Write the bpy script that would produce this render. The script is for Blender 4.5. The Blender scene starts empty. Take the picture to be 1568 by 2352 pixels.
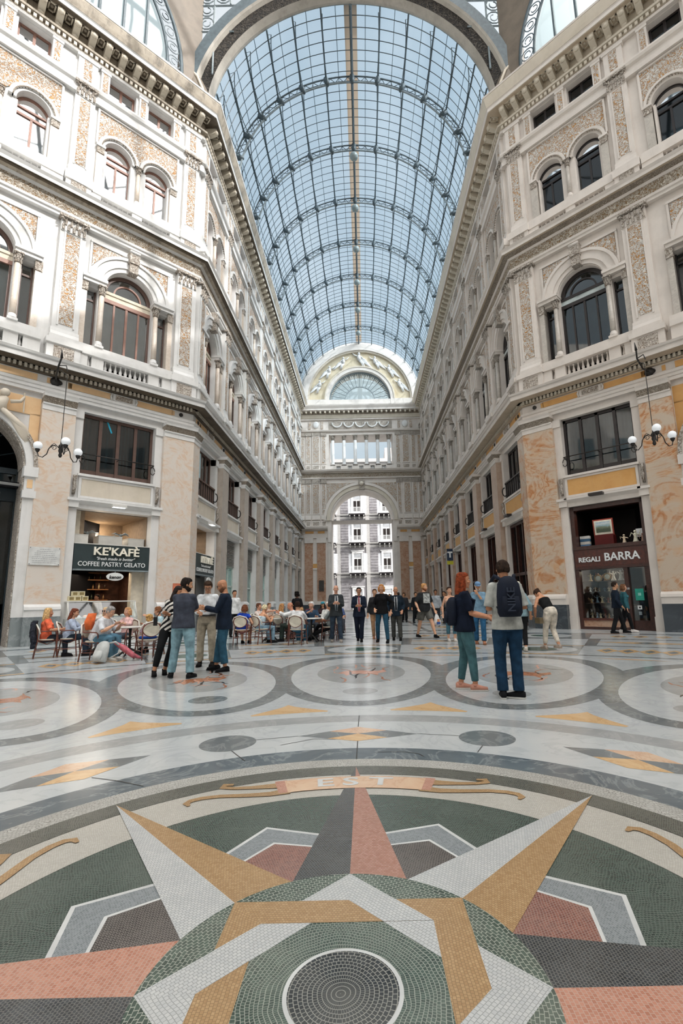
CAMROLL = -1.1798; SUNSKY = 6.8; SKY = 1.0; EXPO = 0.0
import bpy, bmesh, math, random
from mathutils import Matrix, Vector, Euler, noise as mnoise
PI = math.pi
rnd = random.Random(7)
S = bpy.context.scene
COL = S.collection
sin, cos = math.sin, math.cos

# ------------------------------------------------------------------ mesh builder
class MB:
    def __init__(s):
        s.v = []; s.f = []; s.m = []; s.mats = []; s.sm = []
    def mi(s, m):
        if m not in s.mats: s.mats.append(m)
        return s.mats.index(m)
    def add(s, vs, fs, m, smooth=False):
        b = len(s.v); k = s.mi(m)
        s.v += [tuple(p) for p in vs]
        for f in fs:
            s.f.append([b + i for i in f]); s.m.append(k); s.sm.append(smooth)
    def box(s, x0, x1, y0, y1, z0, z1, m):
        vs = [(x0,y0,z0),(x1,y0,z0),(x1,y1,z0),(x0,y1,z0),(x0,y0,z1),(x1,y0,z1),(x1,y1,z1),(x0,y1,z1)]
        s.add(vs, [(0,3,2,1),(4,5,6,7),(0,1,5,4),(1,2,6,5),(2,3,7,6),(3,0,4,7)], m)
    def quad(s, a, b, c, d, m): s.add([a,b,c,d], [(0,1,2,3)], m)
    def poly(s, pts, m): s.add(pts, [tuple(range(len(pts)))], m)
    def prism(s, pts, y0, y1, m):
        # outline in x,z (counter-clockwise seen from -y) between depths y0<y1
        n = len(pts)
        vs = [(p[0], y0, p[1]) for p in pts] + [(p[0], y1, p[1]) for p in pts]
        fs = [tuple(range(n)), tuple(range(2*n-1, n-1, -1))]
        fs += [(i, n+i, n+(i+1)%n, (i+1)%n) for i in range(n)]
        s.add(vs, fs, m)
    def lathe(s, prof, m, c=(0,0,0), n=12, smooth=True, a0=0, a1=2*PI):
        full = abs(a1-a0-2*PI) < 1e-6
        k = n if full else n+1
        vs = []
        for r, z in prof:
            for i in range(k):
                a = a0+(a1-a0)*i/n
                vs.append((c[0]+r*cos(a), c[1]+r*sin(a), c[2]+z))
        fs = []
        for j in range(len(prof)-1):
            for i in range(n):
                i2 = (i+1) % k
                fs.append((j*k+i, j*k+i2, (j+1)*k+i2, (j+1)*k+i))
        if full:
            if prof[0][0] > 1e-4: fs.append(tuple(range(k-1, -1, -1)))
            if prof[-1][0] > 1e-4: fs.append(tuple((len(prof)-1)*k+i for i in range(k)))
        s.add(vs, fs, m, smooth)
    def sphere(s, c, r, m, n=12, sz=1.0):
        if not isinstance(r, (tuple, list)): r = (r, r, r*sz)
        h = max(4, n//2); vs = []; fs = []
        for j in range(h+1):
            t = PI*j/h
            for i in range(n):
                a = 2*PI*i/n
                vs.append((c[0]+r[0]*sin(t)*cos(a), c[1]+r[1]*sin(t)*sin(a), c[2]-r[2]*cos(t)))
        for j in range(h):
            for i in range(n):
                fs.append((j*n+i, j*n+(i+1)%n, (j+1)*n+(i+1)%n, (j+1)*n+i))
        s.add(vs, fs, m, True)
    def tube(s, pts, r, m, n=6, cap=True, closed=False):
        pts = [Vector(p) for p in pts]; N = len(pts)
        if not isinstance(r, (list, tuple)): r = [r]*N
        t0 = (pts[1]-pts[0]).normalized()
        up = Vector((0,0,1)) if abs(t0.z) < .9 else Vector((1,0,0))
        u = t0.cross(up).normalized(); vs = []; fs = []
        for i in range(N):
            if closed: t = (pts[(i+1)%N]-pts[i-1])
            else: t = pts[min(i+1, N-1)]-pts[max(i-1, 0)]
            if t.length < 1e-9: t = t0
            t = t.normalized()
            u = (u-t*u.dot(t))
            if u.length < 1e-6: u = t.orthogonal()
            u.normalize(); w = t.cross(u)
            for k in range(n):
                a = 2*PI*k/n
                vs.append(pts[i]+(u*cos(a)+w*sin(a))*r[i])
        L = N if closed else N-1
        for i in range(L):
            for k in range(n):
                fs.append((i*n+k, i*n+(k+1)%n, ((i+1)%N)*n+(k+1)%n, ((i+1)%N)*n+k))
        if cap and not closed:
            fs.append(tuple(range(n-1, -1, -1))); fs.append(tuple((N-1)*n+k for k in range(n)))
        s.add(vs, fs, m, n > 5)
    def loft(s, rings, m, n=14):
        # rings: (center, rx, ry, xaxis, yaxis) closed ends
        vs = []; fs = []
        for c, rx, ry, ax, ay in rings:
            for k in range(n):
                a = 2*PI*k/n
                vs.append(Vector(c)+Vector(ax)*rx*cos(a)+Vector(ay)*ry*sin(a))
        for j in range(len(rings)-1):
            for k in range(n):
                fs.append((j*n+k, j*n+(k+1)%n, (j+1)*n+(k+1)%n, (j+1)*n+k))
        fs.append(tuple(range(n-1, -1, -1))); fs.append(tuple((len(rings)-1)*n+k for k in range(n)))
        s.add(vs, fs, m, True)
    def moulding(s, prof, x0, x1, m, m0=0, m1=0):
        # prof: list of (projection, z); runs along x on the wall plane y=0, projecting to -y
        n = len(prof)
        vs = [(x0-m0*p, -p, z) for p, z in prof]+[(x1+m1*p, -p, z) for p, z in prof]
        fs = [(i, n+i, n+i+1, i+1) for i in range(n-1)]
        fs += [tuple(range(n)), tuple(range(2*n-1, n-1, -1)), (0, n-1, 2*n-1, n)]
        s.add(vs, fs, m)
    def archband(s, cx, cz, r0, r1, y0, y1, m, a0=0, a1=PI, n=20):
        vs = []; fs = []
        for i in range(n+1):
            a = a0+(a1-a0)*i/n; c, d = cos(a), sin(a)
            vs += [(cx+r0*c, y0, cz+r0*d), (cx+r1*c, y0, cz+r1*d), (cx+r1*c, y1, cz+r1*d), (cx+r0*c, y1, cz+r0*d)]
        for i in range(n):
            b = i*4
            for k in range(4): fs.append((b+k, b+4+k, b+4+(k+1)%4, b+(k+1)%4))
        fs += [(0,1,2,3), (n*4+3, n*4+2, n*4+1, n*4)]
        s.add(vs, fs, m)
    def mesh(s, name):
        me = bpy.data.meshes.new(name)
        me.from_pydata(s.v, [], s.f); 
        for m in s.mats: me.materials.append(m)
        me.polygons.foreach_set('material_index', s.m)
        me.polygons.foreach_set('use_smooth', s.sm)
        me.update(); return me
    def build(s, name, parent=None, M=None, **kw):
        return mkobj(name, s.mesh(name), parent, M, **kw)

def mkobj(name, data, parent=None, M=None, label=None, cat=None, group=None, kind=None):
    o = bpy.data.objects.new(name, data); COL.objects.link(o)
    if parent is not None: o.parent = parent
    if M is not None: o.matrix_local = M
    tag(o, label, cat, group, kind); return o
def tag(o, label=None, cat=None, group=None, kind=None):
    if label: o['label'] = label
    if cat: o['category'] = cat
    if group: o['group'] = group
    if kind: o['kind'] = kind
    return o
def empty(name, M=None, **kw):
    if isinstance(M, (tuple, list, Vector)): M = Matrix.Translation(Vector(M))
    o = mkobj(name, None, None, M, **kw); o.empty_display_size = .2; return o
def T(x, y, z): return Matrix.Translation((x, y, z))
def RZ(a): return Matrix.Rotation(a, 4, 'Z')
def RX(a): return Matrix.Rotation(a, 4, 'X')
def RY(a): return Matrix.Rotation(a, 4, 'Y')
KIDS = {}
def kids(o):
    return [c for c in COL.objects if c.parent == o]
def copy_tree(root, M, **kw):
    # children list is cached on first use, copies share mesh data
    def rec(src, par, MM):
        c = src.copy(); COL.objects.link(c)
        if par is not None: c.parent = par
        if MM is not None: c.matrix_local = MM
        ch = KIDS.get(src.name)
        if ch is None: ch = KIDS[src.name] = kids(src)
        for k in ch: rec(k, c, None)
        return c
    c = rec(root, None, M)
    for k in ('label', 'group', 'category', 'kind'):
        pass
    tag(c, kw.get('label'), kw.get('cat'), kw.get('group'), kw.get('kind'))
    return c
FONT_CACHE = {}
def text_mesh(mb, txt, size, m, M=None, depth=.01, bold=0.0, shear=0, align='CENTER', sx=1.0):
    # adds the letters to mb, standing in the local x,z plane, facing -y
    cu = bpy.data.curves.new('letters', 'FONT'); cu.body = txt; cu.size = size; cu.extrude = depth
    cu.offset = bold; cu.align_x = align; cu.align_y = 'CENTER'; cu.shear = shear; cu.resolution_u = 3
    o = bpy.data.objects.new('letters', cu); COL.objects.link(o)
    dg = bpy.context.evaluated_depsgraph_get(); dg.update()
    me = bpy.data.meshes.new_from_object(o.evaluated_get(dg))
    R = (M or Matrix()) @ Matrix.Rotation(PI/2, 4, 'X') @ Matrix.Diagonal((sx, 1, 1, 1))
    mb.add([R @ v.co for v in me.vertices], [tuple(p.vertices) for p in me.polygons], m)
    bpy.data.objects.remove(o); bpy.data.meshes.remove(me); bpy.data.curves.remove(cu)

# ------------------------------------------------------------------ materials
def lin(c):
    if isinstance(c, str):
        c = [int(c[i:i+2], 16)/255 for i in (0, 2, 4)]
    return tuple((x/12.92 if x <= .04045 else ((x+.055)/1.055)**2.4) for x in c[:3])+(1,)
MATS = {}
class NT:
    def __init__(s, name):
        s.mat = bpy.data.materials.new(name); s.mat.use_nodes = True
        s.t = s.mat.node_tree; s.b = s.t.nodes['Principled BSDF']; s.out = s.t.nodes['Material Output']
        s.co = None
    def n(s, kind, **kw):
        nd = s.t.nodes.new('ShaderNode'+kind)
        for k, v in kw.items(): setattr(nd, k, v)
        return nd
    def l(s, a, b): s.t.links.new(a, b)
    def obj(s):
        if not s.co: s.co = s.n('TexCoord')
        return s.co.outputs['Object']
    def noise(s, scale, detail=4, rough=.5, dist=0, vec=None):
        q = s.n('TexNoise'); q.inputs['Scale'].default_value = scale; q.inputs['Detail'].default_value = detail
        q.inputs['Roughness'].default_value = rough; q.inputs['Distortion'].default_value = dist
        s.l(vec or s.obj(), q.inputs['Vector']); return q.outputs['Fac']
    def ramp(s, fac, stops, interp='LINEAR'):
        r = s.n('ValToRGB'); r.color_ramp.interpolation = interp; e = r.color_ramp.elements
        while len(e) < len(stops): e.new(.5)
        for i, (p, c) in enumerate(stops): e[i].position = p; e[i].color = lin(c) if not isinstance(c, (int, float)) else (c, c, c, 1)
        s.l(fac, r.inputs[0]); return r.outputs[0]
    def mix(s, fac, a, b, mode='MIX'):
        q = s.n('MixRGB', blend_type=mode)
        for i, v in ((0, fac), (1, a), (2, b)):
            if hasattr(v, 'links') or hasattr(v, 'is_output'): s.l(v, q.inputs[i])
            elif i == 0: q.inputs[0].default_value = v
            else: q.inputs[i].default_value = lin(v)
        return q.outputs[0]
    def math(s, op, a, b=None):
        q = s.n('Math', operation=op)
        for i, v in ((0, a), (1, b)):
            if v is None: continue
            if hasattr(v, 'is_output'): s.l(v, q.inputs[i])
            else: q.inputs[i].default_value = v
        return q.outputs[0]
    def bump(s, h, strength=.5, dist=.02):
        q = s.n('Bump'); q.inputs['Strength'].default_value = strength; q.inputs['Distance'].default_value = dist
        s.l(h, q.inputs['Height']); s.l(q.outputs[0], s.b.inputs['Normal'])
    def scaled(s, sc, rot=(0,0,0)):
        q = s.n('Mapping'); q.inputs['Scale'].default_value = sc; q.inputs['Rotation'].default_value = rot
        s.l(s.obj(), q.inputs['Vector']); return q.outputs[0]
    def rough(s, v, spec=.5):
        if hasattr(v, 'is_output'): s.l(v, s.b.inputs['Roughness'])
        else: s.b.inputs['Roughness'].default_value = v
        s.b.inputs['Specular IOR Level'].default_value = spec
    def color(s, c):
        if hasattr(c, 'is_output'): s.l(c, s.b.inputs['Base Color'])
        else: s.b.inputs['Base Color'].default_value = lin(c)
def flat(name, c, r=.6, spec=.4, metal=0, var=.06, sc=6):
    if name in MATS: return MATS[name]
    q = NT(name)
    if var:
        f = q.noise(sc, 3)
        c0 = [int(c[i:i+2], 16)/255 for i in (0, 2, 4)]
        a = [max(0, x*(1-var)) for x in c0]; b = [min(1, x*(1+var)) for x in c0]
        q.color(q.ramp(f, [(.3, a), (.7, b)]))
    else: q.color(c)
    q.rough(r, spec); q.b.inputs['Metallic'].default_value = metal
    MATS[name] = q.mat; return q.mat
def emis(name, c, st):
    q = NT(name); q.color(c); q.b.inputs['Emission Color'].default_value = lin(c); q.b.inputs['Emission Strength'].default_value = st
    return q.mat
def stone(name, a, b, c=None, sc=.7, r=.55, dirt='6e6256', dirta=.18, bump=.15):
    q = NT(name); f = q.noise(sc, 6, .6)
    col = q.ramp(f, [(.3, a), (.52, b), (.75, c or b)])
    d = q.noise(2.2, 8, .7); m = q.ramp(d, [(.5, 0.0), (.85, dirta)])
    mm = q.n('Mapping'); mm.inputs['Scale'].default_value = (3, 3, .35); q.l(q.obj(), mm.inputs['Vector'])
    st = q.noise(1.6, 5, .6, 0, mm.outputs[0]); m2 = q.ramp(st, [(.52, 0.0), (.8, dirta)])
    col = q.mix(m, col, dirt); col = q.mix(m2, col, dirt); q.color(col); q.rough(r, .35)
    q.bump(q.noise(14, 5, .6), bump, .01); return q.mat
def carved(name, ground, relief, sc=5.5, bump=1.0, dist=.035):
    q = NT(name)
    n1 = q.noise(sc*1.15, 3, .55, 2.2); n2 = q.noise(sc*2.2, 2, .5, 1.2)
    rid = q.math('SUBTRACT', 1.0, q.math('MULTIPLY', q.math('ABSOLUTE', q.math('SUBTRACT', n1, .5)), 10.0))
    blob = q.math('MULTIPLY', q.math('SUBTRACT', n2, .47), 5.5)
    h = q.math('MAXIMUM', rid, blob)
    mk = q.ramp(h, [(.22, 0.0), (.55, 1.0)]); hh = q.ramp(h, [(.0, 0.0), (.8, 1.0)])
    q.color(q.mix(mk, ground, relief)); q.bump(hh, bump, dist); q.rough(.6, .3); return q.mat
def swirl(name, base, vein, deep, sc=.55, amt=1.0, r=.3):
    q = NT(name); mp = q.scaled((1, 1, 1.35), (0, .35, 0))
    f = q.noise(sc, 5, .55, 2.2, mp); f2 = q.noise(sc*2.3, 5, .6, 1.2, mp)
    wv = q.math('FRACT', q.math('MULTIPLY', f, 9.0)); tri = q.math('ABSOLUTE', q.math('SUBTRACT', wv, .5))
    band = q.ramp(tri, [(.0, 1.0*amt), (.17, .7*amt), (.3, .0)])
    area = q.ramp(f2, [(.38, 0.0), (.62, 1.0)])
    col = q.mix(q.ramp(f2, [(.42, 0.0), (.7, .75*amt)]), base, vein)
    col = q.mix(q.math('MULTIPLY', band, area), col, deep); q.color(col); q.rough(r, .45); return q.mat
def marble(name, a, b, vein, sc=.9, r=.12, vs=.35, rb=.1):
    q = NT(name); f = q.noise(sc, 8, .62, .8); col = q.ramp(f, [(.3, a), (.7, b)])
    v = q.noise(sc*1.4, 7, .6, 1.6); t = q.math('ABSOLUTE', q.math('SUBTRACT', v, .5))
    col = q.mix(q.ramp(t, [(0, vs), (.035, .0)]), col, vein)
    q.color(col); rr = q.ramp(q.noise(3.5, 5, .7), [(.3, r), (.75, r+rb)]); q.rough(rr, .5); return q.mat
def mosaic(name, c1, c2, grout, size=.014, polar=0, wob=.35, r=.22, dots=None, rot=0):
    q = NT(name); vec = q.obj()
    nz = q.n('TexNoise'); nz.inputs['Scale'].default_value = 9; nz.inputs['Detail'].default_value = 1; q.l(vec, nz.inputs['Vector'])
    md = q.n('VectorMath', operation='MULTIPLY_ADD'); q.l(nz.outputs['Color'], md.inputs[0]); md.inputs[1].default_value = (size*wob*4,)*3; q.l(vec, md.inputs[2]); vec = md.outputs[0]
    if rot:
        mp = q.n('Mapping'); mp.inputs['Rotation'].default_value = (0, 0, rot); q.l(vec, mp.inputs['Vector']); vec = mp.outputs[0]
    if polar:
        sp = q.n('SeparateXYZ'); q.l(vec, sp.inputs[0])
        rr = q.math('SQRT', q.math('ADD', q.math('MULTIPLY', sp.outputs[0], sp.outputs[0]), q.math('MULTIPLY', sp.outputs[1], sp.outputs[1])))
        th = q.math('ARCTAN2', sp.outputs[0], sp.outputs[1]); cb = q.n('CombineXYZ')
        q.l(q.math('MULTIPLY', th, polar), cb.inputs[0]); q.l(rr, cb.inputs[1]); vec = cb.outputs[0]
    br = q.n('TexBrick'); br.offset = .5; br.inputs['Scale'].default_value = 1; br.inputs['Brick Width'].default_value = size*1.15; br.inputs['Row Height'].default_value = size
    br.inputs['Mortar Size'].default_value = size*.09; br.inputs['Mortar Smooth'].default_value = .3; br.inputs['Bias'].default_value = 0
    br.inputs['Color1'].default_value = lin(c1); br.inputs['Color2'].default_value = lin(c2); br.inputs['Mortar'].default_value = lin(grout); q.l(vec, br.inputs['Vector'])
    col = br.outputs['Color']
    big = q.ramp(q.noise(2.3, 5, .6), [(.35, 0.0), (.75, .35)]); col = q.mix(big, col, dots or grout)
    q.color(col); q.rough(r, .5); q.bump(br.outputs['Fac'], .25, .002); return q.mat

WALL = stone('warm_white_stucco', 'cfcecb', 'dddcda', 'd5d4d1', dirta=.14)
WALLD = stone('aged_cornice_stone', '93897a', 'b0a595', '857b6c', dirt='2c261f', dirta=.8)
WALLR = stone('warm_white_stucco_shaded_side', 'cdc5bd', 'dbd3cb', 'd2cbc4', dirta=.08)  # right-hand copy of the stucco with the shade toned into its colour
CREAM = stone('cream_stone', 'c4bba9', 'd2c8b8', 'cac0b1', dirta=.15)
CARVE = carved('carved_stucco_relief', 'c58f50', 'dfdad2')
CARVEG = carved('carved_grey_foliage', '998878', 'd2c9be', sc=6.5)
FRIEZE = carved('carved_frieze_scroll', '94744a', 'cfc6b8', sc=6)
EGG = carved('carved_egg_band', '8c7a64', 'cbbfb0', sc=13, dist=.04)
OCHRE = stone('ochre_marble_band', 'cf9a58', 'd6a566', 'cc975a', sc=1.6, dirta=.08, bump=.02)
OCHREL = stone('haze_washed_ochre_band', 'dfb788', 'e7c498', 'dfb88a', sc=1.6, dirta=.08, bump=.02)  # left copy of the ochre band, the washed-out light put into its colour
SWR = swirl('ochre_swirl_marble', 'c2b19d', 'c8925e', 'b0713c', sc=.42)
SWL = swirl('haze_washed_swirl_marble', 'd6cdc3', 'dabb9b', 'd0a67e', amt=.5)  # same marble as SWR, paled to carry the haze on the left side
ROSE = swirl('rose_brown_marble', 'b3957f', 'a9795a', '8f5d40', sc=.8)
PILM = stone('pinkish_pilaster_marble', 'a88f7e', 'bba593', 'a1866f', sc=1.5, r=.35, dirta=.2, bump=.03)
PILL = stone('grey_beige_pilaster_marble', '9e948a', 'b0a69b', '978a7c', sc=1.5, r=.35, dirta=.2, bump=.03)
COLM = marble('veined_column_marble', 'c9c2b8', 'b4ada4', '7c7873', sc=2, r=.3)
COLL = marble('cream_column_marble', 'd9cfc3', 'cdbfb0', 'b09a86', sc=2, r=.3)
PLG = marble('grey_plinth_marble', '6a7274', '868d8e', 'a9aeae', sc=.8, r=.18)
PLD = marble('dark_plinth_marble', '33393f', '474e54', '6b7276', sc=.8, r=.15)
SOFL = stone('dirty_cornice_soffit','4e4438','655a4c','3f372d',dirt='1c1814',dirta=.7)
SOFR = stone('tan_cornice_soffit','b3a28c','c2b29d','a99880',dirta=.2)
DARK = flat('dark_interior', '17171a', .9, .1, var=0)
BROWN = flat('brown_window_frame', '5f4a42', .5, .4)
BLACKF = flat('black_window_frame', '241d1c', .4, .5)
REDF = flat('pale_red_brown_sash', '8e6a5c', .5, .4)
IRON = flat('dark_iron', '2a2826', .5, .5, .3)
STEEL = flat('grey_green_painted_iron', '4d5a60', .5, .4, var=.1)
STEELL = flat('pale_grey_iron', '7d888c', .5, .4, var=.1)
CURT = flat('grey_white_curtain', 'b9c3c3', .8, .2, var=.12, sc=3)
PLAST = flat('cream_painted_wood', 'cfc6b4', .6, .3)
def glassmat(name, tint, gloss=.12, rough=.03, const=False):
    q = NT(name); t = q.t; t.nodes.remove(q.b)
    tr = q.n('BsdfTransparent'); tr.inputs[0].default_value = lin(tint)
    gl = q.n('BsdfGlossy'); gl.inputs[0].default_value = (1,1,1,1); gl.inputs['Roughness'].default_value = rough
    fr = q.n('Fresnel'); fr.inputs['IOR'].default_value = 1.5
    m = q.n('MixShader'); (q.l(q.math('MAXIMUM', fr.outputs[0], gloss), m.inputs[0]) if not const else setattr(m.inputs[0],'default_value',gloss)); q.l(tr.outputs[0], m.inputs[1]); q.l(gl.outputs[0], m.inputs[2]); q.l(m.outputs[0], q.out.inputs[0])
    return q.mat
GLASS = glassmat('window_glass', '8aa3aa', .07)
GLASSC = glassmat('grey_reflecting_window_glass', 'a9babd', .28)
GLASSB = glassmat('sky_reflecting_window_glass', 'aebfc2', .5)
ROOFG = glassmat('roof_glass', 'eef5fa', .03, .15, True)
CLEAR = glassmat('clear_glass', 'eef3f2', .06, .03, True)
# ------------------------------------------------------------------ facades
CX = -0.057; CORNER = 18.5; ENDY = 54.6; MT = math.tan(PI/8)
FR = {'DL': T(CX-7.5, CORNER, 0) @ RZ(PI/4), 'DR': T(CX+7.5, CORNER, 0) @ RZ(-PI/4),
      'NL': T(CX-7.5, CORNER, 0) @ RZ(PI/2), 'NR': T(CX+7.5, CORNER, 0) @ RZ(-PI/2), 'E': T(CX, ENDY, 0)}
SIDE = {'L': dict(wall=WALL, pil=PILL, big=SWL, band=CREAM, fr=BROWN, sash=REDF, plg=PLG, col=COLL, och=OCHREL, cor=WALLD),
        'R': dict(wall=WALLR, pil=PILM, big=SWR, band=OCHRE, fr=BLACKF, sash=BLACKF, plg=PLD, col=COLM, och=OCHRE, cor=CREAM)}
WIN_N = [0]; TRIM_N = [0]

def strip(mb, xa, xb, za, zb, ops, m, D=.45, mr=None):
    mr = mr or m; x = xa
    for o in sorted(ops, key=lambda o: o[0]):
        x0, x1, z0, z1 = o[:4]; arch = len(o) > 4; x0 -= .004; x1 += .004; z1 += (0 if (arch or z1 >= zb-1e-4) else .004); z0 -= (.004 if z0 > za+1e-4 else 0)
        if x0 > x+1e-6: mb.quad((x,0,za),(x0,0,za),(x0,0,zb),(x,0,zb), m)
        if z0 > za+1e-6: mb.quad((x0,0,za),(x1,0,za),(x1,0,z0),(x0,0,z0), m); mb.quad((x0,0,z0),(x1,0,z0),(x1,D,z0),(x0,D,z0), mr)
        mb.quad((x0,0,z0),(x0,D,z0),(x0,D,z1),(x0,0,z1), mr); mb.quad((x1,D,z0),(x1,0,z0),(x1,0,z1),(x1,D,z1), mr)
        if not arch:
            if zb > z1+1e-6: mb.quad((x0,0,z1),(x1,0,z1),(x1,0,zb),(x0,0,zb), m)
            mb.quad((x0,D,z1),(x1,D,z1),(x1,0,z1),(x0,0,z1), mr)
        else:
            r = (x1-x0)/2; c = (x0+x1)/2; N = 24; P = [(c-r*cos(PI*i/N), z1+r*sin(PI*i/N)) for i in range(N+1)]
            for i in range(N):
                a, b = P[i], P[i+1]
                mb.quad((a[0],0,a[1]),(b[0],0,b[1]),(b[0],0,zb),(a[0],0,zb), m)
                mb.quad((a[0],0,a[1]),(a[0],D,a[1]),(b[0],D,b[1]),(b[0],0,b[1]), mr)
        x = x1
    if x < xb-1e-6: mb.quad((x,0,za),(xb,0,za),(xb,0,zb),(x,0,zb), m)

def baluster(mb, x, y, z0, h, m, n=8):
    p = [(.04,0),(.05,.04),(.03,.09),(.055,.22),(.065,.34),(.045,.5),(.028,.68),(.026,.82),(.045,.9),(.045,1)]
    mb.lathe([(r*1.0, z0+t*h) for r, t in p], m, (x, y, 0), n)
def leafcap(mb, x, y, z0, h, r, m, half=False):
    # corinthian bell with two rows of leaves, corner volutes and abacus
    mb.lathe([(r*.85, z0), (r*.88, z0+h*.5), (r*1.25, z0+h*.85)], m, (x, y, 0), 12)
    for row in range(2):
        for i in range(8):
            a = 2*PI*(i+.5*row)/8; rr = r*(.95+.12*row); zz = z0+h*(.08+.34*row)
            p = [(x+rr*cos(a), y+rr*sin(a), zz), (x+rr*1.12*cos(a), y+rr*1.12*sin(a), zz+h*.3), (x+rr*1.4*cos(a), y+rr*1.4*sin(a), zz+h*.36)]
            mb.tube(p, [r*.26, r*.22, r*.1], m, 5)
    for sx in (-1, 1):
        for sy in (-1, 1):
            mb.sphere((x+sx*r*1.15, y+sy*r*1.15, z0+h*.8), r*.26, m, 6)
    mb.box(x-r*1.45, x+r*1.45, y-r*1.45, y+r*1.45, z0+h*.9, z0+h*1.02, m)
def flatcap(mb, xc, w, z0, z1, p, m, mc):
    # capital of a flat pilaster
    h = z1-z0
    mb.box(xc-w/2, xc+w/2, -p, 0, z0, z0+h*.8, mc)
    for i in range(5):
        x = xc+w*(-.42+.21*i)
        mb.tube([(x, -p, z0+h*.05), (x, -p-.03, z0+h*.35), (x, -p-.09, z0+h*.45)], [.06,.055,.02], m, 5)
    for i in range(4):
        x = xc+w*(-.33+.22*i)
        mb.tube([(x, -p, z0+h*.4), (x, -p-.04, z0+h*.66), (x, -p-.1, z0+h*.72)], [.05,.05,.02], m, 5)
    for sx in (-1, 1):
        mb.tube([(xc+sx*w*.3, -p-.02, z0+h*.55), (xc+sx*w*.5, -p-.08, z0+h*.75), (xc+sx*w*.56, -p-.09, z0+h*.66)], [.03,.045,.04], m, 6)
    mb.box(xc-w*.6, xc+w*.6, -p-.11, 0, z0+h*.85, z1, m)
    mb.sphere((xc, -p-.1, z0+h*.85), .06, m, 6)

def wall_rows(mb, xa, xb, centers, W, arched=None):
    R = [(0, 5.5, [(-1.35,1.35,0,4.85)]), (5.5, 8.72, [(-1.35,1.35,6.15,8.62)]),
         (8.72, 10.9, [(-.86,.86,10.38,10.82), (-1.43,-1.29,10.38,10.82), (1.29,1.43,10.38,10.82)]),
         (10.9, 16.2, [(-.95,.95,11.3,14.08,1), (-1.6,-1.2,11.3,13.85), (1.2,1.6,11.3,13.85)]),
         (16.2, 17.95, [(-1.42,-.2,17.54,17.86), (.2,1.42,17.54,17.86)]),
         (17.95, 22.8, [(-1.4,-.27,18.35,20.31,1), (.27,1.4,18.35,20.31,1)]),
         (22.8, 24.02, [(-1.4,-.28,22.86,23.98), (.28,1.4,22.86,23.98)]), (24.02, 26.2, [])]
    for i, (za, zb, ops) in enumerate(R):
        oo = []
        for c in centers:
            if arched and abs(c-arched) < .01 and i < 2:
                oo.append((c-1.9, c+1.9, 0, 5.5) if i == 0 else (c-1.9, c+1.9, 5.5, 6.1, 1)); continue
            dx = .73 if (arched and abs(c-arched) < .01 and i in (5,)) else 0
            for o in ops:
                sh = 0 if not dx else (-.2 if o[0] < 0 else .2)
                oo.append((o[0]+c+sh, o[1]+c+sh)+tuple(o[2:]))
        strip(mb, xa, xb, za, zb, oo, W)

def ground_surround(sd):
    q = SIDE[sd]; W = q['wall']; mb = MB()
    for s in (-1, 1):
        a, b = (1.35, 1.66) if s > 0 else (-1.66, -1.35)
        mb.box(a, b, -.12, .3, 0 if s else 0, 4.85, W)
        mb.box(a-.02, b+.02, -.16, .3, 0, .5, W)
        mb.box(a-.03, b+.03, -.24, .2, 4.86, 5.2, W); mb.box(a-.05, b+.05, -.3, .2, 5.1, 5.2, W)
        mb.box(a, b, -.08, .3, 5.2, 8.62, W); mb.box(a, b, -.14, .2, 8.3, 8.62, W)
        # little scroll bracket beside the panel
        mb.tube([((a+b)/2, -.1, 5.35), ((a+b)/2, -.2, 5.6), ((a+b)/2, -.14, 5.85), ((a+b)/2, -.22, 6.05)], [.05,.07,.06,.08], CARVEG, 6)
    mb.moulding([(0,4.85),(.14,4.85),(.14,5.0),(.2,5.05),(.3,5.12),(.3,5.2),(0,5.24)], -1.4, 1.4, W)
    mb.box(-1.36, 1.36, -.1, .3, 5.24, 6.08, W); mb.box(-1.26, 1.26, -.115, 0, 5.33, 5.98, q['band'])
    for z0, z1 in ((5.24, 5.33), (5.98, 6.06)): mb.box(-1.36, 1.36, -.14, 0, z0, z1, W)
    for x in (-1.36, 1.27): mb.box(x, x+.09, -.14, 0, 5.33, 5.98, W)
    mb.box(-1.42, 1.42, -.2, .3, 6.07, 6.16, W)
    return mb.mesh('window_surround')
def pier_mesh(w, p, mat, plg, W, m0=0, m1=0, xa=None, xb=None, gh=.95):
    mb = MB(); xa = -w/2 if xa is None else xa; xb = w/2 if xb is None else xb
    mo = lambda prof, m: mb.moulding(prof, xa, xb, m, m0, m1)
    mo([(0,0),(p+.12,0),(p+.12,gh),(0,gh)], plg)
    mo([(0,gh),(p+.12,gh),(p+.12,gh+.2),(p+.16,gh+.24),(p+.14,gh+.33),(p+.02,gh+.42),(0,gh+.42)], W)
    mo([(0,gh+.42),(p,gh+.42),(p,8.3),(0,8.3)], mat)
    mo([(0,8.3),(p+.02,8.3),(p+.02,8.48),(p+.06,8.5),(p+.06,8.55),(0,8.55)], W)
    mo([(0,8.55),(p+.05,8.55),(p+.16,8.76),(0,8.76)], EGG)
    mo([(0,8.76),(p+.18,8.76),(p+.2,8.84),(p+.24,8.92),(0,8.92)], W)
    return mb
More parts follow.
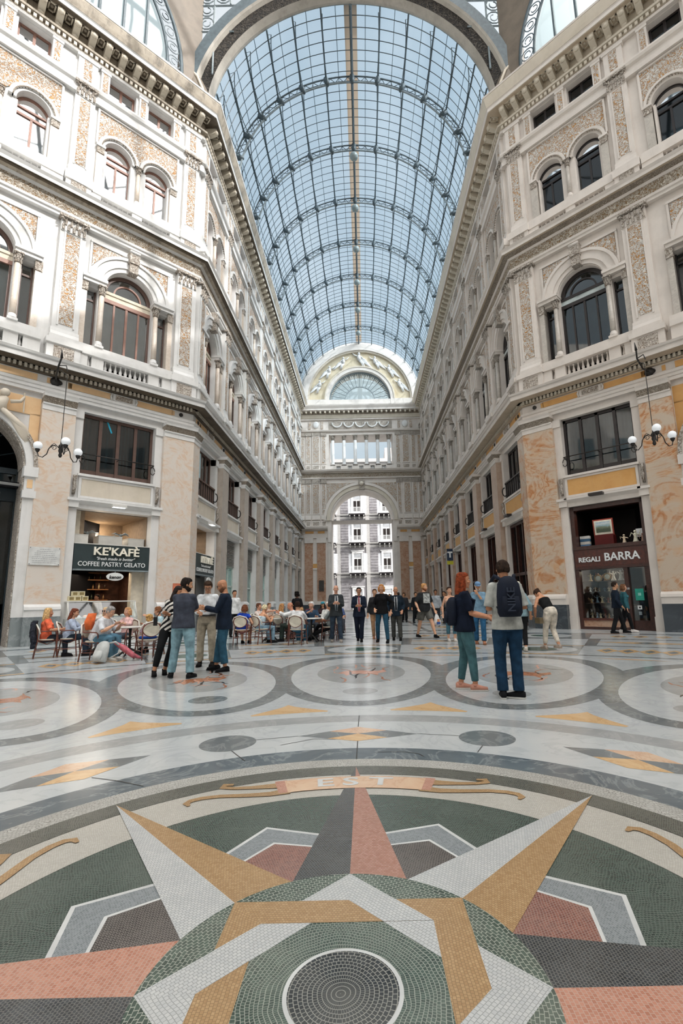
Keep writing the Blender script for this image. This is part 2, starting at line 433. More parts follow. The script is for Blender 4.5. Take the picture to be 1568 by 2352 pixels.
def serliana_surround(sd, sw=1.6):
    q = SIDE[sd]; W = q['wall']; mb = MB()
    mb.archband(0, 14.1, .97, 1.14, -.1, .1, W); mb.archband(0, 14.1, 1.14, 1.5, -.16, .05, W); mb.archband(0, 14.1, 1.46, 1.58, -.22, .05, W)
    for s in (-1, 1):
        a, b = sorted((s*.95, s*1.78))
        mb.box(a, b, -.2, .3, 13.98, 14.12, W); mb.box(a-.03, b+.03, -.27, .3, 14.12, 14.24, W)
        a, b = sorted((s*1.6, s*1.8)); mb.box(a, b, -.1, .2, 11.3, 13.98, q['col']); mb.box(a-.02, b+.02, -.15, .2, 11.1, 11.3, W)
        mb.box(a-.02, b+.02, -.14, .2, 13.6, 13.98, CARVEG)
        # carved spandrel following the arch
        P = [(s*1.5, 14.42), (s*1.5, 15.78), (s*.28, 15.78)]
        A = [(1.64*cos(t)*s, 14.1+1.64*sin(t)) for t in [math.radians(k) for k in range(76, 24, -6)]]
        P = [(s*1.5, 15.78), (s*.42, 15.78)]+[p for p in A if abs(p[0]) < 1.5]+[(s*1.5, 14.78)]
        if s > 0: P = P[::-1]
        # winding seen from the front
        mb.prism(P[::-1] if s < 0 else P[::-1], -.05, .02, CARVE)
        a, b = sorted((s*1.52, s*1.6)); mb.box(a, b, -.07, .02, 14.4, 15.86, W)
    mb.box(-1.6, 1.6, -.09, .02, 15.8, 15.9, W)
    mb.box(-.17, .17, -.34, .02, 15.02, 15.45, CARVEG); mb.box(-.2, .2, -.38, .02, 15.45, 16.0, CARVEG); mb.tube([(-.2,-.36,15.95),(.2,-.36,15.95)], .07, W, 8)
    # sill and balustrade rail, pedestals
    mb.box(-1.95, 1.95, -.2, .3, 11.02, 11.3, W)
    for x0, x1 in ((-1.29,-.86), (.86,1.29), (-1.95,-1.43), (1.43,1.95)): mb.box(x0, x1, -.26, .02, 10.3, 10.86, W)
    mb.box(-1.95, 1.95, -.3, .05, 10.1, 10.38, W); mb.box(-1.95, 1.95, -.34, .05, 10.84, 11.05, W)
    return mb.mesh('arched_window_surround')
def column_mesh(sd, z0, z1, r, hcap):
    q = SIDE[sd]; mb = MB()
    mb.box(-r*1.5, r*1.5, -r*1.5, r*1.5, z0, z0+.08, q['wall'])
    mb.lathe([(r*1.45,z0+.08),(r*1.5,z0+.14),(r*1.15,z0+.17),(r*1.3,z0+.23),(r*1.02,z0+.27)], q['wall'], n=14)
    mb.lathe([(r,z0+.27),(r*1.0,z0+.9),(r*.86,z1-hcap)], q['col'], n=14)
    leafcap(mb, 0, 0, z1-hcap, hcap, r, CARVEG); return mb.mesh('column')
def upper_surround(sd, o=0):
    q = SIDE[sd]; W = q['wall']; mb = MB(); cx = .835+o
    for s in (-1, 1):
        mb.archband(s*cx, 20.31, .565, .68, -.08, .1, W); mb.archband(s*cx, 20.31, .66, .82, -.14, .05, W, n=18); mb.archband(s*cx, 20.31, .66, .7, -.16, .05, EGG)
        a, b = sorted((s*(cx+.565), s*(cx+.85))); mb.box(a, b, -.1, .2, 18.3, 19.95, q['col']); mb.box(a, b, -.14, .2, 19.95, 20.25, CARVEG); mb.box(a-.03, b+.03, -.18, .2, 20.23, 20.33, W)
        for x0 in (s*(cx+.5), s*(cx-.56)): mb.box(x0-.03, x0+.06, .02, .3, 18.35, 20.3, W)
    # carved field above the arches: a strip from the arch line up
    N = 28; X0, X1 = -1.66-o, 1.66+o; prev = None
    for i in range(N+1):
        x = X0+(X1-X0)*i/N; z = 20.5
        for s in (-1, 1):
            d = x-s*cx
            if abs(d) < .84: z = max(z, 20.31+math.sqrt(.84**2-d*d))
        if abs(x) > cx+.84 or abs(x) < cx-.84: z = 20.5
        if prev: mb.add([(prev[0],-.05,prev[1]),(x,-.05,z),(x,-.05,22.0),(prev[0],-.05,22.0)], [(0,1,2,3)], CARVE)
        prev = (x, z)
    for x0 in (X0-.08, X1): mb.box(x0, x0+.08, -.1, .02, 20.4, 22.08, W)
    mb.box(X0-.08, X1+.08, -.1, .02, 22.0, 22.08, W)
    mb.box(-1.95-o, 1.95+o, -.22, .3, 18.2, 18.34, W); mb.box(-1.95-o, 1.95+o, -.3, .05, 17.86, 18.2, W); mb.box(-1.95-o, 1.95+o, -.28, .05, 17.28, 17.54, W)
    for x0, x1 in ((-.2,.2), (1.42,1.95+o), (-1.95-o,-1.42)): mb.box(x0, x1, -.26, .02, 17.5, 17.9, W)
    # attic level surrounds
    for x in (0, -1.57, 1.57):
        mb.box(x-.17, x+.17, -.12, .3, 22.8, 24.02, W); mb.box(x-.1, x+.1, -.135, 0, 22.95, 23.85, CARVE); mb.box(x-.2, x+.2, -.15, .2, 23.88, 24.0, W)
    mb.box(-1.75, 1.75, -.14, .3, 22.72, 22.86, W)
    return mb.mesh('upper_window_surround')
def pilasters(sd):
    q = SIDE[sd]; W = q['wall']; A = MB(); B = MB()
    # main floor pilaster with its carved pedestal
    A.box(-.55, .55, -.36, .02, 10.05, 10.86, W); A.box(-.33, .33, -.385, 0, 10.22, 10.78, CARVEG); A.box(-.6, .6, -.44, .02, 10.84, 11.05, W)
    A.box(-.5, .5, -.3, .02, 11.05, 11.25, W); A.moulding([(0,11.25),(.3,11.25),(.24,11.4),(.22,11.55),(0,11.55)], -.47, .47, W)
    A.box(-.44, .44, -.2, .02, 11.5, 15.62, W); A.box(-.235, .235, -.215, 0, 11.75, 15.55, CARVE)
    for x in (-.3, .24): A.box(x, x+.06, -.235, 0, 11.68, 15.6, W)
    flatcap(A, 0, .86, 15.62, 16.24, .24, CARVEG, W)
    B.box(-.45, .45, -.32, .02, 17.28, 17.9, W); B.box(-.27, .27, -.345, 0, 17.48, 17.84, CARVEG); B.box(-.5, .5, -.38, .02, 17.86, 18.2, W)
    B.moulding([(0,18.2),(.26,18.2),(.2,18.45),(.18,18.6),(0,18.6)], -.4, .4, W)
    B.box(-.37, .37, -.16, .02, 18.6, 22.0, W); B.box(-.18, .18, -.175, 0, 18.8, 21.9, CARVE)
    for x in (-.24, .19): B.box(x, x+.05, -.19, 0, 18.75, 21.95, W)
    flatcap(B, 0, .72, 22.0, 22.6, .2, CARVEG, W)
    B.box(-.36, .36, -.14, .02, 22.75, 24.0, W); B.box(-.15, .15, -.155, 0, 22.95, 23.85, CARVE); B.box(-.42, .42, -.18, .02, 23.9, 24.02, W)
    return A.mesh('pilaster'), B.mesh('upper_pilaster')
def bracket_mesh(sd):
    mb = MB(); m = SIDE[sd]['cor']
    mb.prism([(-.01,24.42),(-.01,24.95),(.01,24.95)], 0, .01, m)
    vs = []
    for y, z0 in ((0,24.4),(-.14,24.42),(-.22,24.56),(-.5,24.66),(-.62,24.72),(-.64,24.84)): vs.append((y, z0))
    n = len(vs); V = [(-.12,y,z) for y,z in vs]+[(.12,y,z) for y,z in vs]+[(-.12,-.64,24.96),(.12,-.64,24.96),(-.12,0,24.96),(.12,0,24.96)]
    F = [(i, n+i, n+i+1, i+1) for i in range(n-1)]+[(n-1, 2*n-1, 2*n+1, 2*n), tuple(range(n))+(2*n, 2*n+2), tuple(range(2*n-1, n-1, -1))+(2*n+3, 2*n+1)]
    mb.add(V, F, CREAM)
    mb.sphere((0,-.6,24.78), (.13,.1,.12), CREAM, 8); mb.sphere((0,-.2,24.55), (.13,.1,.1), CREAM, 8)
    mb.tube([(-.13,-.6,24.86),(.13,-.6,24.86)], .05, CREAM, 6)
    # coffer with rosette beside the bracket
    for x0, x1, y0, y1 in ((.17,.22,-.6,-.2),(.39,.44,-.6,-.2),(.17,.44,-.6,-.55),(.17,.44,-.25,-.2)): mb.box(x0, x1, y0, y1, 24.9, 24.97, CREAM)
    mb.sphere((.305,-.4,24.95), (.07,.07,.04), m, 8)
    return mb.mesh('bracket')

def cornices(key, sd, xa, xb, m0, m1, centers, pils):
    q = SIDE[sd]; W = q['wall']; C = q['cor']; F = FR[key]
    def trim(prof_list, extra=None):
        TRIM_N[0] += 1; mb = MB()
        for prof, m in prof_list: mb.moulding(prof, xa, xb, m, m0, m1)
        if extra: extra(mb)
        return mb.build('trim_%d' % TRIM_N[0], None, F, kind='structure')
    def dent(z0, z1, p0, p1, st, w, m):
        def f(mb):
            n = int((xb-xa)/st)
            for i in range(n):
                x = xa+st*(i+.5); mb.box(x-w/2, x+w/2, -p1, -p0, z0, z1, m)
        return f
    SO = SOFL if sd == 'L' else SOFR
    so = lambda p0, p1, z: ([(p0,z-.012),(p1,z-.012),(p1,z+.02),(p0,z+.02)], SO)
    def low(mb):
        dent(9.66, 9.8, .2, .34, .16, .085, CREAM if sd == 'R' else CREAM)(mb)
        for c in centers:
            for u, v in ((-1.98,-.52),(.52,1.98)): mb.box(c+u, c+v, -.175, -.1, 9.32, 9.56, q['och'])
            mb.box(c-.42, c+.42, -.2, -.1, 9.3, 9.58, W); mb.box(c-.32, c+.32, -.22, -.1, 9.34, 9.54, CARVEG)
            for s in (-1, 1): mb.tube([(c+s*.44,-.2,9.3),(c+s*.5,-.21,9.44),(c+s*.44,-.2,9.58)], .035, W, 6)
        for x in pils:
            mb.archband(x, 9.44, .0, .085, -.2, -.1, IRON, 0, 2*PI, 12)
            if xa+.1 < x-.4: mb.box(x-.4, x-.28, -.175, -.1, 9.34, 9.54, q['och'])
            if xb-.1 > x+.4: mb.box(x+.28, x+.4, -.175, -.1, 9.34, 9.54, q['och'])
    trim([([(0,8.9),(.16,8.9),(.16,9.02),(.2,9.04),(.2,9.14),(.24,9.17),(.26,9.26),(.16,9.28),(.16,9.6),(0,9.6)], W),
          ([(0,9.6),(.22,9.62),(.22,9.82),(.36,9.82),(0,9.84)], C),
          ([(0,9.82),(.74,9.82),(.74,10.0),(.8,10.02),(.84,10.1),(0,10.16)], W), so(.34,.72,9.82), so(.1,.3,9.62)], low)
    trim([([(0,16.2),(.2,16.2),(.2,16.3),(.26,16.33),(.28,16.42),(0,16.42)], W), ([(0,16.42),(.2,16.42),(.2,16.92),(0,16.92)], FRIEZE),
          ([(0,16.92),(.24,16.92),(.3,17.0),(0,17.02)], W), ([(0,17.0),(.3,17.0),(.54,17.08),(.56,17.1),(0,17.1)], EGG if sd == 'R' else C),
          ([(0,17.08),(.62,17.08),(.62,17.2),(.7,17.3),(0,17.33)], W), so(.3,.6,17.085)] + ([so(.28,.56,17.06)] if sd == 'L' else []))
    trim([([(0,22.1),(.2,22.1),(.22,22.3),(.16,22.33),(.16,22.5),(.26,22.56),(.3,22.66),(.3,22.74),(0,22.76)], W)])
    trim([([(0,24.0),(.16,24.0),(.2,24.08),(0,24.1)], W), ([(0,24.08),(.14,24.08),(.14,24.3),(.3,24.3),(.3,24.4),(0,24.42)], C),
          ([(0,24.42),(.1,24.42),(.1,24.95),(.78,24.95),(.78,24.97),(0,24.98)], C),
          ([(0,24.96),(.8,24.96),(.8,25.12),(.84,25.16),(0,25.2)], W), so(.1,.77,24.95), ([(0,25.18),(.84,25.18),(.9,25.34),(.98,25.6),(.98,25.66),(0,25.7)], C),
          ([(0,25.66),(1.0,25.66),(1.02,25.74),(0,25.78)], W)],
         lambda mb: dent(24.12, 24.28, .12, .26, .2, .11, CREAM)(mb))

def make_windows(sd):
    q = SIDE[sd]; f = q['fr']; sh = q['sash']; P = {}; GLASS = GLASSC if sd == 'L' else globals()['GLASS']
    def new(kind):
        WIN_N[0] += 1; o = empty('window_%d' % WIN_N[0], T(0, -500-WIN_N[0]*5, 0), kind='structure'); P[kind] = o; return o
    # mezzanine window: four tall lights with a rail
    o = new('mezz'); mb = MB(); Y = .26
    mb.box(-1.35,1.35,Y-.05,Y+.05,6.16,6.26,f); mb.box(-1.35,1.35,Y-.05,Y+.05,8.5,8.62,f)
    for x in (-1.35,-.72,-.06,.6,1.25): mb.box(x,x+.12 if x > -1.3 else x+.1,Y-.05,Y+.05,6.16,8.62,f)
    mb.box(-1.3,1.3,Y-.02,Y+.02,6.2,6.42,f); mb.build('window_frame', o)
    mb = MB(); mb.box(-1.3,1.3,Y,Y+.012,6.3,8.55,globals()['GLASS']); mb.build('glass_pane', o)
    mb = MB(); curtain(mb, -1.3, 1.3, Y+.18, 6.3, 8.6, CURT, sd == 'L'); mb.build('curtain', o)
    mb = MB()
    mb.tube([(-1.33,-.12,6.95),(1.33,-.12,6.95)], .022, IRON, 6)
    for x in (-1.33, 1.33, 0): mb.tube([(x,.2,6.95),(x,-.12,6.95)], .018, IRON, 5)
    for s in (-1, 1):
        mb.tube([(s*1.3+.1*cos(t)*s*.9, -.1, 6.72+.16*sin(t)) for t in [k*.6 for k in range(11)]], .016, IRON, 5)
    mb.build('railing', o)
    # nave version with a solid dark apron behind the rail
    o = new('mezz_nave'); mb = MB()
    mb.box(-1.35,1.35,Y-.05,Y+.05,6.16,6.26,f); mb.box(-1.35,1.35,Y-.05,Y+.05,8.5,8.62,f)
    for x in (-1.35,-.72,-.06,.6,1.25): mb.box(x,x+.1,Y-.05,Y+.05,6.16,8.62,f)
    mb.build('window_frame', o)
    mb = MB(); mb.box(-1.3,1.3,Y,Y+.012,6.9,8.55,GLASS); mb.build('glass_pane', o)
    mb = MB(); mb.box(-1.33,1.33,-.02,.02,6.18,7.0,f)
    for i in range(9): mb.box(-1.3+i*.32,-1.27+i*.32,-.05,.0,6.18,7.0,IRON)
    mb.box(-1.34,1.34,-.08,.04,6.98,7.05,f)
    for s in (-1, 1): mb.tube([(s*1.32, -.1-.12*sin(t), 6.6+.22*cos(t)) for t in [k*.5 for k in range(10)]], .03, IRON, 5)
    mb.build('railing', o)
    # serliana
    o = new('serl'); mb = MB(); Y = .3; D = BLACKF if sd == 'R' else f
    for x0, x1 in ((-.95,-.87),(.87,.95),(-.045,.045),(-.52,-.45),(.45,.52)): mb.box(x0,x1,Y-.04,Y+.04,11.3,13.65,sh if abs(x0) < .8 else D)
    mb.box(-.95,.95,Y-.06,Y+.06,13.62,13.78,sh); mb.box(-.95,.95,Y-.06,Y+.06,14.0,14.12,D if sd == 'R' else PLAST); mb.box(-.95,.95,Y-.04,Y+.04,11.3,11.42,sh)
    mb.archband(0,14.1,.8,.96,Y-.06,Y+.06,D); mb.archband(0,14.1,.5,.56,Y-.05,Y+.05,D if sd == 'R' else sh); mb.box(-.95,.95,Y-.02,Y+.02,13.78,14.0,PLAST if sd == 'L' else CURT)
    for s in (-1, 1):
        a, b = sorted((s*1.2, s*1.6)); mb.box(a,a+.06,Y-.04,Y+.04,11.3,13.85,D); mb.box(b-.06,b,Y-.04,Y+.04,11.3,13.85,D); mb.box(a,b,Y-.04,Y+.04,13.4,13.48,D)
    mb.build('window_frame', o)
    mb = MB(); mb.box(-.9,.9,Y,Y+.012,11.35,13.7,GLASS)
    for s in (-1, 1):
        a, b = sorted((s*1.22, s*1.58)); mb.box(a,b,Y,Y+.012,11.3,13.8,GLASS)
    mb.archband(0,14.1,.56,.84,Y,Y+.012,GLASS); mb.archband(0,14.1,.01,.5,Y,Y+.012,GLASS, n=12)
    mb.build('glass_pane', o)
    mb = MB(); curtain(mb, -.88, .88, Y+.2, 11.35, 13.7, CURT, False); mb.build('curtain', o)
    bal = empty('tmp'); COL.objects.unlink(bal); bpy.data.objects.remove(bal)
    mb = MB(); bm = MB(); baluster(bm, 0, -.1, 10.38, .46, q['wall']); me = bm.mesh('baluster')
    if True:
        r = MB(); r.box(-.86,.86,-.2,0,10.36,10.39,q['wall']); rb = r.build('balustrade', o)
        for x in [-.76+.19*i for i in range(9)]: mkobj('baluster', me, rb, T(x,0,0))
        for x in (-1.36, 1.36): mkobj('baluster', me, rb, T(x,0,0))
    if sd == 'L': GLASS = GLASSB
    # upper arched window (single light pair) placed twice per bay
    o = new('upper'); mb = MB(); Y = .28
    for x0, x1 in ((-.565,-.5),(.5,.565),(-.04,.04)): mb.box(x0,x1,Y-.04,Y+.04,18.35,19.98,sh)
    mb.box(-.565,.565,Y-.05,Y+.05,19.95,20.05,sh); mb.box(-.565,.565,Y-.05,Y+.05,20.26,20.34,sh); mb.box(-.565,.565,Y-.04,Y+.04,18.35,18.45,sh)
    mb.archband(0,20.31,.49,.565,Y-.04,Y+.04,sh); mb.build('window_frame', o)
    mb = MB(); mb.box(-.53,.53,Y,Y+.012,18.35,20.3,GLASS); mb.archband(0,20.31,.01,.5,Y,Y+.012,GLASS,n=12); mb.build('glass_pane', o)
    if sd == 'L':
        mb = MB(); curtain(mb, -.5, 0, Y+.2, 18.4, 20.3, CURT, False); mb.build('curtain', o)
    mb = MB(); 
    r = MB(); r.box(-.61,.61,-.2,0,17.52,17.55,q['wall']); rb = r.build('balustrade', o)
    bm = MB(); baluster(bm, 0, -.1, 17.54, .34, q['wall']); me = bm.mesh('baluster')
    for x in [-.5+.2*i for i in range(6)]: mkobj('baluster', me, rb, T(x,0,0))
    o = new('attic'); mb = MB(); Y = .3
    for x0, x1 in ((-.56,-.48),(.48,.56),(-.05,.05)): mb.box(x0,x1,Y-.04,Y+.04,22.86,23.98,sh)
    mb.box(-.56,.56,Y-.04,Y+.04,22.86,22.95,sh); mb.box(-.56,.56,Y-.04,Y+.04,23.9,23.98,sh); mb.build('window_frame', o)
    mb = MB(); mb.box(-.52,.52,Y,Y+.012,22.9,23.95,GLASS); mb.build('glass_pane', o)
    return P
def curtain(mb, x0, x1, y, z0, z1, m, blinds):
    if blinds:
        n = int((x1-x0)/.13)
        for i in range(n):
            if rnd.random() < .25: continue
            x = x0+(i+.5)*(x1-x0)/n; w = .02+.025*rnd.random()
            mb.box(x-w, x+w, y, y+.01, z0, z1, m)
        return
    n = int((x1-x0)/.04); vs = []; ph = rnd.random()*6
    for i in range(n+1):
        x = x0+(x1-x0)*i/n; yy = y+.03*sin(i*1.3+ph)+.012*sin(i*.53)
        vs += [(x, yy, z0), (x, yy, z1)]
    mb.add(vs, [(2*i, 2*i+2, 2*i+3, 2*i+1) for i in range(n)], m, True)

PROTO = {}
def protos(sd):
    if sd in PROTO: return PROTO[sd]
    a, b = pilasters(sd)
    PROTO[sd] = dict(gs=ground_surround(sd), ser=serliana_surround(sd), up=upper_surround(sd), upw=upper_surround(sd, .2), pil=a, pil2=b, br=bracket_mesh(sd),
                     col=column_mesh(sd, 11.3, 13.98, .105, .42), col2=column_mesh(sd, 18.34, 20.3, .085, .34), W=make_windows(sd), used=set())
    return PROTO[sd]
def put_window(P, kind, M):
    root = P['W'][kind]
    if kind not in P['used']:
        P['used'].add(kind); root.matrix_local = M; return root
    WIN_N[0] += 1
    o = copy_tree(root, M); o.name = 'window_%d' % WIN_N[0]; return o

def facade(key, sd, name, xa, xb, centers, pils, m0, m1, arched=None):
    P = protos(sd); q = SIDE[sd]; F = FR[key]; W = q['wall']; mb = MB()
    wall_rows(mb, xa, xb, centers, W, arched)
    D = 4.0
    # building body behind the front: back, roof and ends
    mb.box(xa-(1.6 if m0 else 0), xb+(1.6 if m1 else 0), D, D+.3, 0, 26.2, DARK)
    mb.quad((xa,0,26.2),(xb,0,26.2),(xb,D+.3,26.2),(xa,D+.3,26.2), DARK)
    for z in (5.45, 10.2, 16.8, 22.5): mb.box(xa, xb, .5, D, z, z+.2, DARK)
    wall = mb.build(name, None, F, kind='structure')
    for c in centers:
        ar = arched is not None and abs(c-arched) < .01
        if not ar:
            mkobj('window_surround', P['gs'], wall, T(c,0,0))
            put_window(P, 'mezz' if key[0] == 'D' else 'mezz_nave', F @ T(c,0,0))
        mkobj('arched_window_surround', P['ser'], wall, T(c,0,0)); mkobj('upper_window_surround', P['upw' if ar else 'up'], wall, T(c,0,0))
        for s in (-1, 1): mkobj('column', P['col'], wall, T(c+s*1.07, -.1, 0))
        mkobj('column', P['col2'], wall, T(c, -.08, 0))
        put_window(P, 'serl', F @ T(c,0,0))
        for s in (-1, 1):
            put_window(P, 'upper', F @ T(c+s*(.835+(.2 if ar else 0)),0,0)); put_window(P, 'attic', F @ T(c+s*.84,0,0))
    for x in pils:
        mkobj('pilaster', P['pil'], wall, T(x,0,0)); mkobj('upper_pilaster', P['pil2'], wall, T(x,0,0))
    n = int((xb-xa)/.59); st = (xb-xa)/n
    for i in range(n): mkobj('bracket', P['br'], wall, T(xa+st*(i+.5),0,0))
    cornices(key, sd, xa, xb, m0, m1, centers, pils)
    return wall

LEN = (18.5-7.5)*math.sqrt(2)
walls = {}
NB = [2.25+4.58*i for i in range(8)]; NP = [4.54+4.58*i for i in range(7)]
DC = [2.85, LEN/2, LEN-2.85]; DP = [.5, 5.1, LEN-5.1, LEN-.5]
walls['NL'] = facade('NL', 'L', 'wall_left', 0, ENDY-CORNER, NB, [.5]+NP+[35.75], MT, 0)
walls['NR'] = facade('NR', 'R', 'wall_right', -(ENDY-CORNER), 0, [-c for c in NB], [-.5]+[-c for c in NP]+[-35.75], 0, MT)
walls['DL'] = facade('DL', 'L', 'wall_front_left', -LEN, 0, [-c for c in DC], [-c for c in DP], MT, MT, -LEN/2)
walls['DR'] = facade('DR', 'R', 'wall_front_right', 0, LEN, DC, DP, MT, MT, LEN/2)
# ground piers
for key, sd in (('NL','L'),('NR','R')):
    q = SIDE[sd]; s = 1 if key == 'NL' else -1
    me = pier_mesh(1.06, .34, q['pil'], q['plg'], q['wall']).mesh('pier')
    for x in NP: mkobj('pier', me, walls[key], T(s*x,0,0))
    if s > 0:
        pier_mesh(0, .25, q['big'], q['plg'], q['wall'], MT, 0, 0, .68).build('corner_pier', walls[key])
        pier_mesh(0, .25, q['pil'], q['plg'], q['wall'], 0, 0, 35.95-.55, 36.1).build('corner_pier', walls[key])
    else:
        pier_mesh(0, .25, q['big'], q['plg'], q['wall'], 0, MT, -.68, 0).build('corner_pier', walls[key])
        pier_mesh(0, .25, q['pil'], q['plg'], q['wall'], 0, 0, -36.1, -35.4).build('corner_pier', walls[key])
for key, sd in (('DL','L'),('DR','R')):
    q = SIDE[sd]; s = -1 if key == 'DL' else 1
    for c0, c1 in ((0, 1.2), (4.5, 5.57), (LEN-5.57, LEN-4.5), (LEN-1.2, LEN)):
        a, b = sorted((s*c0, s*c1)); mm0 = MT if abs(a+ (LEN if s < 0 else 0)) < 1e-6 else 0; mm1 = MT if abs(b-(0 if s < 0 else LEN)) < 1e-6 else 0
        pier_mesh(0, .25, q['big'], q['plg'], q['wall'], mm0, mm1, a, b).build('corner_pier' if (c0 == 0 or c1 == LEN) else 'pier', walls[key])
# ------------------------------------------------------------------ end wall
W = WALLR; GAR = carved('dark_garland', '14110e', '3d362d', sc=3.5, dist=.12)
mb = MB(); D = 3.0
rows = [(0,10.82,[(-3.67,3.67,0,10.82)]), (10.82,15.95,[(-3.67,3.67,10.82,10.82,1)]), (15.95,17.15,[]),
        (17.15,17.6,[(-3.0+1.385*i,-2.5+1.385*i,17.15,17.6) for i in range(5)]), (17.6,25.9,[(-3.92,3.92,17.82,21.55)])]
for za, zb, ops in rows:
    strip(mb, -7.6, 7.6, za, zb, ops, W, D)
    b = MB(); strip(b, -7.6, 7.6, za, zb, ops, W, .01); mb.add([(x, y+D, z) for x, y, z in b.v], b.f, W)
mb.quad((-7.6,0,25.9),(7.6,0,25.9),(7.6,D,25.9),(-7.6,D,25.9), W)
mb.archband(0, 26.1, 3.85, 7.75, 0, 2.0, W, n=40)
for s in (-1, 1): mb.box(*sorted((s*3.85, s*7.6)), 0, 2.0, 25.8, 26.15, W); mb.box(*sorted((s*7.6, s*13)), 0, 3, 0, 26, DARK)
E_ = mb.build('wall_end', None, FR['E'], kind='structure')
m2 = MB()
for r0, r1, p in ((3.67,3.85,.1),(3.85,4.3,.2),(4.3,4.42,.3),(4.42,4.62,.16)): m2.archband(0, 10.82, r0, r1, -p, .1, W if p != .2 else CREAM, n=36)
m2.box(-.32,.32,-.5,.05,14.5,15.2,CARVEG); m2.box(-.38,.38,-.56,.05,15.2,15.75,CARVEG); m2.sphere((0,-.5,15.2),(.28,.2,.3),CREAM,10)
m2.build('archivolt', E_)
for s in (-1, 1):
    A = [(4.72*cos(t)*s, 10.82+4.72*sin(t)) for t in [math.radians(k) for k in range(82, 24, -4)]]
    P = [(s*4.25,15.4),(s*.8,15.4)]+[p for p in A if abs(p[0]) < 4.25 and p[1] < 15.4]+[(s*4.25,12.9)]
    m2 = MB(); m2.prism(P[::-1] if s > 0 else P[::-1], -.06, .02, CARVE); m2.build('spandrel_relief', E_)
m2 = MB()
for s in (-1, 1):
    for c, w in ((4.56,.4),(5.5,.72),(6.45,.4),(7.15,.34)):
        for z0, z1, mt in ((11.7,15.3,CARVE),(17.95,21.3,CARVE),(10.25,10.7,CARVEG),(17.25,17.62,CARVEG)):
            x = s*c
            m2.box(x-w/2-.1, x+w/2+.1, -.16 if w > .5 else -.1, .02, z0-.12, z1+.12, W); m2.box(x-w/2, x+w/2, -.175 if w > .5 else -.115, 0, z0, z1, mt)
        m2.box(s*c-w/2-.14, s*c+w/2+.14, -.2, .02, 15.4, 15.9, CARVEG); m2.box(s*c-w/2-.14, s*c+w/2+.14, -.2, .02, 21.4, 21.8, CARVEG)
        m2.box(s*c-w/2-.12, s*c+w/2+.12, -.2, .02, 10.95, 11.5, W)
m2.build('panelled_pilaster_group', E_).name = 'relief_panel'
m2 = MB()
for s in (-1, 1):
    x0, x1 = sorted((s*4.1, s*7.5)); m2.box(x0, x1, -.12, .05, 0, .95, PLD); m2.box(x0, x1, -.16, .05, .95, 1.35, W)
    for a, b in ((4.4,5.4),(5.9,6.85)):
        x0, x1 = sorted((s*a, s*b)); m2.box(x0, x1, -.14, .02, 1.35, 8.15, ROSE); m2.box(x0-.06, x1+.06, -.22, .02, 8.15, 8.75, W)
    x0, x1 = sorted((s*5.4, s*5.9)); m2.box(x0, x1, -.1, .02, 5.0, 5.2, W); m2.box(x0, x1, -.1, .02, 5.2, 5.7, OCHRE); m2.box(x0, x1, -.14, .02, 5.7, 5.85, W)
    x0, x1 = sorted((s*3.72, s*4.1)); m2.box(x0, x1, -.14, .02, 0, 9.7, W); m2.box(x0, x1, -.25, .02, 8.2, 8.6, W)
    for a, b in ((4.5,5.3),(5.8,6.8)):
        x0, x1 = sorted((s*a, s*b)); m2.box(x0, x1, -.2, -.1, 9.3, 9.55, OCHRE)
m2.build('marble_panelling', E_)
def etrim(prof, ranges):
    TRIM_N[0] += 1; t = MB()
    for x0, x1 in ranges:
        for pr, mt in prof: t.moulding(pr, x0, x1, mt)
    return t.build('trim_%d' % TRIM_N[0], None, FR['E'], kind='structure')
etrim([([(0,8.75),(.16,8.75),(.2,9.2),(.14,9.25),(.14,9.62),(.3,9.7),(.7,9.8),(.78,10.05),(0,10.12)], W)], [(-7.5,-4.12),(4.12,7.5)])
etrim([([(0,15.95),(.2,15.95),(.24,16.1),(0,16.12)], W), ([(0,16.1),(.18,16.1),(.18,16.6),(0,16.6)], FRIEZE), ([(0,16.6),(.3,16.65),(.3,16.72),(.6,16.8),(.7,17.0),(0,17.05)], W)], [(-7.5,7.5)])
etrim([([(0,21.9),(.2,21.95),(.26,22.1),(0,22.14)], W), ([(0,23.45),(.16,23.45),(.2,23.6),(0,23.65)], W), ([(0,23.65),(.2,23.65),(.3,24.1),(0,24.1)], CREAM), ([(0,24.1),(.34,24.1),(.34,24.45),(0,24.5)], EGG), ([(0,24.45),(.8,24.5),(.8,24.7),(.95,25.0),(.98,25.15),(0,25.2)], W)], [(-7.5,7.5)])
m2 = MB(); m2.box(-3.9,3.9,-.06,.02,22.3,23.35,CARVEG)
for i in range(5):
    c = -2.9+1.45*i; m2.tube([(c+.6*cos(t), -.12, 23.1-.6*abs(sin(t))) for t in [PI*k/10 for k in range(11)]], .09, WALL, 6)
for s in (-1, 1):
    m2.sphere((s*5.5,-.1,22.85),(.38,.12,.45),WALL,12)
    for x in (4.75, 6.25): m2.box(s*x-.15, s*x+.15, -.08, .02, 22.35, 23.3, CARVE)
for i in range(26): m2.box(-7.3+.58*i, -7.1+.58*i, -.7, 0, 24.2, 24.5, CREAM)
m2.build('garland_frieze', E_)
cm = MB(); q = SIDE['R']; cm.box(-.3,.3,-.0,.6,17.6,17.78,W); cm.lathe([(.3,17.78),(.3,17.86),(.22,17.9),(.21,18.1),(.2,20.9)], WALL, (0,.3,0), 14); leafcap(cm, 0, .3, 20.9, .62, .2, CARVEG)
cm = cm.mesh('loggia_column')
for i in range(6): mkobj('column', cm, E_, T(-3.4625+1.385*i, 0, 0))
m2 = MB()
for i in range(5):
    for k in range(4): baluster(m2, -2.93+1.385*i+.12*k, .15, 17.15, .45, WALL, 6)
m2.build('balustrade', E_)
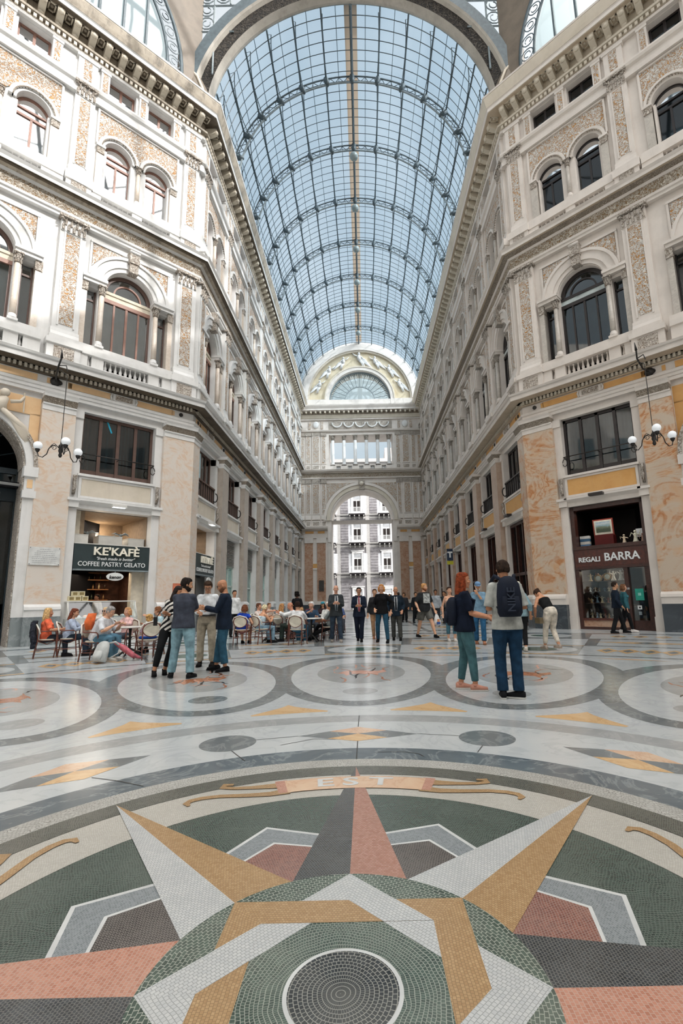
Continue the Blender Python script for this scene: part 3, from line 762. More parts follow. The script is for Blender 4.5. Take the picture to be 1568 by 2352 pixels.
m2 = MB(); m2.box(-5.2,-4.62,-.2,-.1,2.5,3.75,flat('dark_bronze_plate','3b3733',.5,.4)); m2.build('wall_plaque', E_)
# lunette window of the end wall
WIN_N[0] += 1
lw = empty('window_%d' % WIN_N[0], FR['E'] @ T(0,0,0), kind='structure')
m2 = MB(); m2.archband(0,26.1,3.7,3.86,.3,.6,STEELL,n=36); m2.archband(0,26.1,1.85,1.92,.35,.5,STEELL,n=24)
for i in range(17):
    a = PI*i/16; m2.tube([(1.9*cos(a),.4,26.1+1.9*sin(a)),(3.75*cos(a),.4,26.1+3.75*sin(a))], .025, STEEL, 4)
for i in range(48):
    a = PI*i/47; m2.tube([(3.35*cos(a),.4,26.1+3.35*sin(a)),(3.72*cos(a),.4,26.1+3.72*sin(a))], .03, STEEL, 4)
m2.box(-3.85,3.85,.3,.6,26.05,26.15,STEELL); m2.build('window_frame', lw)
m2 = MB(); m2.archband(0,26.1,.02,3.75,.45,.46,CLEAR,n=32); m2.build('glass_pane', lw)
# sculpted tympanum
m2 = MB()
m2.archband(0,26.1,6.5,7.3,-.45,.05,W,n=40); m2.archband(0,26.1,6.3,6.5,-.3,.05,CREAM,n=40); m2.archband(0,26.1,3.85,4.25,-.25,.05,W,n=30); m2.archband(0,26.1,4.25,4.4,-.32,.05,CREAM,n=30)
m2.archband(0,26.1,4.4,6.3,-.03,.02,stone('ochre_mosaic_ground','cbb998','d2c5ab','c6b592',sc=.5),n=36)
m2.box(-7.3,-3.85,-.3,.05,25.15,26.1,W); m2.box(3.85,7.3,-.3,.05,25.15,26.1,W); m2.box(-3.9,3.9,-.25,.3,25.15,26.05,W)
m2.build('tympanum_arch', E_)
def putto(mb, c, s, m, flip=1, seed=1):
    r = random.Random(seed); x, y, z = c
    mb.sphere((x, y-.1, z+.62*s), .13*s, m, 10); mb.tube([(x,y,z+.5*s),(x+.02*flip,y-.05,z+.3*s),(x-.05*flip,y,z)], [.13*s,.19*s,.17*s], m, 8)
    mb.tube([(x+.12*flip*s,y,z+.42*s),(x+.4*flip*s,y-.06,z+.5*s),(x+.6*flip*s,y,z+.75*s)], [.07*s,.06*s,.04*s], m, 6)
    mb.tube([(x-.12*flip*s,y,z+.42*s),(x-.35*flip*s,y-.06,z+.2*s),(x-.3*flip*s,y,z+.0*s)], [.07*s,.055*s,.04*s], m, 6)
    for k in (0, 1): mb.tube([(x-.06*flip+.1*k*s,y,z),(x+.1*k*s-.25*flip*s,y-.1,z-.3*s),(x-.35*flip*s+.15*k*s,y,z-.7*s)], [.12*s,.09*s,.05*s], m, 7)
    for k in range(5): mb.tube([(x-.1*flip,y+.02,z+.1*s),(x-.5*flip*s-.1*k*s*flip,y,z+(.1-.16*k)*s),(x-(.8+.1*k)*flip*s,y,z-(.2+.14*k)*s)], [.1*s,.08*s,.03*s], m, 6)
for i, a in enumerate((20, 45, 68, 90, 112, 135, 160)):
    m2 = MB(); t = math.radians(a); putto(m2, (5.3*cos(t), -.12, 26.0+5.3*sin(t)), 1.15 if a != 90 else 1.4, WALL, 1 if a > 90 else -1, i)
    m2.build('relief_figure', E_)

# ------------------------------------------------------------------ glass vault
CZ = 26.3; R0 = 7.4; Y0, Y1 = 19.4, ENDY; HOOP = [23.04+4.58*i for i in range(7)]
mb = MB(); N = 56; vs = []
for i in range(N+1):
    a = PI*i/N
    for r in (R0, R0+.012): vs += [(CX+r*cos(a), Y0, CZ+r*sin(a)), (CX+r*cos(a), Y1, CZ+r*sin(a))]
fs = []
for i in range(N):
    b = 4*i; fs += [(b, b+1, b+5, b+4), (b+2, b+6, b+7, b+3)]
mb.add(vs, fs, ROOFG, True)
ceil = mb.build('ceiling', None, None, kind='structure')
def arc(r, y, n=48, a0=0, a1=PI): return [(CX+r*cos(a0+(a1-a0)*i/n), y, CZ+r*sin(a0+(a1-a0)*i/n)) for i in range(n+1)]
hb = MB(); hb.tube(arc(R0-.06, 0), .05, STEEL, 5); hb.tube(arc(R0-.5, 0), .06, STEELL, 5)
n = 84
for i in range(n):
    a, b = PI*i/n, PI*(i+1)/n; ra, rb = (R0-.1, R0-.46) if i % 2 else (R0-.46, R0-.1)
    hb.tube([(CX+ra*cos(a),0,CZ+ra*sin(a)),(CX+rb*cos(b),0,CZ+rb*sin(b))], .022, STEEL, 4)
for k in range(1, 14):
    a = PI*k/14; c = (CX+(R0-.3)*cos(a), 0, CZ+(R0-.3)*sin(a)); d = (cos(a), 0, sin(a))
    hb.tube([(c[0]+d[0]*.26, 0, c[2]+d[2]*.26), (c[0]-d[0]*.15, 0, c[2]-d[2]*.15), (c[0]-d[0]*.3, 0, c[2]-d[2]*.3)], [.17,.15,.06], STEEL, 8)
me = hb.mesh('arch_truss')
for y in HOOP: mkobj('arch_truss', me, ceil, T(0, y, 0))
me = MB(); me.tube(arc(R0-.02, 0), .024, STEEL, 4); me = me.mesh('glazing_bar'); y = Y0+.5
while y < Y1-.2:
    if min(abs(y-h) for h in HOOP) > .2: mkobj('glazing_bar', me, ceil, T(0, y, 0))
    y += .5725
for k in range(1, 14):
    a = PI*k/14; p = MB(); d = Vector((cos(a), 0, sin(a)))
    P = lambda r, y: (CX+r*d.x, y, CZ+r*d.z)
    p.tube([P(R0-.05, Y0), P(R0-.05, Y1)], .05 if k != 7 else .09, STEEL, 5)
    ys = [Y0]+HOOP+[Y1]
    for i in range(len(ys)-1):
        ya, yb = ys[i], ys[i+1]; L = yb-ya; pts = []
        for j in range(9):
            t = j/8; pts.append(P(R0-.46+.34*math.sin(PI*t)**.8, ya+L*t))
        p.tube(pts, .024, STEEL, 4)
        for j in range(8):
            t = (j+.5)/8; rr = R0-.46+.34*math.sin(PI*j/8)**.8; p.tube([P(rr, ya+L*j/8), P(R0-.06, ya+L*t)], .012, STEEL, 3)
    p.build('purlin', ceil)
for k in range(14):
    a = PI*(k+.5)/14; p = MB(); p.tube([(CX+(R0+.06)*cos(a), Y0, CZ+(R0+.06)*sin(a)), (CX+(R0+.06)*cos(a), Y1, CZ+(R0+.06)*sin(a))], .02, STEELL, 4); p.build('outer_bar', ceil)
q = NT('frosted_ridge_strip'); tl = q.n('BsdfTranslucent'); tl.inputs[0].default_value = lin('b5a89b'); q.t.links.new(tl.outputs[0], q.out.inputs[0]); WALKM = q.mat
p = MB(); p.box(CX-.36, CX+.36, Y0, Y1, CZ+R0+.25, CZ+R0+.32, WALKM); p.build('roof_walkway', ceil)
# hanging globes
lm = MB(); lm.sphere((0,0,-.45),.3,flat('grey_milk_glass','8e9a9a',.35,.5),14); lm.lathe([(.04,.3),(.05,-.1),(.12,-.14),(.14,-.2)],STEEL,n=8)
lme = lm.mesh('ceiling_globe_lamp')
pl = ['nearest to the viewer', 'second from the viewer', 'third from the viewer', 'fourth from the viewer', 'fifth from the viewer', 'farthest away']
for i, y in enumerate(HOOP[1:]):
    mkobj('ceiling_globe_lamp', lme, None, T(CX, y-.0, CZ+R0-.55), label='grey globe lamp under the glass vault ridge, '+pl[i], cat='lamp', group='globe lamps along the vault ridge')

# ------------------------------------------------------------------ octagon: mouth arch, piers, lunettes, dome ribs
ARS = stone('grey_arch_stucco','a29c92','b3ada3','99938a',dirta=.3)
def swept(name, prof, mats, kind='structure', n=48):
    s = MB(); k = len(prof)
    for j in range(k-1):
        vs = []
        for i in range(n+1):
            a = PI*i/n
            for r, y in (prof[j], prof[j+1]): vs.append((CX+r*cos(a), y, CZ+r*sin(a)))
        s.add(vs, [(2*i, 2*i+1, 2*i+3, 2*i+2) for i in range(n)], mats[j], True)
    for sx in (-1, 1): s.add([(CX+sx*r, y, CZ) for r, y in prof]+[(CX+sx*r, y, CZ-.9) for r, y in prof], [(j, j+1, k+j+1, k+j) for j in range(k-1)], mats[0])
    return s.build(name, None, None, kind=kind)
TRIM_N[0] += 1
swept('trim_%d' % TRIM_N[0], [(7.42,19.45),(7.43,19.3),(7.5,19.12),(7.56,18.98),(8.05,18.85),(8.14,18.7),(8.22,18.62),(8.75,18.6),(9.0,19.0),(9.0,19.6),(7.42,19.45)],
      [ARS,ARS,ARS,GAR,ARS,ARS,STEEL,STEEL,STEEL,STEEL])
PSTONE = stone('weathered_brown_stone', '665d52', '796e61', '5a5146', dirta=.5, bump=.5)
for s, nm in ((-1,'left'),(1,'right')):
    m = MB(); X = lambda t: CX+s*t
    rg = []
    for z, cx_, cy_, rx, ry in ((25.7,7.9,19.3,.75,.8),(26.6,7.95,19.2,.78,.8),(27.4,8.05,19.2,.66,.7),(28.4,8.3,19.2,.52,.6),(29.4,8.5,19.2,.42,.5),(31,8.6,19.1,.42,.5),(34,8.8,18.9,.5,.5),(36.5,9,18.6,.55,.5)):
        rg.append(((X(cx_), cy_, z), rx, ry, (1,0,0), (0,1,0)))
    m.loft(rg, PSTONE, 16)
    # cherub head and wings at the foot of the pier
    m.sphere((X(7.75),18.5,26.6),(.24,.22,.28),CREAM,12)
    for k in (-1, 1): m.tube([(X(7.75)+k*.15,18.5,26.45),(X(7.75)+k*.5,18.55,26.7),(X(7.75)+k*.7,18.7,26.5)], [.12,.14,.04], CREAM, 7)
    m.tube([(X(7.35),18.55,25.8),(X(7.5),18.5,26.2),(X(7.6),18.55,27.2),(X(7.9),18.6,28.0),(X(8.3),18.7,28.6)], [.12,.1,.08,.07,.06], CREAM, 6)
    m.build('wall_pier_%s' % nm, None, None, kind='structure')
def ring_tube(mb, c, r, t, m, ux, uz, n=12, k=3, a0=0, a1=2*PI):
    pts = [tuple(c[i]+ux[i]*r*cos(a0+(a1-a0)*j/n)+uz[i]*r*sin(a0+(a1-a0)*j/n) for i in range(3)) for j in range(n+1)]
    mb.tube(pts, t, m, k, cap=False)
for key, nm in (('DL','left'),('DR','right')):
    s = -1 if key == 'DL' else 1; c = s*LEN/2; F = FR[key]; WIN_N[0] += 1
    lw = empty('window_%d' % WIN_N[0], F @ T(c,.4,0), kind='structure'); zc = 27.5
    m = MB(); a2 = [PI*i/40 for i in range(41)]
    for r, t in ((6.03,.07),(6.75,.09)): m.tube([(r,0,25.8)]+[(r*cos(a),0,zc+r*sin(a)) for a in a2]+[(-r,0,25.8)], t, STEEL, 6)
    for z in (26.95, 25.85): m.tube([(-6.7,0,z),(6.7,0,z)], .07, STEEL, 6)
    for i in range(-5, 6):
        x = i*1.0; m.tube([(x,0,25.85),(x,0,zc+math.sqrt(max(0,6.03**2-x*x)))], .07, STEEL, 5)
    m.build('window_frame', lw)
    m = MB()
    for i in range(26):
        a = PI*(i+.5)/26; cc = (6.39*cos(a),0,zc+6.39*sin(a)); ring_tube(m, cc, .3, .028, STEEL, (1,0,0),(0,0,1)); ring_tube(m, cc, .16, .024, STEEL, (1,0,0),(0,0,1), 8, a0=i, a1=i+5)
    for sx in (-1, 1):
        for i in range(2): ring_tube(m, (sx*6.39,0,26.2+.65*i), .3, .028, STEEL, (1,0,0),(0,0,1))
    for i in range(-6, 6):
        x = i*1.0
        for z0, z1 in ((25.9,26.9),(26.9,25.9)): m.tube([(x,0,z0),(x+.5,0,(z0+z1)/2+.12),(x+1,0,z1)], .035, STEEL, 4)
        ring_tube(m, (x+.5,0,26.42), .34, .03, STEEL, (1,0,0),(0,0,1)); ring_tube(m, (x+.5,0,26.9), .42, .035, STEEL, (1,0,0),(0,0,1), 8, a0=0, a1=PI)
    m.build('iron_lacework', lw)
    m = MB(); m.archband(0,zc,.02,6.0,.1,.112,CLEAR,n=30); m.box(-6,6,.1,.112,25.9,zc,CLEAR); m.build('glass_pane', lw)
    # wall field above and beside the lunette
    b = MB(); P = 7.78
    for i in range(30):
        a, a_ = PI*i/30, PI*(i+1)/30
        b.quad((6.8*cos(a_),0,zc+6.8*sin(a_)),(6.8*cos(a),0,zc+6.8*sin(a)),(6.8*cos(a),0,36),(6.8*cos(a_),0,36), PSTONE)
    b.box(-P,-6.8,0,.6,25.7,36,PSTONE); b.box(6.8,P,0,.6,25.7,36,PSTONE)
    b.build('wall_lunette_%s' % nm, None, F @ T(c,.5,0), kind='structure')
# iron lace field between the mouth arch and the dome
m = MB()
for s in (-1, 1):
    for i in range(7):
        for j in range(8):
            x = s*(3.4+.85*i); z = 29.2+.85*j; d = math.hypot(x, z-CZ)
            if d < 9.35 or abs(x) > 8.1: continue
            ring_tube(m, (CX+x,18.85,z), .38, .035, STEELL, (1,0,0),(0,0,1), 10, 4); ring_tube(m, (CX+x,18.85,z), .2, .03, STEELL, (1,0,0),(0,0,1), 8, 3, a0=i+j, a1=i+j+5)
    for i in range(8): m.tube([(CX+s*(3.0+.85*i),18.85,28.5 if i > 4 else 33+ (4-i)*.5),(CX+s*(3.0+.85*i),18.85,36)], .05, STEELL, 4)
    for j in range(4): m.tube([(CX+s*(8.2-.0*j),18.85,31.2+1.7*j),(CX+s*max(2.5,6.2-1.3*j),18.85,31.2+1.7*j)], .05, STEELL, 4)
m.build('trim_lacework', None, None, kind='structure')
# dome ring and ribs
m = MB(); RR = 18.5/cos(PI/8)
pts = [(CX+RR*cos(PI/8+PI/4*i), RR*sin(PI/8+PI/4*i), 36.4) for i in range(8)]
m.tube(pts, .7, PSTONE, 8, closed=True)
for i in range(16):
    a = PI/8*i
    m.tube([(CX+18.3*cos(t)*cos(a), 18.3*cos(t)*sin(a), 37+16*sin(t)) for t in [.5*PI*k/14 for k in range(14)]], .22, STEEL, 6)
for k in range(1, 8):
    t = .5*PI*k/9; m.tube([(CX+18.3*cos(t)*cos(a), 18.3*cos(t)*sin(a), 37+16*sin(t)) for a in [PI/24*i for i in range(48)]], .12, STEEL, 5, closed=True)
m.build('ceiling_dome_ribs', None, None, kind='structure')
# unseen back of the octagon, plain, raised high to block the sun
m = MB()
for ang, nm in ((135,'a'),(-135,'b')):
    pass
def slab(name, cx, cy, ang, L, h, th=1.0):
    w = MB(); w.box(-L/2, L/2, 0, th, 0, h, WALLR)
    for z in (10, 17, 25): w.box(-L/2, L/2, -.6, 0, z, z+.6, CREAM)
    n = int(L/4)
    for i in range(n):
        x = -L/2+(i+.5)*L/n
        for z0, z1 in ((.2,4.6),(6.2,8.6),(11.3,15),(18.3,21)): w.box(x-1, x+1, -.04, 0, z0, z1, STEELL)
    w.build(name, None, T(cx, cy, 0) @ RZ(math.radians(ang)), kind='structure')
slab('wall_back_left', CX-13, -13, 135, 15.6, 38.5); slab('wall_back_right', CX+13, -13, -135, 15.6, 38.5)
slab('wall_light_block_left', CX-30, 0, 90, 26, 34); slab('wall_light_block_right', CX+30, 0, -90, 40, 45)  # walls added across the side naves to stop sun and horizon light
slab('wall_back', CX, -30, 180, 26, 38.5)  # wall added across the back nave, also a light block

# ------------------------------------------------------------------ lights, world, camera
cam = bpy.data.cameras.new('camera'); co = bpy.data.objects.new('camera', cam); COL.objects.link(co); S.camera = co
f = 1096.86; cam.sensor_fit = 'VERTICAL'; cam.sensor_height = 36; cam.lens = 36*f/2352
cam.shift_x = -50.52/2352; cam.shift_y = 18.60/2352; cam.clip_end = 600; cam.clip_start = .05
co.matrix_world = T(.0964, -1.7781, 1.252) @ RX(PI/2+math.radians(9.6314)) @ RZ(math.radians(CAMROLL))
sun = bpy.data.lights.new('sun', 'SUN'); sun.energy = 3.2; sun.angle = math.radians(.6); sun.color = (1, .97, .93)
so = bpy.data.objects.new('sun', sun); COL.objects.link(so); so.rotation_euler = Vector((-1.6, 1, -1.35)).to_track_quat('-Z', 'Y').to_euler(); so.location = (40, -25, 60)
wd = bpy.data.worlds.new('sky'); S.world = wd; wd.use_nodes = True; nt = wd.node_tree; bg = nt.nodes['Background']
def wn(k, **kw):
    n = nt.nodes.new('ShaderNode'+k)
    for a, b in kw.items(): setattr(n, a, b)
    return n
tc = wn('TexCoord'); nz = wn('TexNoise'); nz.inputs['Scale'].default_value = 2.4; nz.inputs['Detail'].default_value = 8
nt.links.new(tc.outputs['Generated'], nz.inputs['Vector']); rp = wn('ValToRGB'); nt.links.new(nz.outputs['Fac'], rp.inputs[0])
rp.color_ramp.elements[0].position = .42; rp.color_ramp.elements[0].color = (.57, .68, .76, 1); rp.color_ramp.elements[1].position = .7; rp.color_ramp.elements[1].color = (.88, .92, .95, 1)
dt = wn('VectorMath', operation='DOT_PRODUCT'); nt.links.new(tc.outputs['Generated'], dt.inputs[0]); dt.inputs[1].default_value = Vector((1.6, -1, 1.35)).normalized()
mr = wn('MapRange', interpolation_type='SMOOTHSTEP'); mr.inputs['From Min'].default_value = .3; mr.inputs['From Max'].default_value = .95; nt.links.new(dt.outputs['Value'], mr.inputs['Value'])
mx = wn('MixRGB'); nt.links.new(mr.outputs[0], mx.inputs[0]); nt.links.new(rp.outputs[0], mx.inputs[1]); mx.inputs[2].default_value = (SUNSKY, SUNSKY*.985, SUNSKY*.965, 1)
nt.links.new(mx.outputs[0], bg.inputs[0]); bg.inputs[1].default_value = SKY
vs_ = S.view_settings; vs_.view_transform = 'Standard'; vs_.look = 'None'; vs_.gamma = 1; vs_.use_curve_mapping = False; vs_.exposure = EXPO
S.cycles.use_denoising = True; S.cycles.max_bounces = 8; S.cycles.diffuse_bounces = 5; S.cycles.transparent_max_bounces = 12; S.cycles.sample_clamp_indirect = 6
S.render.threads_mode = 'AUTO'
# ------------------------------------------------------------------ inlaid floor
WM = marble('white_floor_marble', 'b9bec0', 'c9cccb', '9aa0a2', sc=1.1, r=.13, vs=.3)
WM2 = marble('cool_white_floor_marble', 'b2b8bb', 'c4c8c9', '99a0a3', sc=1.7, r=.13, vs=.35)
GM = marble('grey_floor_marble', '686e70', '7f8586', 'a6a9a8', sc=1.3, r=.12, vs=.4)
GMD = marble('slate_floor_marble', '4f5a61', '6d777c', '9aa2a5', sc=1.5, r=.12, vs=.5)
GML = marble('pale_grey_floor_marble', '979a9a', 'a9abaa', 'bdbdbb', sc=1.3, r=.14, vs=.3)
GRN = marble('green_floor_marble', '35564b', '44675a', '7d958b', sc=2, r=.12, vs=.3)
YM = marble('yellow_floor_marble', 'cda673', 'dab98c', 'ba8d5a', sc=2.4, r=.14, vs=.5)
PM = marble('peach_floor_marble', 'cfa88a', 'd9bda0', 'b98a66', sc=2.4, r=.14, vs=.4)
TM = dict(
  green=mosaic('green_tesserae', '25332e', '3f4e47', '737b73', .0115, 0, .9), greenr=mosaic('green_ring_tesserae', '2a3a33', '45574d', 'a0a498', .0145, .42, .6),
  black=mosaic('black_tesserae', '101418', '1f2429', '9a988f', .0155, .155, .25), ochre=mosaic('ochre_tesserae', 'aa8860', 'bd9d74', '8d7354', .0118, 0, .3),
  white=mosaic('white_tesserae', 'bfc1c1', 'cccdcb', '9c9d9b', .0145, 0, .2), whitep=mosaic('cream_tesserae', 'bcb9b0', 'c9c6bd', 'a19c92', .0105, 0, .8),
  pebble=mosaic('pale_pebble_mosaic', 'b3b2ac', 'c6c5bf', '77726a', .02, 0, 1.2, r=.4), pink=mosaic('pink_tesserae', 'a97562', 'bc8c7c', '927769', .0125, 0, .3),
  coral=mosaic('coral_tesserae', 'ad705a', 'c48c76', 'bea292', .014, 0, .3), dark=mosaic('charcoal_tesserae', '212529', '383d42', '7d7b76', .0115, 0, .3),
  red=mosaic('red_brown_tesserae', '6e4038', '8d5a4c', 'a48e84', .0115, 0, .3, rot=.5), brown=mosaic('brown_black_tesserae', '332f2e', '494341', '8a847e', .0115, 0, .3, rot=.4),
  grey=mosaic('grey_tesserae', '6a7175', '888e91', '9ea2a3', .010, 0, .6), dring=mosaic('dark_olive_tesserae', '393c37', '54564e', '83827a', .0105, 0, .9), line=flat('white_mosaic_line', 'c9cac8', .3, .5))
mb = MB(); mb.quad((-32,-32,0),(32,-32,0),(32,112,0),(-32,112,0), WM)
FL = mb.build('floor', None, None, kind='structure')
LZ = .0006
def P2(r, a): a = math.radians(a); return (r*sin(a), r*cos(a))
def inlay(name, pts, z, m, rot=0, loc=(0,0), cut=None):
    b = MB(); b.add([(p[0], p[1], 0) for p in pts], [tuple(range(len(pts)))[::1]], m)
    me = b.mesh(name)
    if me.polygons[0].normal.z < 0: me.flip_normals()
    return mkobj(name, me, FL, T(loc[0], loc[1], z*LZ) @ RZ(-math.radians(rot)))
def ring(name, r0, r1, z, m, a0=0, a1=360, n=144):
    b = MB(); k = n+1
    vs = []
    for i in range(k):
        a = a0+(a1-a0)*i/n; p, q = P2(r0, a), P2(r1, a); vs += [(p[0],p[1],0),(q[0],q[1],0)]
    b.add(vs, [(2*i, 2*i+1, 2*i+3, 2*i+2) for i in range(n)], m); me = b.mesh(name)
    if me.polygons[0].normal.z < 0: me.flip_normals()
    return mkobj(name, me, FL, T(0,0,z*LZ))
def disc(name, r, c, z, m, ry=None, n=40, rot=0):
    ry = ry or r
    return inlay(name, [(r*sin(2*PI*i/n), ry*cos(2*PI*i/n)) for i in range(n)], z, m, rot, c)
def ribbon(name, pts, w, z, m, closed=False):
    b = MB(); n = len(pts); vs = []
    if not isinstance(w, (list, tuple)): w = [w]*n
    for i in range(n):
        a = Vector(pts[max(0,i-1)]); c = Vector(pts[min(n-1,i+1)]); d = (c-a); d = Vector((-d.y, d.x)).normalized() if d.length > 1e-9 else Vector((1,0))
        p = Vector(pts[i]); vs += [(*(p+d*w[i]/2), 0), (*(p-d*w[i]/2), 0)]
    b.add(vs, [(2*i, 2*i+1, 2*i+3, 2*i+2) for i in range(n-1)], m); return mkobj(name, b.mesh(name), FL, T(0,0,z*LZ))
ring('marble_band', 4.2, 17.5, 1, WM2, n=180)
ring('marble_band', 3.544, 3.83, 2, GML); ring('marble_band', 3.83, 4.25, 1.5, WM)
ring('marble_band', 2.624, 3.544, 2, WM); ring('marble_band', 2.334, 2.624, 2, GMD)
ring('mosaic_band', 2.15, 2.334, 2, TM['pebble']); ring('mosaic_band', 1.98, 2.164, 3, TM['dring'])
ring('mosaic_band', 1.607, 1.985, 3, TM['whitep']); ring('mosaic_field', .67, 1.61, 3, TM['green'])
disc('compass_centre_field', .679, (0,0), 12, TM['greenr'], n=96)
# interlaced square frames
ao, ai = .679*cos(PI/4), .34
def side(al, m, z):
    ro, ri = .679, ai/cos(PI/4)
    return inlay('interlaced_frame', [P2(ro, -45), P2(ro, 45), P2(ri, 45), P2(ri, -45)], z, m, al)
for k in range(4): side(45+90*k, TM['white'], 13)
for k in range(4): side(90*k, TM['ochre'], 14)
for k in range(4):
    n1 = Vector(P2(1, 90*k)); n2 = Vector(P2(1, 90*k+45)); pts = []
    for d1, d2 in ((ai,ai),(ai,ao),(ao,ao),(ao,ai)):
        det = n1.x*n2.y-n1.y*n2.x; pts.append(((d1*n2.y-d2*n1.y)/det, (n1.x*d2-n2.x*d1)/det))
    c = sum((Vector(p) for p in pts), Vector((0,0)))/4
    a = math.radians(90*k+45)
    # keep the tessera direction of the white frame
    loc = [(p[0]*cos(a)-p[1]*sin(a), p[0]*sin(a)+p[1]*cos(a)) for p in pts]
    inlay('interlaced_frame', loc, 15, TM['white'], 90*k+45)
disc('white_ring', .196, (0,0), 13, TM['line'], n=64); disc('black_centre_disc', .182, (0,0), 14, TM['black'], n=64)
# star points and kites between them
for k in range(8):
    cw, ccw = {0: ('pink','dark'), 1: ('ochre','white')}[k % 2] if k % 2 == 0 or True else None
    if k in (2, 6): cw, ccw = ('coral','dark')
    if k == 6: cw, ccw = ('coral','dark')
    t = P2(2.139, 0); b0 = P2(.679, 0); bl = P2(.672, -22.5); br = P2(.672, 22.5)
    arcl = [P2(.676, -22.5+22.5*i/6) for i in range(7)]; arcr = [P2(.676, 22.5*i/6) for i in range(7)]
    inlay('compass_point_half', [t]+arcl[::-1], 10, TM[ccw], 45*k); inlay('compass_point_half', [t]+arcr, 10, TM[cw], 45*k)
    al = 45*k+22.5
    L = lambda a, r: P2(r, a)
    inlay('white_outline', [L(-13.8,1.095),L(0,1.272),L(13.8,1.095),L(13,1.0),L(0,1.1),L(-13,1.0)], 4, TM['line'], al)
    inlay('grey_chevron', [L(-13.4,1.075),L(0,1.247),L(13.4,1.075),L(12,.96),L(0,1.08),L(-12,.96)], 5, TM['grey'], al)
    inlay('white_outline', [L(-12,.965),L(0,1.078),L(12,.965),L(0,.66)], 6, TM['line'], al)
    inlay('kite', [L(-12,.95),L(0,1.058),L(12,.95),L(0,.65)], 7, TM['brown' if k % 2 == 0 else 'red'], al)
# ribbons with the letters
for k in range(4):
    A = 90*k
    for s in (-1, 1):
        lo = [(14.6,1.743),(19,1.735),(23.8,1.776),(28.7,1.847),(32,1.877),(34.1,1.878),(35.2,1.851),(35.1,1.803)]
        up = [(14,1.86),(18.2,1.87),(22.1,1.897),(25.4,1.939),(27.3,1.991),(26.6,2.029),(25,2.007)]
        ribbon('ribbon_scroll', [P2(r, A+s*a) for a, r in lo], [.09,.07,.055,.05,.05,.05,.045,.02], 11, TM['ochre'])
        ribbon('ribbon_scroll', [P2(r, A+s*a) for a, r in up], [.1,.08,.05,.045,.05,.05,.03], 11, TM['ochre'])
        ring('ribbon_fold', 1.72, 1.94, 11.5, TM['coral'], A+s*14.5, A+s*17, 8)
    ring('ribbon_band', 1.715, 1.93, 12, TM['pink' if k else 'pinkish'] if 'pinkish' in TM else PM, A-15, A+15, 24)
b = MB()
for ch, a, w in (('E',-6.6,1.3),('S',-1.0,1.3),('T',5.6,1.4)):
    x, y = P2(1.825, a); text_mesh(b, ch, .2, TM['line'], T(x,y,0) @ RZ(-math.radians(a)) @ RX(-PI/2), .0003, .004, sx=w)
mkobj('ribbon_letters', b.mesh('ribbon_letters'), FL, T(0,0,14*LZ))
# band of dots and lozenges
for k in range(8):
    disc('grey_dot', .252, P2(3.08, 22.5+45*k), 4, GM)
    A = 45*k; T0 = (.0,3.323); Bt = (0,2.829); Lf = P2(3.08,-10.5); Rt = P2(3.08,10.5); C0 = (0,3.076)
    mid = lambda p, q: ((p[0]+q[0])/2, (p[1]+q[1])/2)
    for pts, m in (([T0, mid(T0,Rt), C0, mid(T0,Lf)], PM), ([Bt, mid(Bt,Lf), C0, mid(Bt,Rt)], YM), ([Lf, mid(T0,Lf), C0, mid(Bt,Lf)], GM), ([Rt, mid(Bt,Rt), C0, mid(T0,Rt)], GM)):
        inlay('lozenge', pts, 4, m, A)
    b = MB()
CRK = flat('dark_joint', '4b4a48', .6, .2)
for p in ([(0,2.34),(.003,2.829)],[(0,3.33),(.004,3.8)],[P2(3.08,10.5),P2(3.08,17.8)],[P2(3.08,-10.5),P2(3.08,-17.8)],[P2(2.83,22.5),P2(2.63,22.3)],[P2(2.83,-22.5),P2(2.7,-22),P2(2.5,-21)],[P2(2.82,-44),P2(2.6,-41.5),P2(2.36,-39)],
          [P2(2.5,4),P2(2.52,9),P2(2.48,12),P2(2.42,13)], [P2(2.83,-14),P2(2.95,-8),P2(2.9,-4)]):
    ribbon('floor_crack', p, .008, 6, CRK)
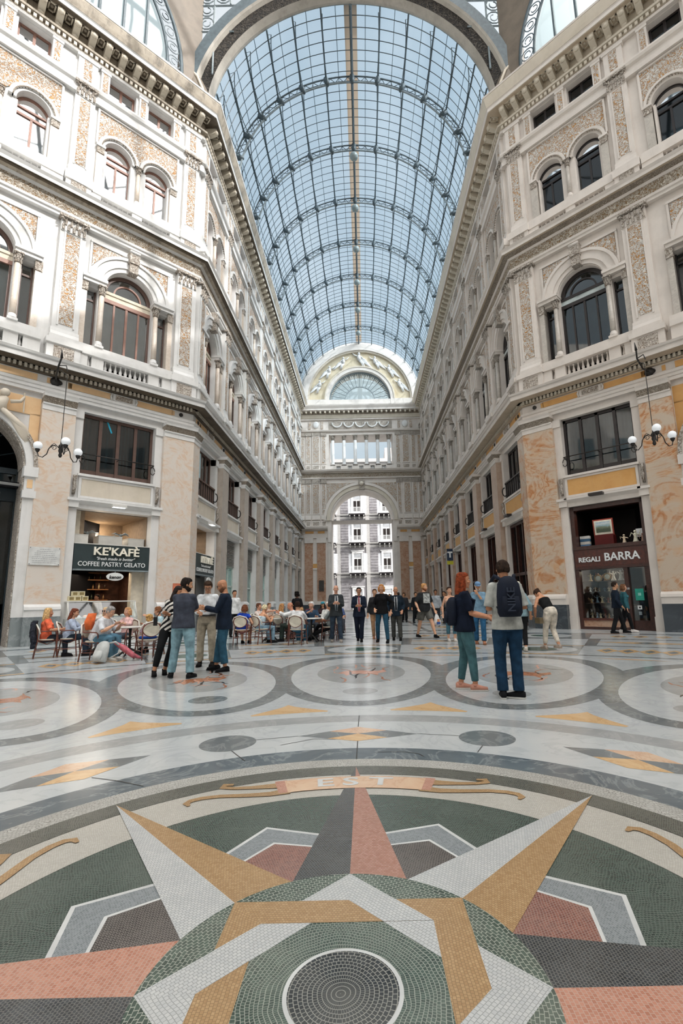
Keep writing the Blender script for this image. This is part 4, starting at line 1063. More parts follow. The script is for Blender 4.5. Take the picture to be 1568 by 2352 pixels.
# triangles and egg-shaped medallions
def egg(at, sl, ar, rc, n=56):
    pts = []
    for i in range(n):
        t = 2*PI*i/n; y = ar*cos(t); pts.append(((at+sl*y)*sin(t), rc+y))
    return pts
BROWNI = marble('red_brown_inlay', 'a5694c', 'b98262', '7d4a35', sc=3, r=.15); BLKI = flat('black_inlay', '3a3a3c', .15, .5); PNKI = marble('pink_inlay', 'cf9a86', 'd9ae9c', 'b57a66', sc=3, r=.15)
for k in range(16):
    A = 22.5*k; vis = abs(((A+180) % 360)-180) < 80
    inlay('medallion_border', egg(1.55, .09, 2.72, 7.03), 3+.3*(k % 2), GM, A); inlay('medallion', egg(1.21, .06, 2.37, 6.96), 4.5, WM, A)
    inlay('yellow_triangle', [P2(4.52,0)]+[P2(4.52-.42*(i/6)**.7, 6.2*i/6) for i in range(1,7)]+[P2(4.05,6-1.0*i) for i in range(0,13)]+[P2(4.52-.42*((6-i)/6)**.7, -6.2*(6-i)/6) for i in range(0,6)], 3, YM, A+11.25)
    if not vis: continue
    c = P2(7.15, A); disc('medallion_field', .78, c, 5.5, GML, ry=1.25, rot=A)
    disc('small_oval', .25, P2(5.27, A), 5.5, GM if k == 15 else GML)
    r = random.Random(30+k)
    for j in range(16):
        x0, y0 = r.uniform(-.5,.5), 7.15+r.uniform(-.8,.8); a0 = r.uniform(0, 6.3); pts = []
        for i in range(6):
            pts.append((x0, y0)); a0 += r.uniform(-.9,.9); x0 += .07*cos(a0); y0 += .13*sin(a0)
        ca, sa = cos(math.radians(A)), sin(math.radians(A)); pts = [(p[0]*ca+p[1]*sa, -p[0]*sa+p[1]*ca) for p in pts]
        ribbon('medallion_figure', pts, [.012,.03,.04,.04,.03,.008], 7, r.choice([BROWNI, BLKI, PNKI, BROWNI]))
    body = [(-.42,7.0),(-.3,7.25),(0,7.3),(.3,7.2),(.42,7.35),(.45,7.1),(.3,6.9),(.28,6.7),(.2,6.85),(-.15,6.9),(-.25,6.7),(-.3,6.9)]
    inlay('medallion_figure', body, 6.5, BROWNI if k != 0 else PNKI, A)
# outer belts
ring('grey_line', 10.05, 10.2, 4, GM, -90, 90); ring('grey_line', 12.32, 12.5, 4, GM, -90, 90); ring('grey_line', 14.5, 14.75, 4, GM, -90, 90); ring('dark_line', 16.7, 17.1, 4, GMD, -90, 90)
for k in range(-3, 4):
    A = 22.5*k
    for r0, r1, cr in ((10.2,12.32,.93),(14.75,16.7,.85)):
        ring('grey_panel', r0, r1, 5, GM, A-5.1, A+5.1, 8); c = P2((r0+r1)/2, A)
        disc('white_circle', cr, c, 6, WM); disc('green_circle', cr*.5, c, 7, GRN)
    ring('yellow_line', 10.14, 10.26, 6, YM, A-5.1, A+5.1, 8); ring('yellow_line', 12.26, 12.36, 6, YM, A-5.1, A+5.1, 8)
    for s in (-1, 1):
        ring('grey_panel', 12.5, 14.5, 5, GM, A+s*5.1, A+s*6.4, 3)
        for i in range(5):
            c = P2(13.5, A+s*(7.6+1.0*i)) if i > 3 else None
    B = A+11.25
    for j in range(4):
        for r0, r1, h in ((10.7,11.8,.55),(15.2,16.3,.5)):
            rc = (r0+r1)/2; a = B-3.3+2.2*j; cx_ = P2(rc, a)
            inlay('yellow_lozenge', [(0,h),(.24,0),(0,-h),(-.24,0)], 6, YM, a, cx_); inlay('grey_lozenge', [(0,h*.5),(.12,0),(0,-h*.5),(-.12,0)], 7, GM, a, cx_)
    c = P2(13.5, B); inlay('yellow_lozenge', [(0,.3),(1.3,0),(0,-.3),(-1.3,0)], 6, YM, B, c); inlay('grey_lozenge', [(0,.3),(.3,0),(0,-.3),(-.3,0)], 7, GM, B, c)
    inlay('peach_leaf', [P2(9.65,-4),P2(9.75,0),P2(9.65,4),P2(9.55,0)], 5, PM, B)
# the nave floor
for s in (-1, 1): inlay('grey_border', [(CX+s*6.3,17.5),(CX+s*6.7,17.5),(CX+s*6.7,54.5),(CX+s*6.3,54.5)], 4, GM); inlay('grey_border', [(CX+s*2.6,17.5),(CX+s*2.8,17.5),(CX+s*2.8,54.5),(CX+s*2.6,54.5)], 4, GM)
for i in range(9):
    y = 18.2+4.58*i; inlay('grey_cross_band', [(-7,y),(7,y),(7,y+.5),(-7,y+.5)], 5, GMD if i % 2 else GM)
    if i < 8:
        disc('white_circle', 1.5, (CX,y+2.5), 6, GML); disc('green_circle', .8, (CX,y+2.5), 7, GRN)
        for s in (-1, 1): inlay('yellow_lozenge', [(0,1.1),(1.4,0),(0,-1.1),(-1.4,0)], 6, YM, 0, (CX+s*4.5,y+2.5)); inlay('grey_lozenge', [(0,.6),(.8,0),(0,-.6),(-.8,0)], 7, GM, 0, (CX+s*4.5,y+2.5))
# vestibule side walls and the street
m = MB(); ASP = flat('street_paving', '6b6965', .7, .2, var=.15, sc=2); m.box(-30,30,57.7,90,-.02,.012,ASP); m.build('street_paving', FL)
# ------------------------------------------------------------------ building across the street
YB = 70.0; BW = flat('white_painted_stucco','bdbbb9',.8,.2,var=.05); BG = flat('grey_render','9a979a',.85,.2,var=.1,sc=2); BSL = flat('balcony_slab','2b2729',.7,.2); SHU = flat('white_shutter','e4e6ea',.6,.3); WFR = flat('white_window_joinery','efefef',.5,.4)  # BSL is near black so the slabs carry the balcony shadows in their colour
BLD = empty('facing_building', (CX, YB, 0), label='grey and white five storey building with shuttered balcony windows, seen through the end arch', cat='building')
m = MB(); m.box(-14,14,0,1,0,22.4,BG)
for i in range(-7,8):
    x = -.15+4.6*i/1.0*.0
m.build('front_wall', BLD)
RW = []
def rust(mb, x0, x1, z0, z1):
    n = int((z1-z0)/.42)
    for i in range(n): mb.box(x0, x1, -.06, 0, z0+.42*i+.02, z0+.42*i+.37, BG if True else BW)
PX = 4.44
xs = [-.85+PX*i for i in range(-2, 4)]
zf = [5.37, 9.9, 14.28, 18.7]
m = MB()
for i in range(-3, 4):
    c = -.85+PX*i+1.6; m.box(c-.3, c+.3, -.12, 0, 0, 22.4, BW)
    for z in zf: rust(m, c+.34, c+1.5, z-4.2, z-.3)
for z in zf: m.box(-14, 14, -.18, 0, z-.12, z+.1, BW); m.box(-14, 14, -.1, 0, z-.6, z-.35, BW)
m.build('stone_banding', BLD)
wf = MB(); 
wf.box(-.85,-.62,-.12,.05,0,3.1,WFR); wf.box(.62,.85,-.12,.05,0,3.1,WFR); wf.box(-.85,.85,-.14,.05,2.95,3.25,WFR); wf.box(-1.0,1.0,-.2,.02,3.25,3.4,WFR)
wf.box(-.62,.62,-.02,.05,0,2.95,WFR)
for x in (-.5,.06): wf.box(x,x+.44,-.05,-.02,.5,2.1,BLACKF)
wf.box(-.5,.5,-.05,-.02,2.35,2.85,flat('pale_pane','b9bcc0',.3,.5))
wfm = wf.mesh('window')
sh = MB(); sh.box(0,.75,-.05,0,.05,3.0,SHU)
for k in range(14): sh.box(.06,.69,-.065,-.05,.2+.2*k,.3+.2*k,SHU)
shm = sh.mesh('shutter')
bl = MB(); bl.box(-1.22,1.22,-1.05,0,-.16,.02,BSL)
for x in (-1.05,-.35,.35,1.05): bl.prism([(x-.08,-.18),(x-.08,-.7),(x+.08,-.7),(x+.08,-.18)], -.5, 0, BW); bl.box(x-.07,x+.07,-1.05,-.4,-.34,-.18,BW)
bl.tube([(-1.2,-1.0,1.0),(1.2,-1.0,1.0)],.03,WFR,4); bl.tube([(-1.2,-1.0,.1),(1.2,-1.0,.1)],.03,WFR,4)
for k in range(25): bl.tube([(-1.2+.1*k,-1.0,.05),(-1.2+.1*k,-1.0,1.0)],.014,WFR,4)
for s in (-1,1):
    bl.tube([(s*1.2,-1.0,1.0),(s*1.2,0,1.0)],.03,WFR,4)
    for k in range(10): bl.tube([(s*1.2,-.11*k,.05),(s*1.2,-.11*k,1.0)],.014,WFR,4)
blm = bl.mesh('balcony')
for z in [0.0]+zf[:-1]:
    for x in xs:
        mkobj('window', wfm, BLD, T(x,-.02,z+.05))
        if z > 0:
            mkobj('balcony', blm, BLD, T(x,0,z))
            mkobj('shutter', shm, BLD, T(x-.85,-.06,z) @ RZ(PI-.12)); mkobj('shutter', shm, BLD, T(x+.85,-.12,z) @ RZ(.1))
m = MB(); m.box(-14,14,-.8,1,22.4,22.9,BW); m.build('roof_cornice', BLD)
# pale block seen over the roof through the loggia
b2 = MB(); b2.box(-1,9,0,8,0,34,flat('pinkish_render','d8cbc4',.8,.2)); b2.box(-12,-1,2,8,0,30,BW); b2.build('distant_building', None, T(6,98,0), label='pale pinkish distant building above the roofline, behind the loggia columns', cat='building')
# ------------------------------------------------------------------ people
SKIN = {k: None for k in ()}
def skin(c): return flat('skin_'+c, c, .55, .35, var=.05, sc=18)
def cloth(name, c, var=.16, sc=9): return flat(name, c, .85, .15, var=var, sc=sc)
def striped(name, a, b, sc=30, rot=(0,0,0)):
    if name in MATS: return MATS[name]
    q = NT(name); w = q.n('TexWave', wave_type='BANDS', bands_direction='Z'); w.inputs['Scale'].default_value = sc; w.inputs['Distortion'].default_value = 1.5
    q.l(q.scaled((1,1,1), rot), w.inputs['Vector']); q.color(q.ramp(w.outputs['Fac'], [(.45, a), (.55, b)])); q.rough(.8, .2); MATS[name] = q.mat; return q.mat
BAKE = []
def remesh(o, vox, sm=3, disp=0, dsc=.06):
    m = o.modifiers.new('r', 'REMESH'); m.mode = 'VOXEL'; m.voxel_size = vox; m.use_smooth_shade = True
    m = o.modifiers.new('s', 'SMOOTH'); m.iterations = sm; m.factor = .5
    if disp:
        key = 'fold%d' % int(dsc*100)
        tx = bpy.data.textures.get(key) or bpy.data.textures.new(key, 'CLOUDS'); tx.noise_scale = dsc
        m = o.modifiers.new('d', 'DISPLACE'); m.texture = tx; m.strength = disp; m.mid_level = .5
    BAKE.append(o); return o
def ik(a, b, l1, l2, pole):
    a = Vector(a); b = Vector(b); d = b-a; L = d.length
    if L > (l1+l2)*.999: d = d*((l1+l2)*.999/L); b = a+d; L = d.length
    x = (l1*l1-l2*l2+L*L)/(2*L); h = math.sqrt(max(0, l1*l1-x*x)); u = d/L
    p = Vector(pole); p = p-u*p.dot(u)
    if p.length < 1e-5: p = u.orthogonal()
    return a+u*x+p.normalized()*h, b
def person(loc, head=0, H=1.75, label='', sex='m', tone='c99a7c', top='3a4256', pants='6d8ea0', shoe='1c1c1e', hair='2a211d', hairstyle='short', sleeve=.45, sit=False,
           footL=None, footR=None, handL=None, handR=None, eL=None, eR=None, lean=0, side=0, hy=0, hp=0, topm=None, pantm=None, legs=1.0, jacket=None, tie=None, belly=0, vox=.012, beard=None, fist=False,
           cap=None, glasses=None, skirt=None, hips=(0,0,0), tw=0, tuck=False, group=None, toe=(0,0), fat=1.0, bare=False, sole=None, z0=0, under='d8dadc'):
    s = H/1.75; root = empty('person', T(loc[0], loc[1], .005+z0) @ RZ(math.radians(head)) @ Matrix.Scale(s, 4), label=label, cat='person', group=group)
    sk = skin(tone); fem = sex == 'f'
    hipz = .5 if sit else .94
    pel = Vector((hips[0], hips[1], hipz+hips[2])); ln, sd = math.radians(lean), math.radians(side)
    up = Vector((sin(sd), -sin(ln), cos(ln)*cos(sd))).normalized(); t_ = math.radians(tw)
    right = Vector((cos(t_), sin(t_), 0)); right = (right-up*right.dot(up)).normalized(); fwd = up.cross(right)*-1  # forward is -y
    sp = lambda z, f=0, x=0: pel+up*z+fwd*f+right*x
    SW = .138 if fem else .158; sh = {1: sp(.43,0,SW), -1: sp(.43,0,-SW)}
    hip = {1: pel+Vector((.09,0,-.02)), -1: pel+Vector((-.09,0,-.02))}
    fL = Vector(footL or ((.11,-.42,.08) if sit else (.11,0,.08))); fR = Vector(footR or ((-.11,-.42,.08) if sit else (-.11,0,.08)))
    feet = {1: fL, -1: fR}; arms = {}; legsj = {}
    for k in (1, -1):
        kn, an = ik(hip[k], feet[k], *((.44,.43) if sit else (.428,.418)), (k*.12,-1,.35 if sit else 0)); legsj[k] = (kn, an)
        hd = handL if k > 0 else handR; el = eL if k > 0 else eR
        if hd is None: hd = (hips[0]+k*.25, hips[1]-.03, hipz-.1) if not sit else (hips[0]+k*.12, -.3, .62)
        e, w = ik(sh[k], hd, .285, .26, el or (k*.5, .8, -.3)); arms[k] = (e, w)
    # ---- body: one surface
    b = MB(); ry_ = lambda z: 1
    R = lambda z, rx, ry, f=0: (sp(z, f), rx*fat, ry*fat, right, fwd)
    tors = [R(-.09,.06,.05), R(-.04,.125,.085), R(.04,.155,.105), R(.14,.135 if fem else .148,.1+belly*.5,belly*.3), R(.26,.14 if fem else .16,.108+belly*.3,.005+belly*.2), R(.36,.145 if fem else .165,.112), R(.43,.12 if fem else .135,.085), R(.475,.085,.068), R(.52,.056,.058)]
    b.loft(tors, sk)
    if fem:
        for k in (1,-1): b.sphere(sp(.33,.09,k*.07), (.07,.06,.065), sk, 10)
    hc = sp(.6, .02); yw, ph = math.radians(hy), math.radians(hp)
    hf = (fwd*cos(yw)+right*sin(yw)); hf = (hf*cos(ph)-Vector((0,0,1))*sin(ph)).normalized(); hu = Vector((0,0,1)); hu = (hu*.75+up*.25); hu = (hu-hf*hu.dot(hf)).normalized(); hr = hf.cross(hu)
    hc = sp(.54)+hu*.118+hf*.02
    HP = lambda f, r, u: hc+hf*f+hr*r+hu*u
    b.tube([sp(.44), sp(.52), HP(-.02,0,-.06)], [.062,.052,.055], sk, 10)
    b.loft([(HP(.012,0,-.118),.022,.026,hr,hf),(HP(.008,0,-.1),.042,.055,hr,hf),(HP(0,0,-.05),.06,.078,hr,hf),(HP(-.004,0,0),.07,.09,hr,hf),(HP(-.006,0,.05),.072,.092,hr,hf),(HP(-.01,0,.09),.058,.075,hr,hf),(HP(-.012,0,.112),.025,.035,hr,hf)], sk)
    b.tube([HP(.082,0,.012),HP(.094,0,-.016),HP(.101,0,-.032),HP(.085,0,-.042)], [.009,.012,.014,.01], sk, 6)
    for k in (1,-1):
        b.sphere(HP(-.012,k*.072,-.012), .017, sk, 6, 1.5); b.sphere(HP(.066,k*.036,-.03), .022, sk, 8)
    b.sphere(HP(.076,0,-.068), (.018,.018,.012), sk, 8); b.sphere(HP(.062,0,-.1), .022, sk, 8)
    for k in (1, -1):
        kn, an = legsj[k]; h = hip[k]
        b.tube([h+(0,0,.03) if False else h, h.lerp(kn,.35), h.lerp(kn,.8), kn, kn.lerp(an,.25), kn.lerp(an,.6), an], [.09*fat,.084*fat,.062*fat,.056,.056*fat,.045,.036], sk, 10)
        ta = math.radians(toe[0 if k > 0 else 1]); td = Vector((sin(ta), -cos(ta), 0)); 
        b.tube([an-td*.03+Vector((0,0,-.03)), an+td*.06+Vector((0,0,-.045)), an+td*.15+Vector((0,0,-.055))], [.036,.036,.022], sk, 8)
        e, w = arms[k]; S_ = sh[k]
        b.tube([sp(.43,0,k*SW*.3), S_], [.05,.05], sk, 10); b.sphere(S_, .048, sk, 10); b.tube([S_, S_.lerp(e,.4), e, e.lerp(w,.3), w], [.05,.045*fat,.037,.04*fat,.026], sk, 10)
        # hand: palm, four fingers of different lengths, thumb from the side
        d = (w-e).normalized(); hdn = fwd.cross(d)*k
        if hdn.length < .2: hdn = right*-k
        hdn = hdn.normalized(); nrm = d.cross(hdn).normalized()   # palm normal
        inward = Vector((-k,0,0)) if not sit else Vector((0,0,-1))
        if nrm.dot(inward) < 0: nrm = -nrm
        sdv = d.cross(nrm).normalized()
        if sdv.dot(fwd) < 0: sdv = -sdv      # thumb side points forward
        pc = w+d*.045; b.loft([(w+d*.005,.024,.02,sdv,nrm),(w+d*.03,.035,.017,sdv,nrm),(w+d*.075,.041,.014,sdv,nrm),(w+d*.092,.036,.011,sdv,nrm)], sk, 10)
        for i, (o, L) in enumerate(((.03,.072),(.01,.082),(-.011,.076),(-.03,.06))):
            p0 = w+d*.082+sdv*o; c1 = .25 if not fist else .9
            p1 = p0+(d*cos(c1)+nrm*sin(c1))*L*.45; p2 = p1+(d*cos(c1*2.1)+nrm*sin(c1*2.1))*L*.32; p3 = p2+(d*cos(c1*3)+nrm*sin(c1*3))*L*.23
            b.tube([p0,p1,p2,p3], [.0098,.0092,.0085,.007], sk, 6)
        t0 = w+d*.03+sdv*.03; t1 = t0+(d*.6+sdv*.7+nrm*.2).normalized()*.035; t2 = t1+(d*.85+sdv*.2+nrm*.4).normalized()*.03
        b.tube([t0-sdv*.01,t0,t1,t2], [.013,.0135,.011,.009], sk, 6)
    remesh(b.build('body', root), vox*.72, 2)
    # ---- face details
    f_ = MB(); ey = flat('eye_dark','2b2320',.2,.6,var=0); lp = flat('lips_'+tone, 'a8685a', .5, .4, var=0)
    for k in (1,-1):
        f_.sphere(HP(.0815,k*.03,.006), (.0105,.0105,.0045), flat('eye_white','d9d4cf',.3,.5,var=0), 8); f_.sphere(HP(.0885,k*.03,.006), .0062, ey, 8)
        f_.tube([HP(.083,k*.016,.025),HP(.087,k*.032,.027),HP(.078,k*.046,.023)], .0034, cloth('brow_'+hair, hair), 5)
    f_.tube([HP(.083,-.024,-.068),HP(.095,0,-.066),HP(.083,.024,-.068)], [.004,.007,.004], lp, 6)
    f_.build('face_features', root)
    if glasses:
        g = MB(); gm = flat('glasses_'+glasses, glasses, .2, .6, var=0)
        for k in (1,-1):
            ring_tube(g, HP(.095,k*.032,.004), .021, .0026, gm, hr, hu, 12, 4)
            if glasses == '111114': g.sphere(HP(.094,k*.032,.004), (.02,.008,.017), gm, 8)
            g.tube([HP(.095,k*.052,.008),HP(.03,k*.078,.008),HP(-.02,k*.078,.002)], .0025, gm, 4)
        g.tube([HP(.097,-.012,.008),HP(.097,.012,.008)], .0025, gm, 4); g.build('glasses', root)
    # ---- hair
    hm = cloth('hair_'+hair, hair, var=.25, sc=30)
    if hairstyle != 'bald' or cap:
        h = MB(); rr = random.Random(len(label))
        if hairstyle == 'fringe': h.tube([HP(-.01,k*.072,.0) if False else HP(.0+.0,.0,.0) for k in (0,1)] if False else [HP(-.06,.066,-.0),HP(-.09,0,-.01),HP(-.06,-.066,.0)], [.02,.028,.02], hm, 8)
        elif hairstyle != 'bald':
            h.loft([(HP(-.03,0,-.05),.066,.066,hr,hf),(HP(-.03,0,-.01),.078,.078,hr,hf),(HP(-.022,0,.03),.081,.087,hr,hf),(HP(-.014,0,.066),.078,.094,hr,hf),(HP(-.012,0,.098),.066,.086,hr,hf),(HP(-.014,0,.122),.035,.05,hr,hf)], hm)
            for i in range(26 if vox < .011 else 10):
                a = rr.uniform(-2.2, 2.2); u0 = rr.uniform(.05,.1); rad = .075
                h.tube([HP(-.012-rad*cos(a)*.9, rad*sin(a)*.85, u0), HP(-.02-rad*1.12*cos(a), rad*1.08*sin(a), u0-.05), HP(-.03-rad*1.1*cos(a), rad*1.02*sin(a), u0-.09)], [.012,.012,.007], hm, 5)
            if hairstyle in ('long','wavy'):
                L = .34 if hairstyle == 'long' else .26
                for i in range(22):
                    a = rr.uniform(-1.9, 1.9); x = sin(a)*.078; y = -.02-cos(a)*.075; wv = rr.uniform(-.015,.015)
                    p3 = sp(.46-.0, -.11, 0) if a == 9 else None
                    base = HP(y, x, .03); m1 = HP(y*1.08, x*1.12, -.07); m2 = HP(y*1.05-.012, x*1.1+wv, -.16) ; e3 = HP(y*.9-.03, x*1.05+wv*2, -L+rr.uniform(0,.06))
                    h.tube([base,m1,m2,e3], [.02,.024,.026,.012], hm, 6)
            if hairstyle == 'curly':
                for i in range(60):
                    a = rr.uniform(-2.3,2.3); u0 = rr.uniform(-.1,.1); h.sphere(HP(-.02-.085*cos(a), .088*sin(a), u0), rr.uniform(.018,.028), hm, 6)
            if hairstyle in ('bun','bunup'): h.sphere(HP(-.1,0,.04 if hairstyle == 'bunup' else 0), .042, hm, 10); 
            if hairstyle == 'bob':
                for i in range(16):
                    a = -2+4*i/15; h.tube([HP(-.02-.08*cos(a),.082*sin(a),.05),HP(-.02-.092*cos(a),.092*sin(a),-.05),HP(-.03-.08*cos(a),.084*sin(a),-.11)], [.02,.024,.016], hm, 6)
        if h.v: remesh(h.build('hair', root), max(.007, vox*.7), 1)
    if beard:
        h = MB(); h.loft([(HP(.02,0,-.128),.025,.03,hr,hf),(HP(.015,0,-.105),.05,.064,hr,hf),(HP(.005,0,-.07),.064,.08,hr,hf),(HP(-.01,0,-.03),.073,.06,hr,hf)], cloth('beard_'+beard, beard, .2, 30)); h.build('beard', root)
    if cap:
        cm_ = cloth('cap_'+cap, cap); h = MB(); h.loft([(HP(0,0,.035),.083,.105,hr,hf),(HP(0,0,.07),.084,.104,hr,hf),(HP(-.004,0,.11),.068,.085,hr,hf),(HP(-.006,0,.13),.03,.04,hr,hf)], cm_)
        h.loft([(HP(.1,0,.036),.06,.06,hr,hf),(HP(.1,0,.044),.06,.06,hr,hf)], cm_); h.build('cap', root)
    # ---- clothes
    g = .012; tm = topm or cloth('cloth_'+top, top); pm = pantm or cloth('cloth_'+pants, pants)
    def torsoshell(z0, g, zt=.5, open_=False):
        rs = []
        for c in [(-.16,.187,.137,0),(-.06,.183,.134,0),(.04,.168,.121,0),(.14,.14 if fem else .155,.108+belly*.5,belly*.3),(.26,.145 if fem else .165,.115+belly*.3,.005+belly*.2),(.36,.148 if fem else .165,.118,0),(.42,.13 if fem else .145,.098,0),(.455,.1 if fem else .112,.082,0),(.485,.072,.068,0),(zt,.062,.064,0)]:
            if c[0] < z0: continue
            rs.append((sp(c[0], c[3]), (c[1]+g)*fat, (c[2]+g)*fat, right, fwd))
        rs.insert(0, (sp(z0), rs[0][1], rs[0][2], right, fwd)) if rs and rs[0][0] != sp(z0) else None
        return rs
    def topmesh(nm, mt, g, z0, sl, zt=.5):
        t = MB(); t.loft(torsoshell(z0, g, zt), mt, 18)
        if fem:
            for k in (1,-1): t.sphere(sp(.33,.095,k*.07), (.075+g*.3,.062,.07), mt, 10)
        if sl > 0:
            for k in (1,-1):
                e, w = arms[k]; S_ = sh[k]; t.tube([sp(.42,0,k*SW*.3), S_], [.055+g*.5,.05+g], mt, 12); t.sphere(S_, .047+g, mt, 12); pts = [S_]; rs = [.046+g]
                if sl <= .5: pts += [S_.lerp(e, sl), S_.lerp(e, sl*2 if sl*2 < .92 else .92)]; rs += [.052+g, .05+g]
                else: pts += [S_.lerp(e,.5), e, e.lerp(w,.5), e.lerp(w, min(.97, (sl-.5)*2))]; rs += [.047+g, .041+g, .038+g, .032+g]
                t.tube(pts, rs, mt, 12)
        if sl > 0 and not fem: t.loft([(sp(.465,.004),.078,.078,right,fwd),(sp(.49,.004),.068,.071,right,fwd),(sp(.505,-.002),.062,.066,right,fwd)], mt, 16)
        return remesh(t.build(nm, root), vox, 3, .006, .09)
    if bare: topmesh('strap_top', tm, .008, .06 if not tuck else .02, 0, .4) if False else None
    if bare:
        t = MB(); t.loft([(sp(z), (rx+.008)*fat, (ry+.01)*fat, right, fwd) for z, rx, ry in ((.02,.155,.11),(.14,.135,.104),(.26,.14,.112),(.33,.15,.125),(.37,.15,.12))], tm, 18); t.build('strap_top', root)
    elif jacket:
        topmesh('shirt', cloth('cloth_'+under, under), .006, 0, .95)
        jm = cloth('cloth_'+jacket, jacket); topmesh('jacket', jm, .02, -.17 if not sit else -.08, .95)
        # open lapel wedge showing the shirt, and the tie
        v = MB(); L3 = [sp(.485,.075,-.045), sp(.485,.075,.045), sp(.36,.155+belly*.2,.055), sp(.2,.158+belly*.6,.05), sp(.0,.155,.03), sp(.0,.155,-.03), sp(.2,.158+belly*.6,-.05), sp(.36,.155+belly*.2,-.055)]
        v.add(L3+[p-fwd*.03 for p in L3], [(0,1,2,7),(7,2,3,6),(6,3,4,5)]+[(i,(i+1)%8,8+(i+1)%8,8+i) for i in range(8)], cloth('cloth_'+under, under), True); v.build('shirt_front', root)
        if tie:
            t = MB(); t.tube([sp(.47,.09),sp(.44,.115),sp(.36,.165+belly*.2),sp(.2,.17+belly*.6),sp(.04,.165),sp(.0,.16)], [.018,.013,.022,.026,.03,.006], cloth('tie_'+tie, tie), 6); t.build('tie', root)
    else: topmesh('shirt' if sleeve > .5 else 'tee_shirt', tm, g+.005, (.07 if tuck else (-.1 if not sit else -.04)), sleeve)
    if skirt:
        t = MB(); ks = (legsj[1][0]+legsj[-1][0])/2
        if sit: t.tube([pel, pel.lerp(ks,.5), ks+Vector((0,-.03,0))], [.17,.16,.15], cloth('cloth_'+skirt, skirt), 14)
        else: t.loft([(pel+Vector((0,0,.06)),.15,.11,right,fwd),(pel+Vector((0,0,-.1)),.18,.14,right,fwd),(pel+Vector((0,0,-.4)),.2,.16,right,fwd)], cloth('cloth_'+skirt, skirt), 18)
        t.build('skirt', root)
    else:
        t = MB(); w_ = .014 if not fem else .008
        t.loft([(pel+up*.07,(.158+w_)*fat,(.112+w_)*fat,right,fwd),(pel+up*.0,(.165+w_)*fat,(.115+w_)*fat,right,fwd),(pel+Vector((0,0,-.08)),(.155+w_)*fat,(.11+w_)*fat,right,fwd),(pel+Vector((0,0,-.12)),.09,.08,right,fwd)], pm, 18)
        t.sphere(pel+Vector((0,0,-.03))-fwd*.03, (.13,.1,.1), pm, 12)
        if fem:
            for k in (1,-1): t.sphere(pel+Vector((k*.07,0,-.04))-fwd*.05, (.08,.075,.085), pm, 10)
        for k in (1,-1):
            kn, an = legsj[k]; h_ = hip[k]; pts = [h_, h_.lerp(kn,.35), h_.lerp(kn,.8)]; rs = [(.084+w_)*fat,(.086+w_)*fat,(.066+w_)*fat]
            if legs <= .5: rs = [(.098+w_)*fat,(.096+w_)*fat,(.088+w_)*fat]
            if legs > .5: pts += [kn, kn.lerp(an,.3), kn.lerp(an,.65), kn.lerp(an, legs*2-1 if legs < 1 else .97)]; e_ = .0 if fem else .012; rs += [(.06+w_),(.058+w_),(.05+w_+e_*.5),(.044+w_+e_)]
            t.tube(pts, rs, pm, 12)
        remesh(t.build('shorts' if legs <= .5 else 'trousers', root), vox, 2, .009 if not fem else .005, .07)
        if tuck:
            q = MB(); q.loft([(pel+up*.05,(.178+w_)*fat,(.132+w_)*fat,right,fwd),(pel+up*.085,(.176+w_)*fat,(.13+w_)*fat,right,fwd)], flat('black_leather_belt','1d1b1a',.4,.5), 20); q.build('belt', root)
    for k in (1,-1):
        kn, an = legsj[k]; ta = math.radians(toe[0 if k > 0 else 1]); td = Vector((sin(ta), -cos(ta), 0)); sdx = Vector((cos(ta), sin(ta), 0)); base = Vector((an.x, an.y, an.z-.08)); u = Vector((0,0,1))
        q = MB(); sm_ = cloth('shoe_'+shoe, shoe, .08)
        q.loft([(base-td*.075+u*.045,.03,.04,sdx,u),(base-td*.05+u*.05,.038,.048,sdx,u),(base+u*.055,.042,.052,sdx,u),(base+td*.06+u*.042,.046,.04,sdx,u),(base+td*.12+u*.034,.046,.03,sdx,u),(base+td*.17+u*.03,.032,.024,sdx,u)], sm_, 12)
        q.tube([base-td*.01+u*.06, base+u*.1-td*.01], [.043,.045], sm_, 12)
        o = q.build('shoe', root); 
        q = MB(); o_ = [(-.08,-.026),(-.08,.026),(-.03,.036),(.05,.044),(.12,.048),(.175,.03),(.19,0),(.175,-.03),(.12,-.048),(.05,-.044),(-.03,-.036)]
        P = [base+td*a+sdx*c for a, c in o_]; n = len(P); q.add([p+u*.0 for p in P]+[p+u*.02 for p in P], [tuple(range(n)), tuple(range(2*n-1,n-1,-1))]+[(i,(i+1)%n,n+(i+1)%n,n+i) for i in range(n)], cloth('sole_'+(sole or shoe), sole or shoe, .05)); q.build('sole', o)
    root['_'] = 0; del root['_']
    return root, dict(sp=sp, HP=HP, arms=arms, pel=pel, sh=sh, fwd=fwd, right=right, up=up, s=s)
def bake():
    dg = bpy.context.evaluated_depsgraph_get(); dg.update(); res = []
    for o in BAKE: res.append((o, bpy.data.meshes.new_from_object(o.evaluated_get(dg))))
    for o, me in res:
        o.modifiers.clear(); o.data = me; me.name = o.name
def held(root, mb, name, label, cat, group=None):
    # a held thing is its own top-level object placed with the person's transform
    return mb.build(name, None, root.matrix_basis.copy(), label=label, cat=cat, group=group)
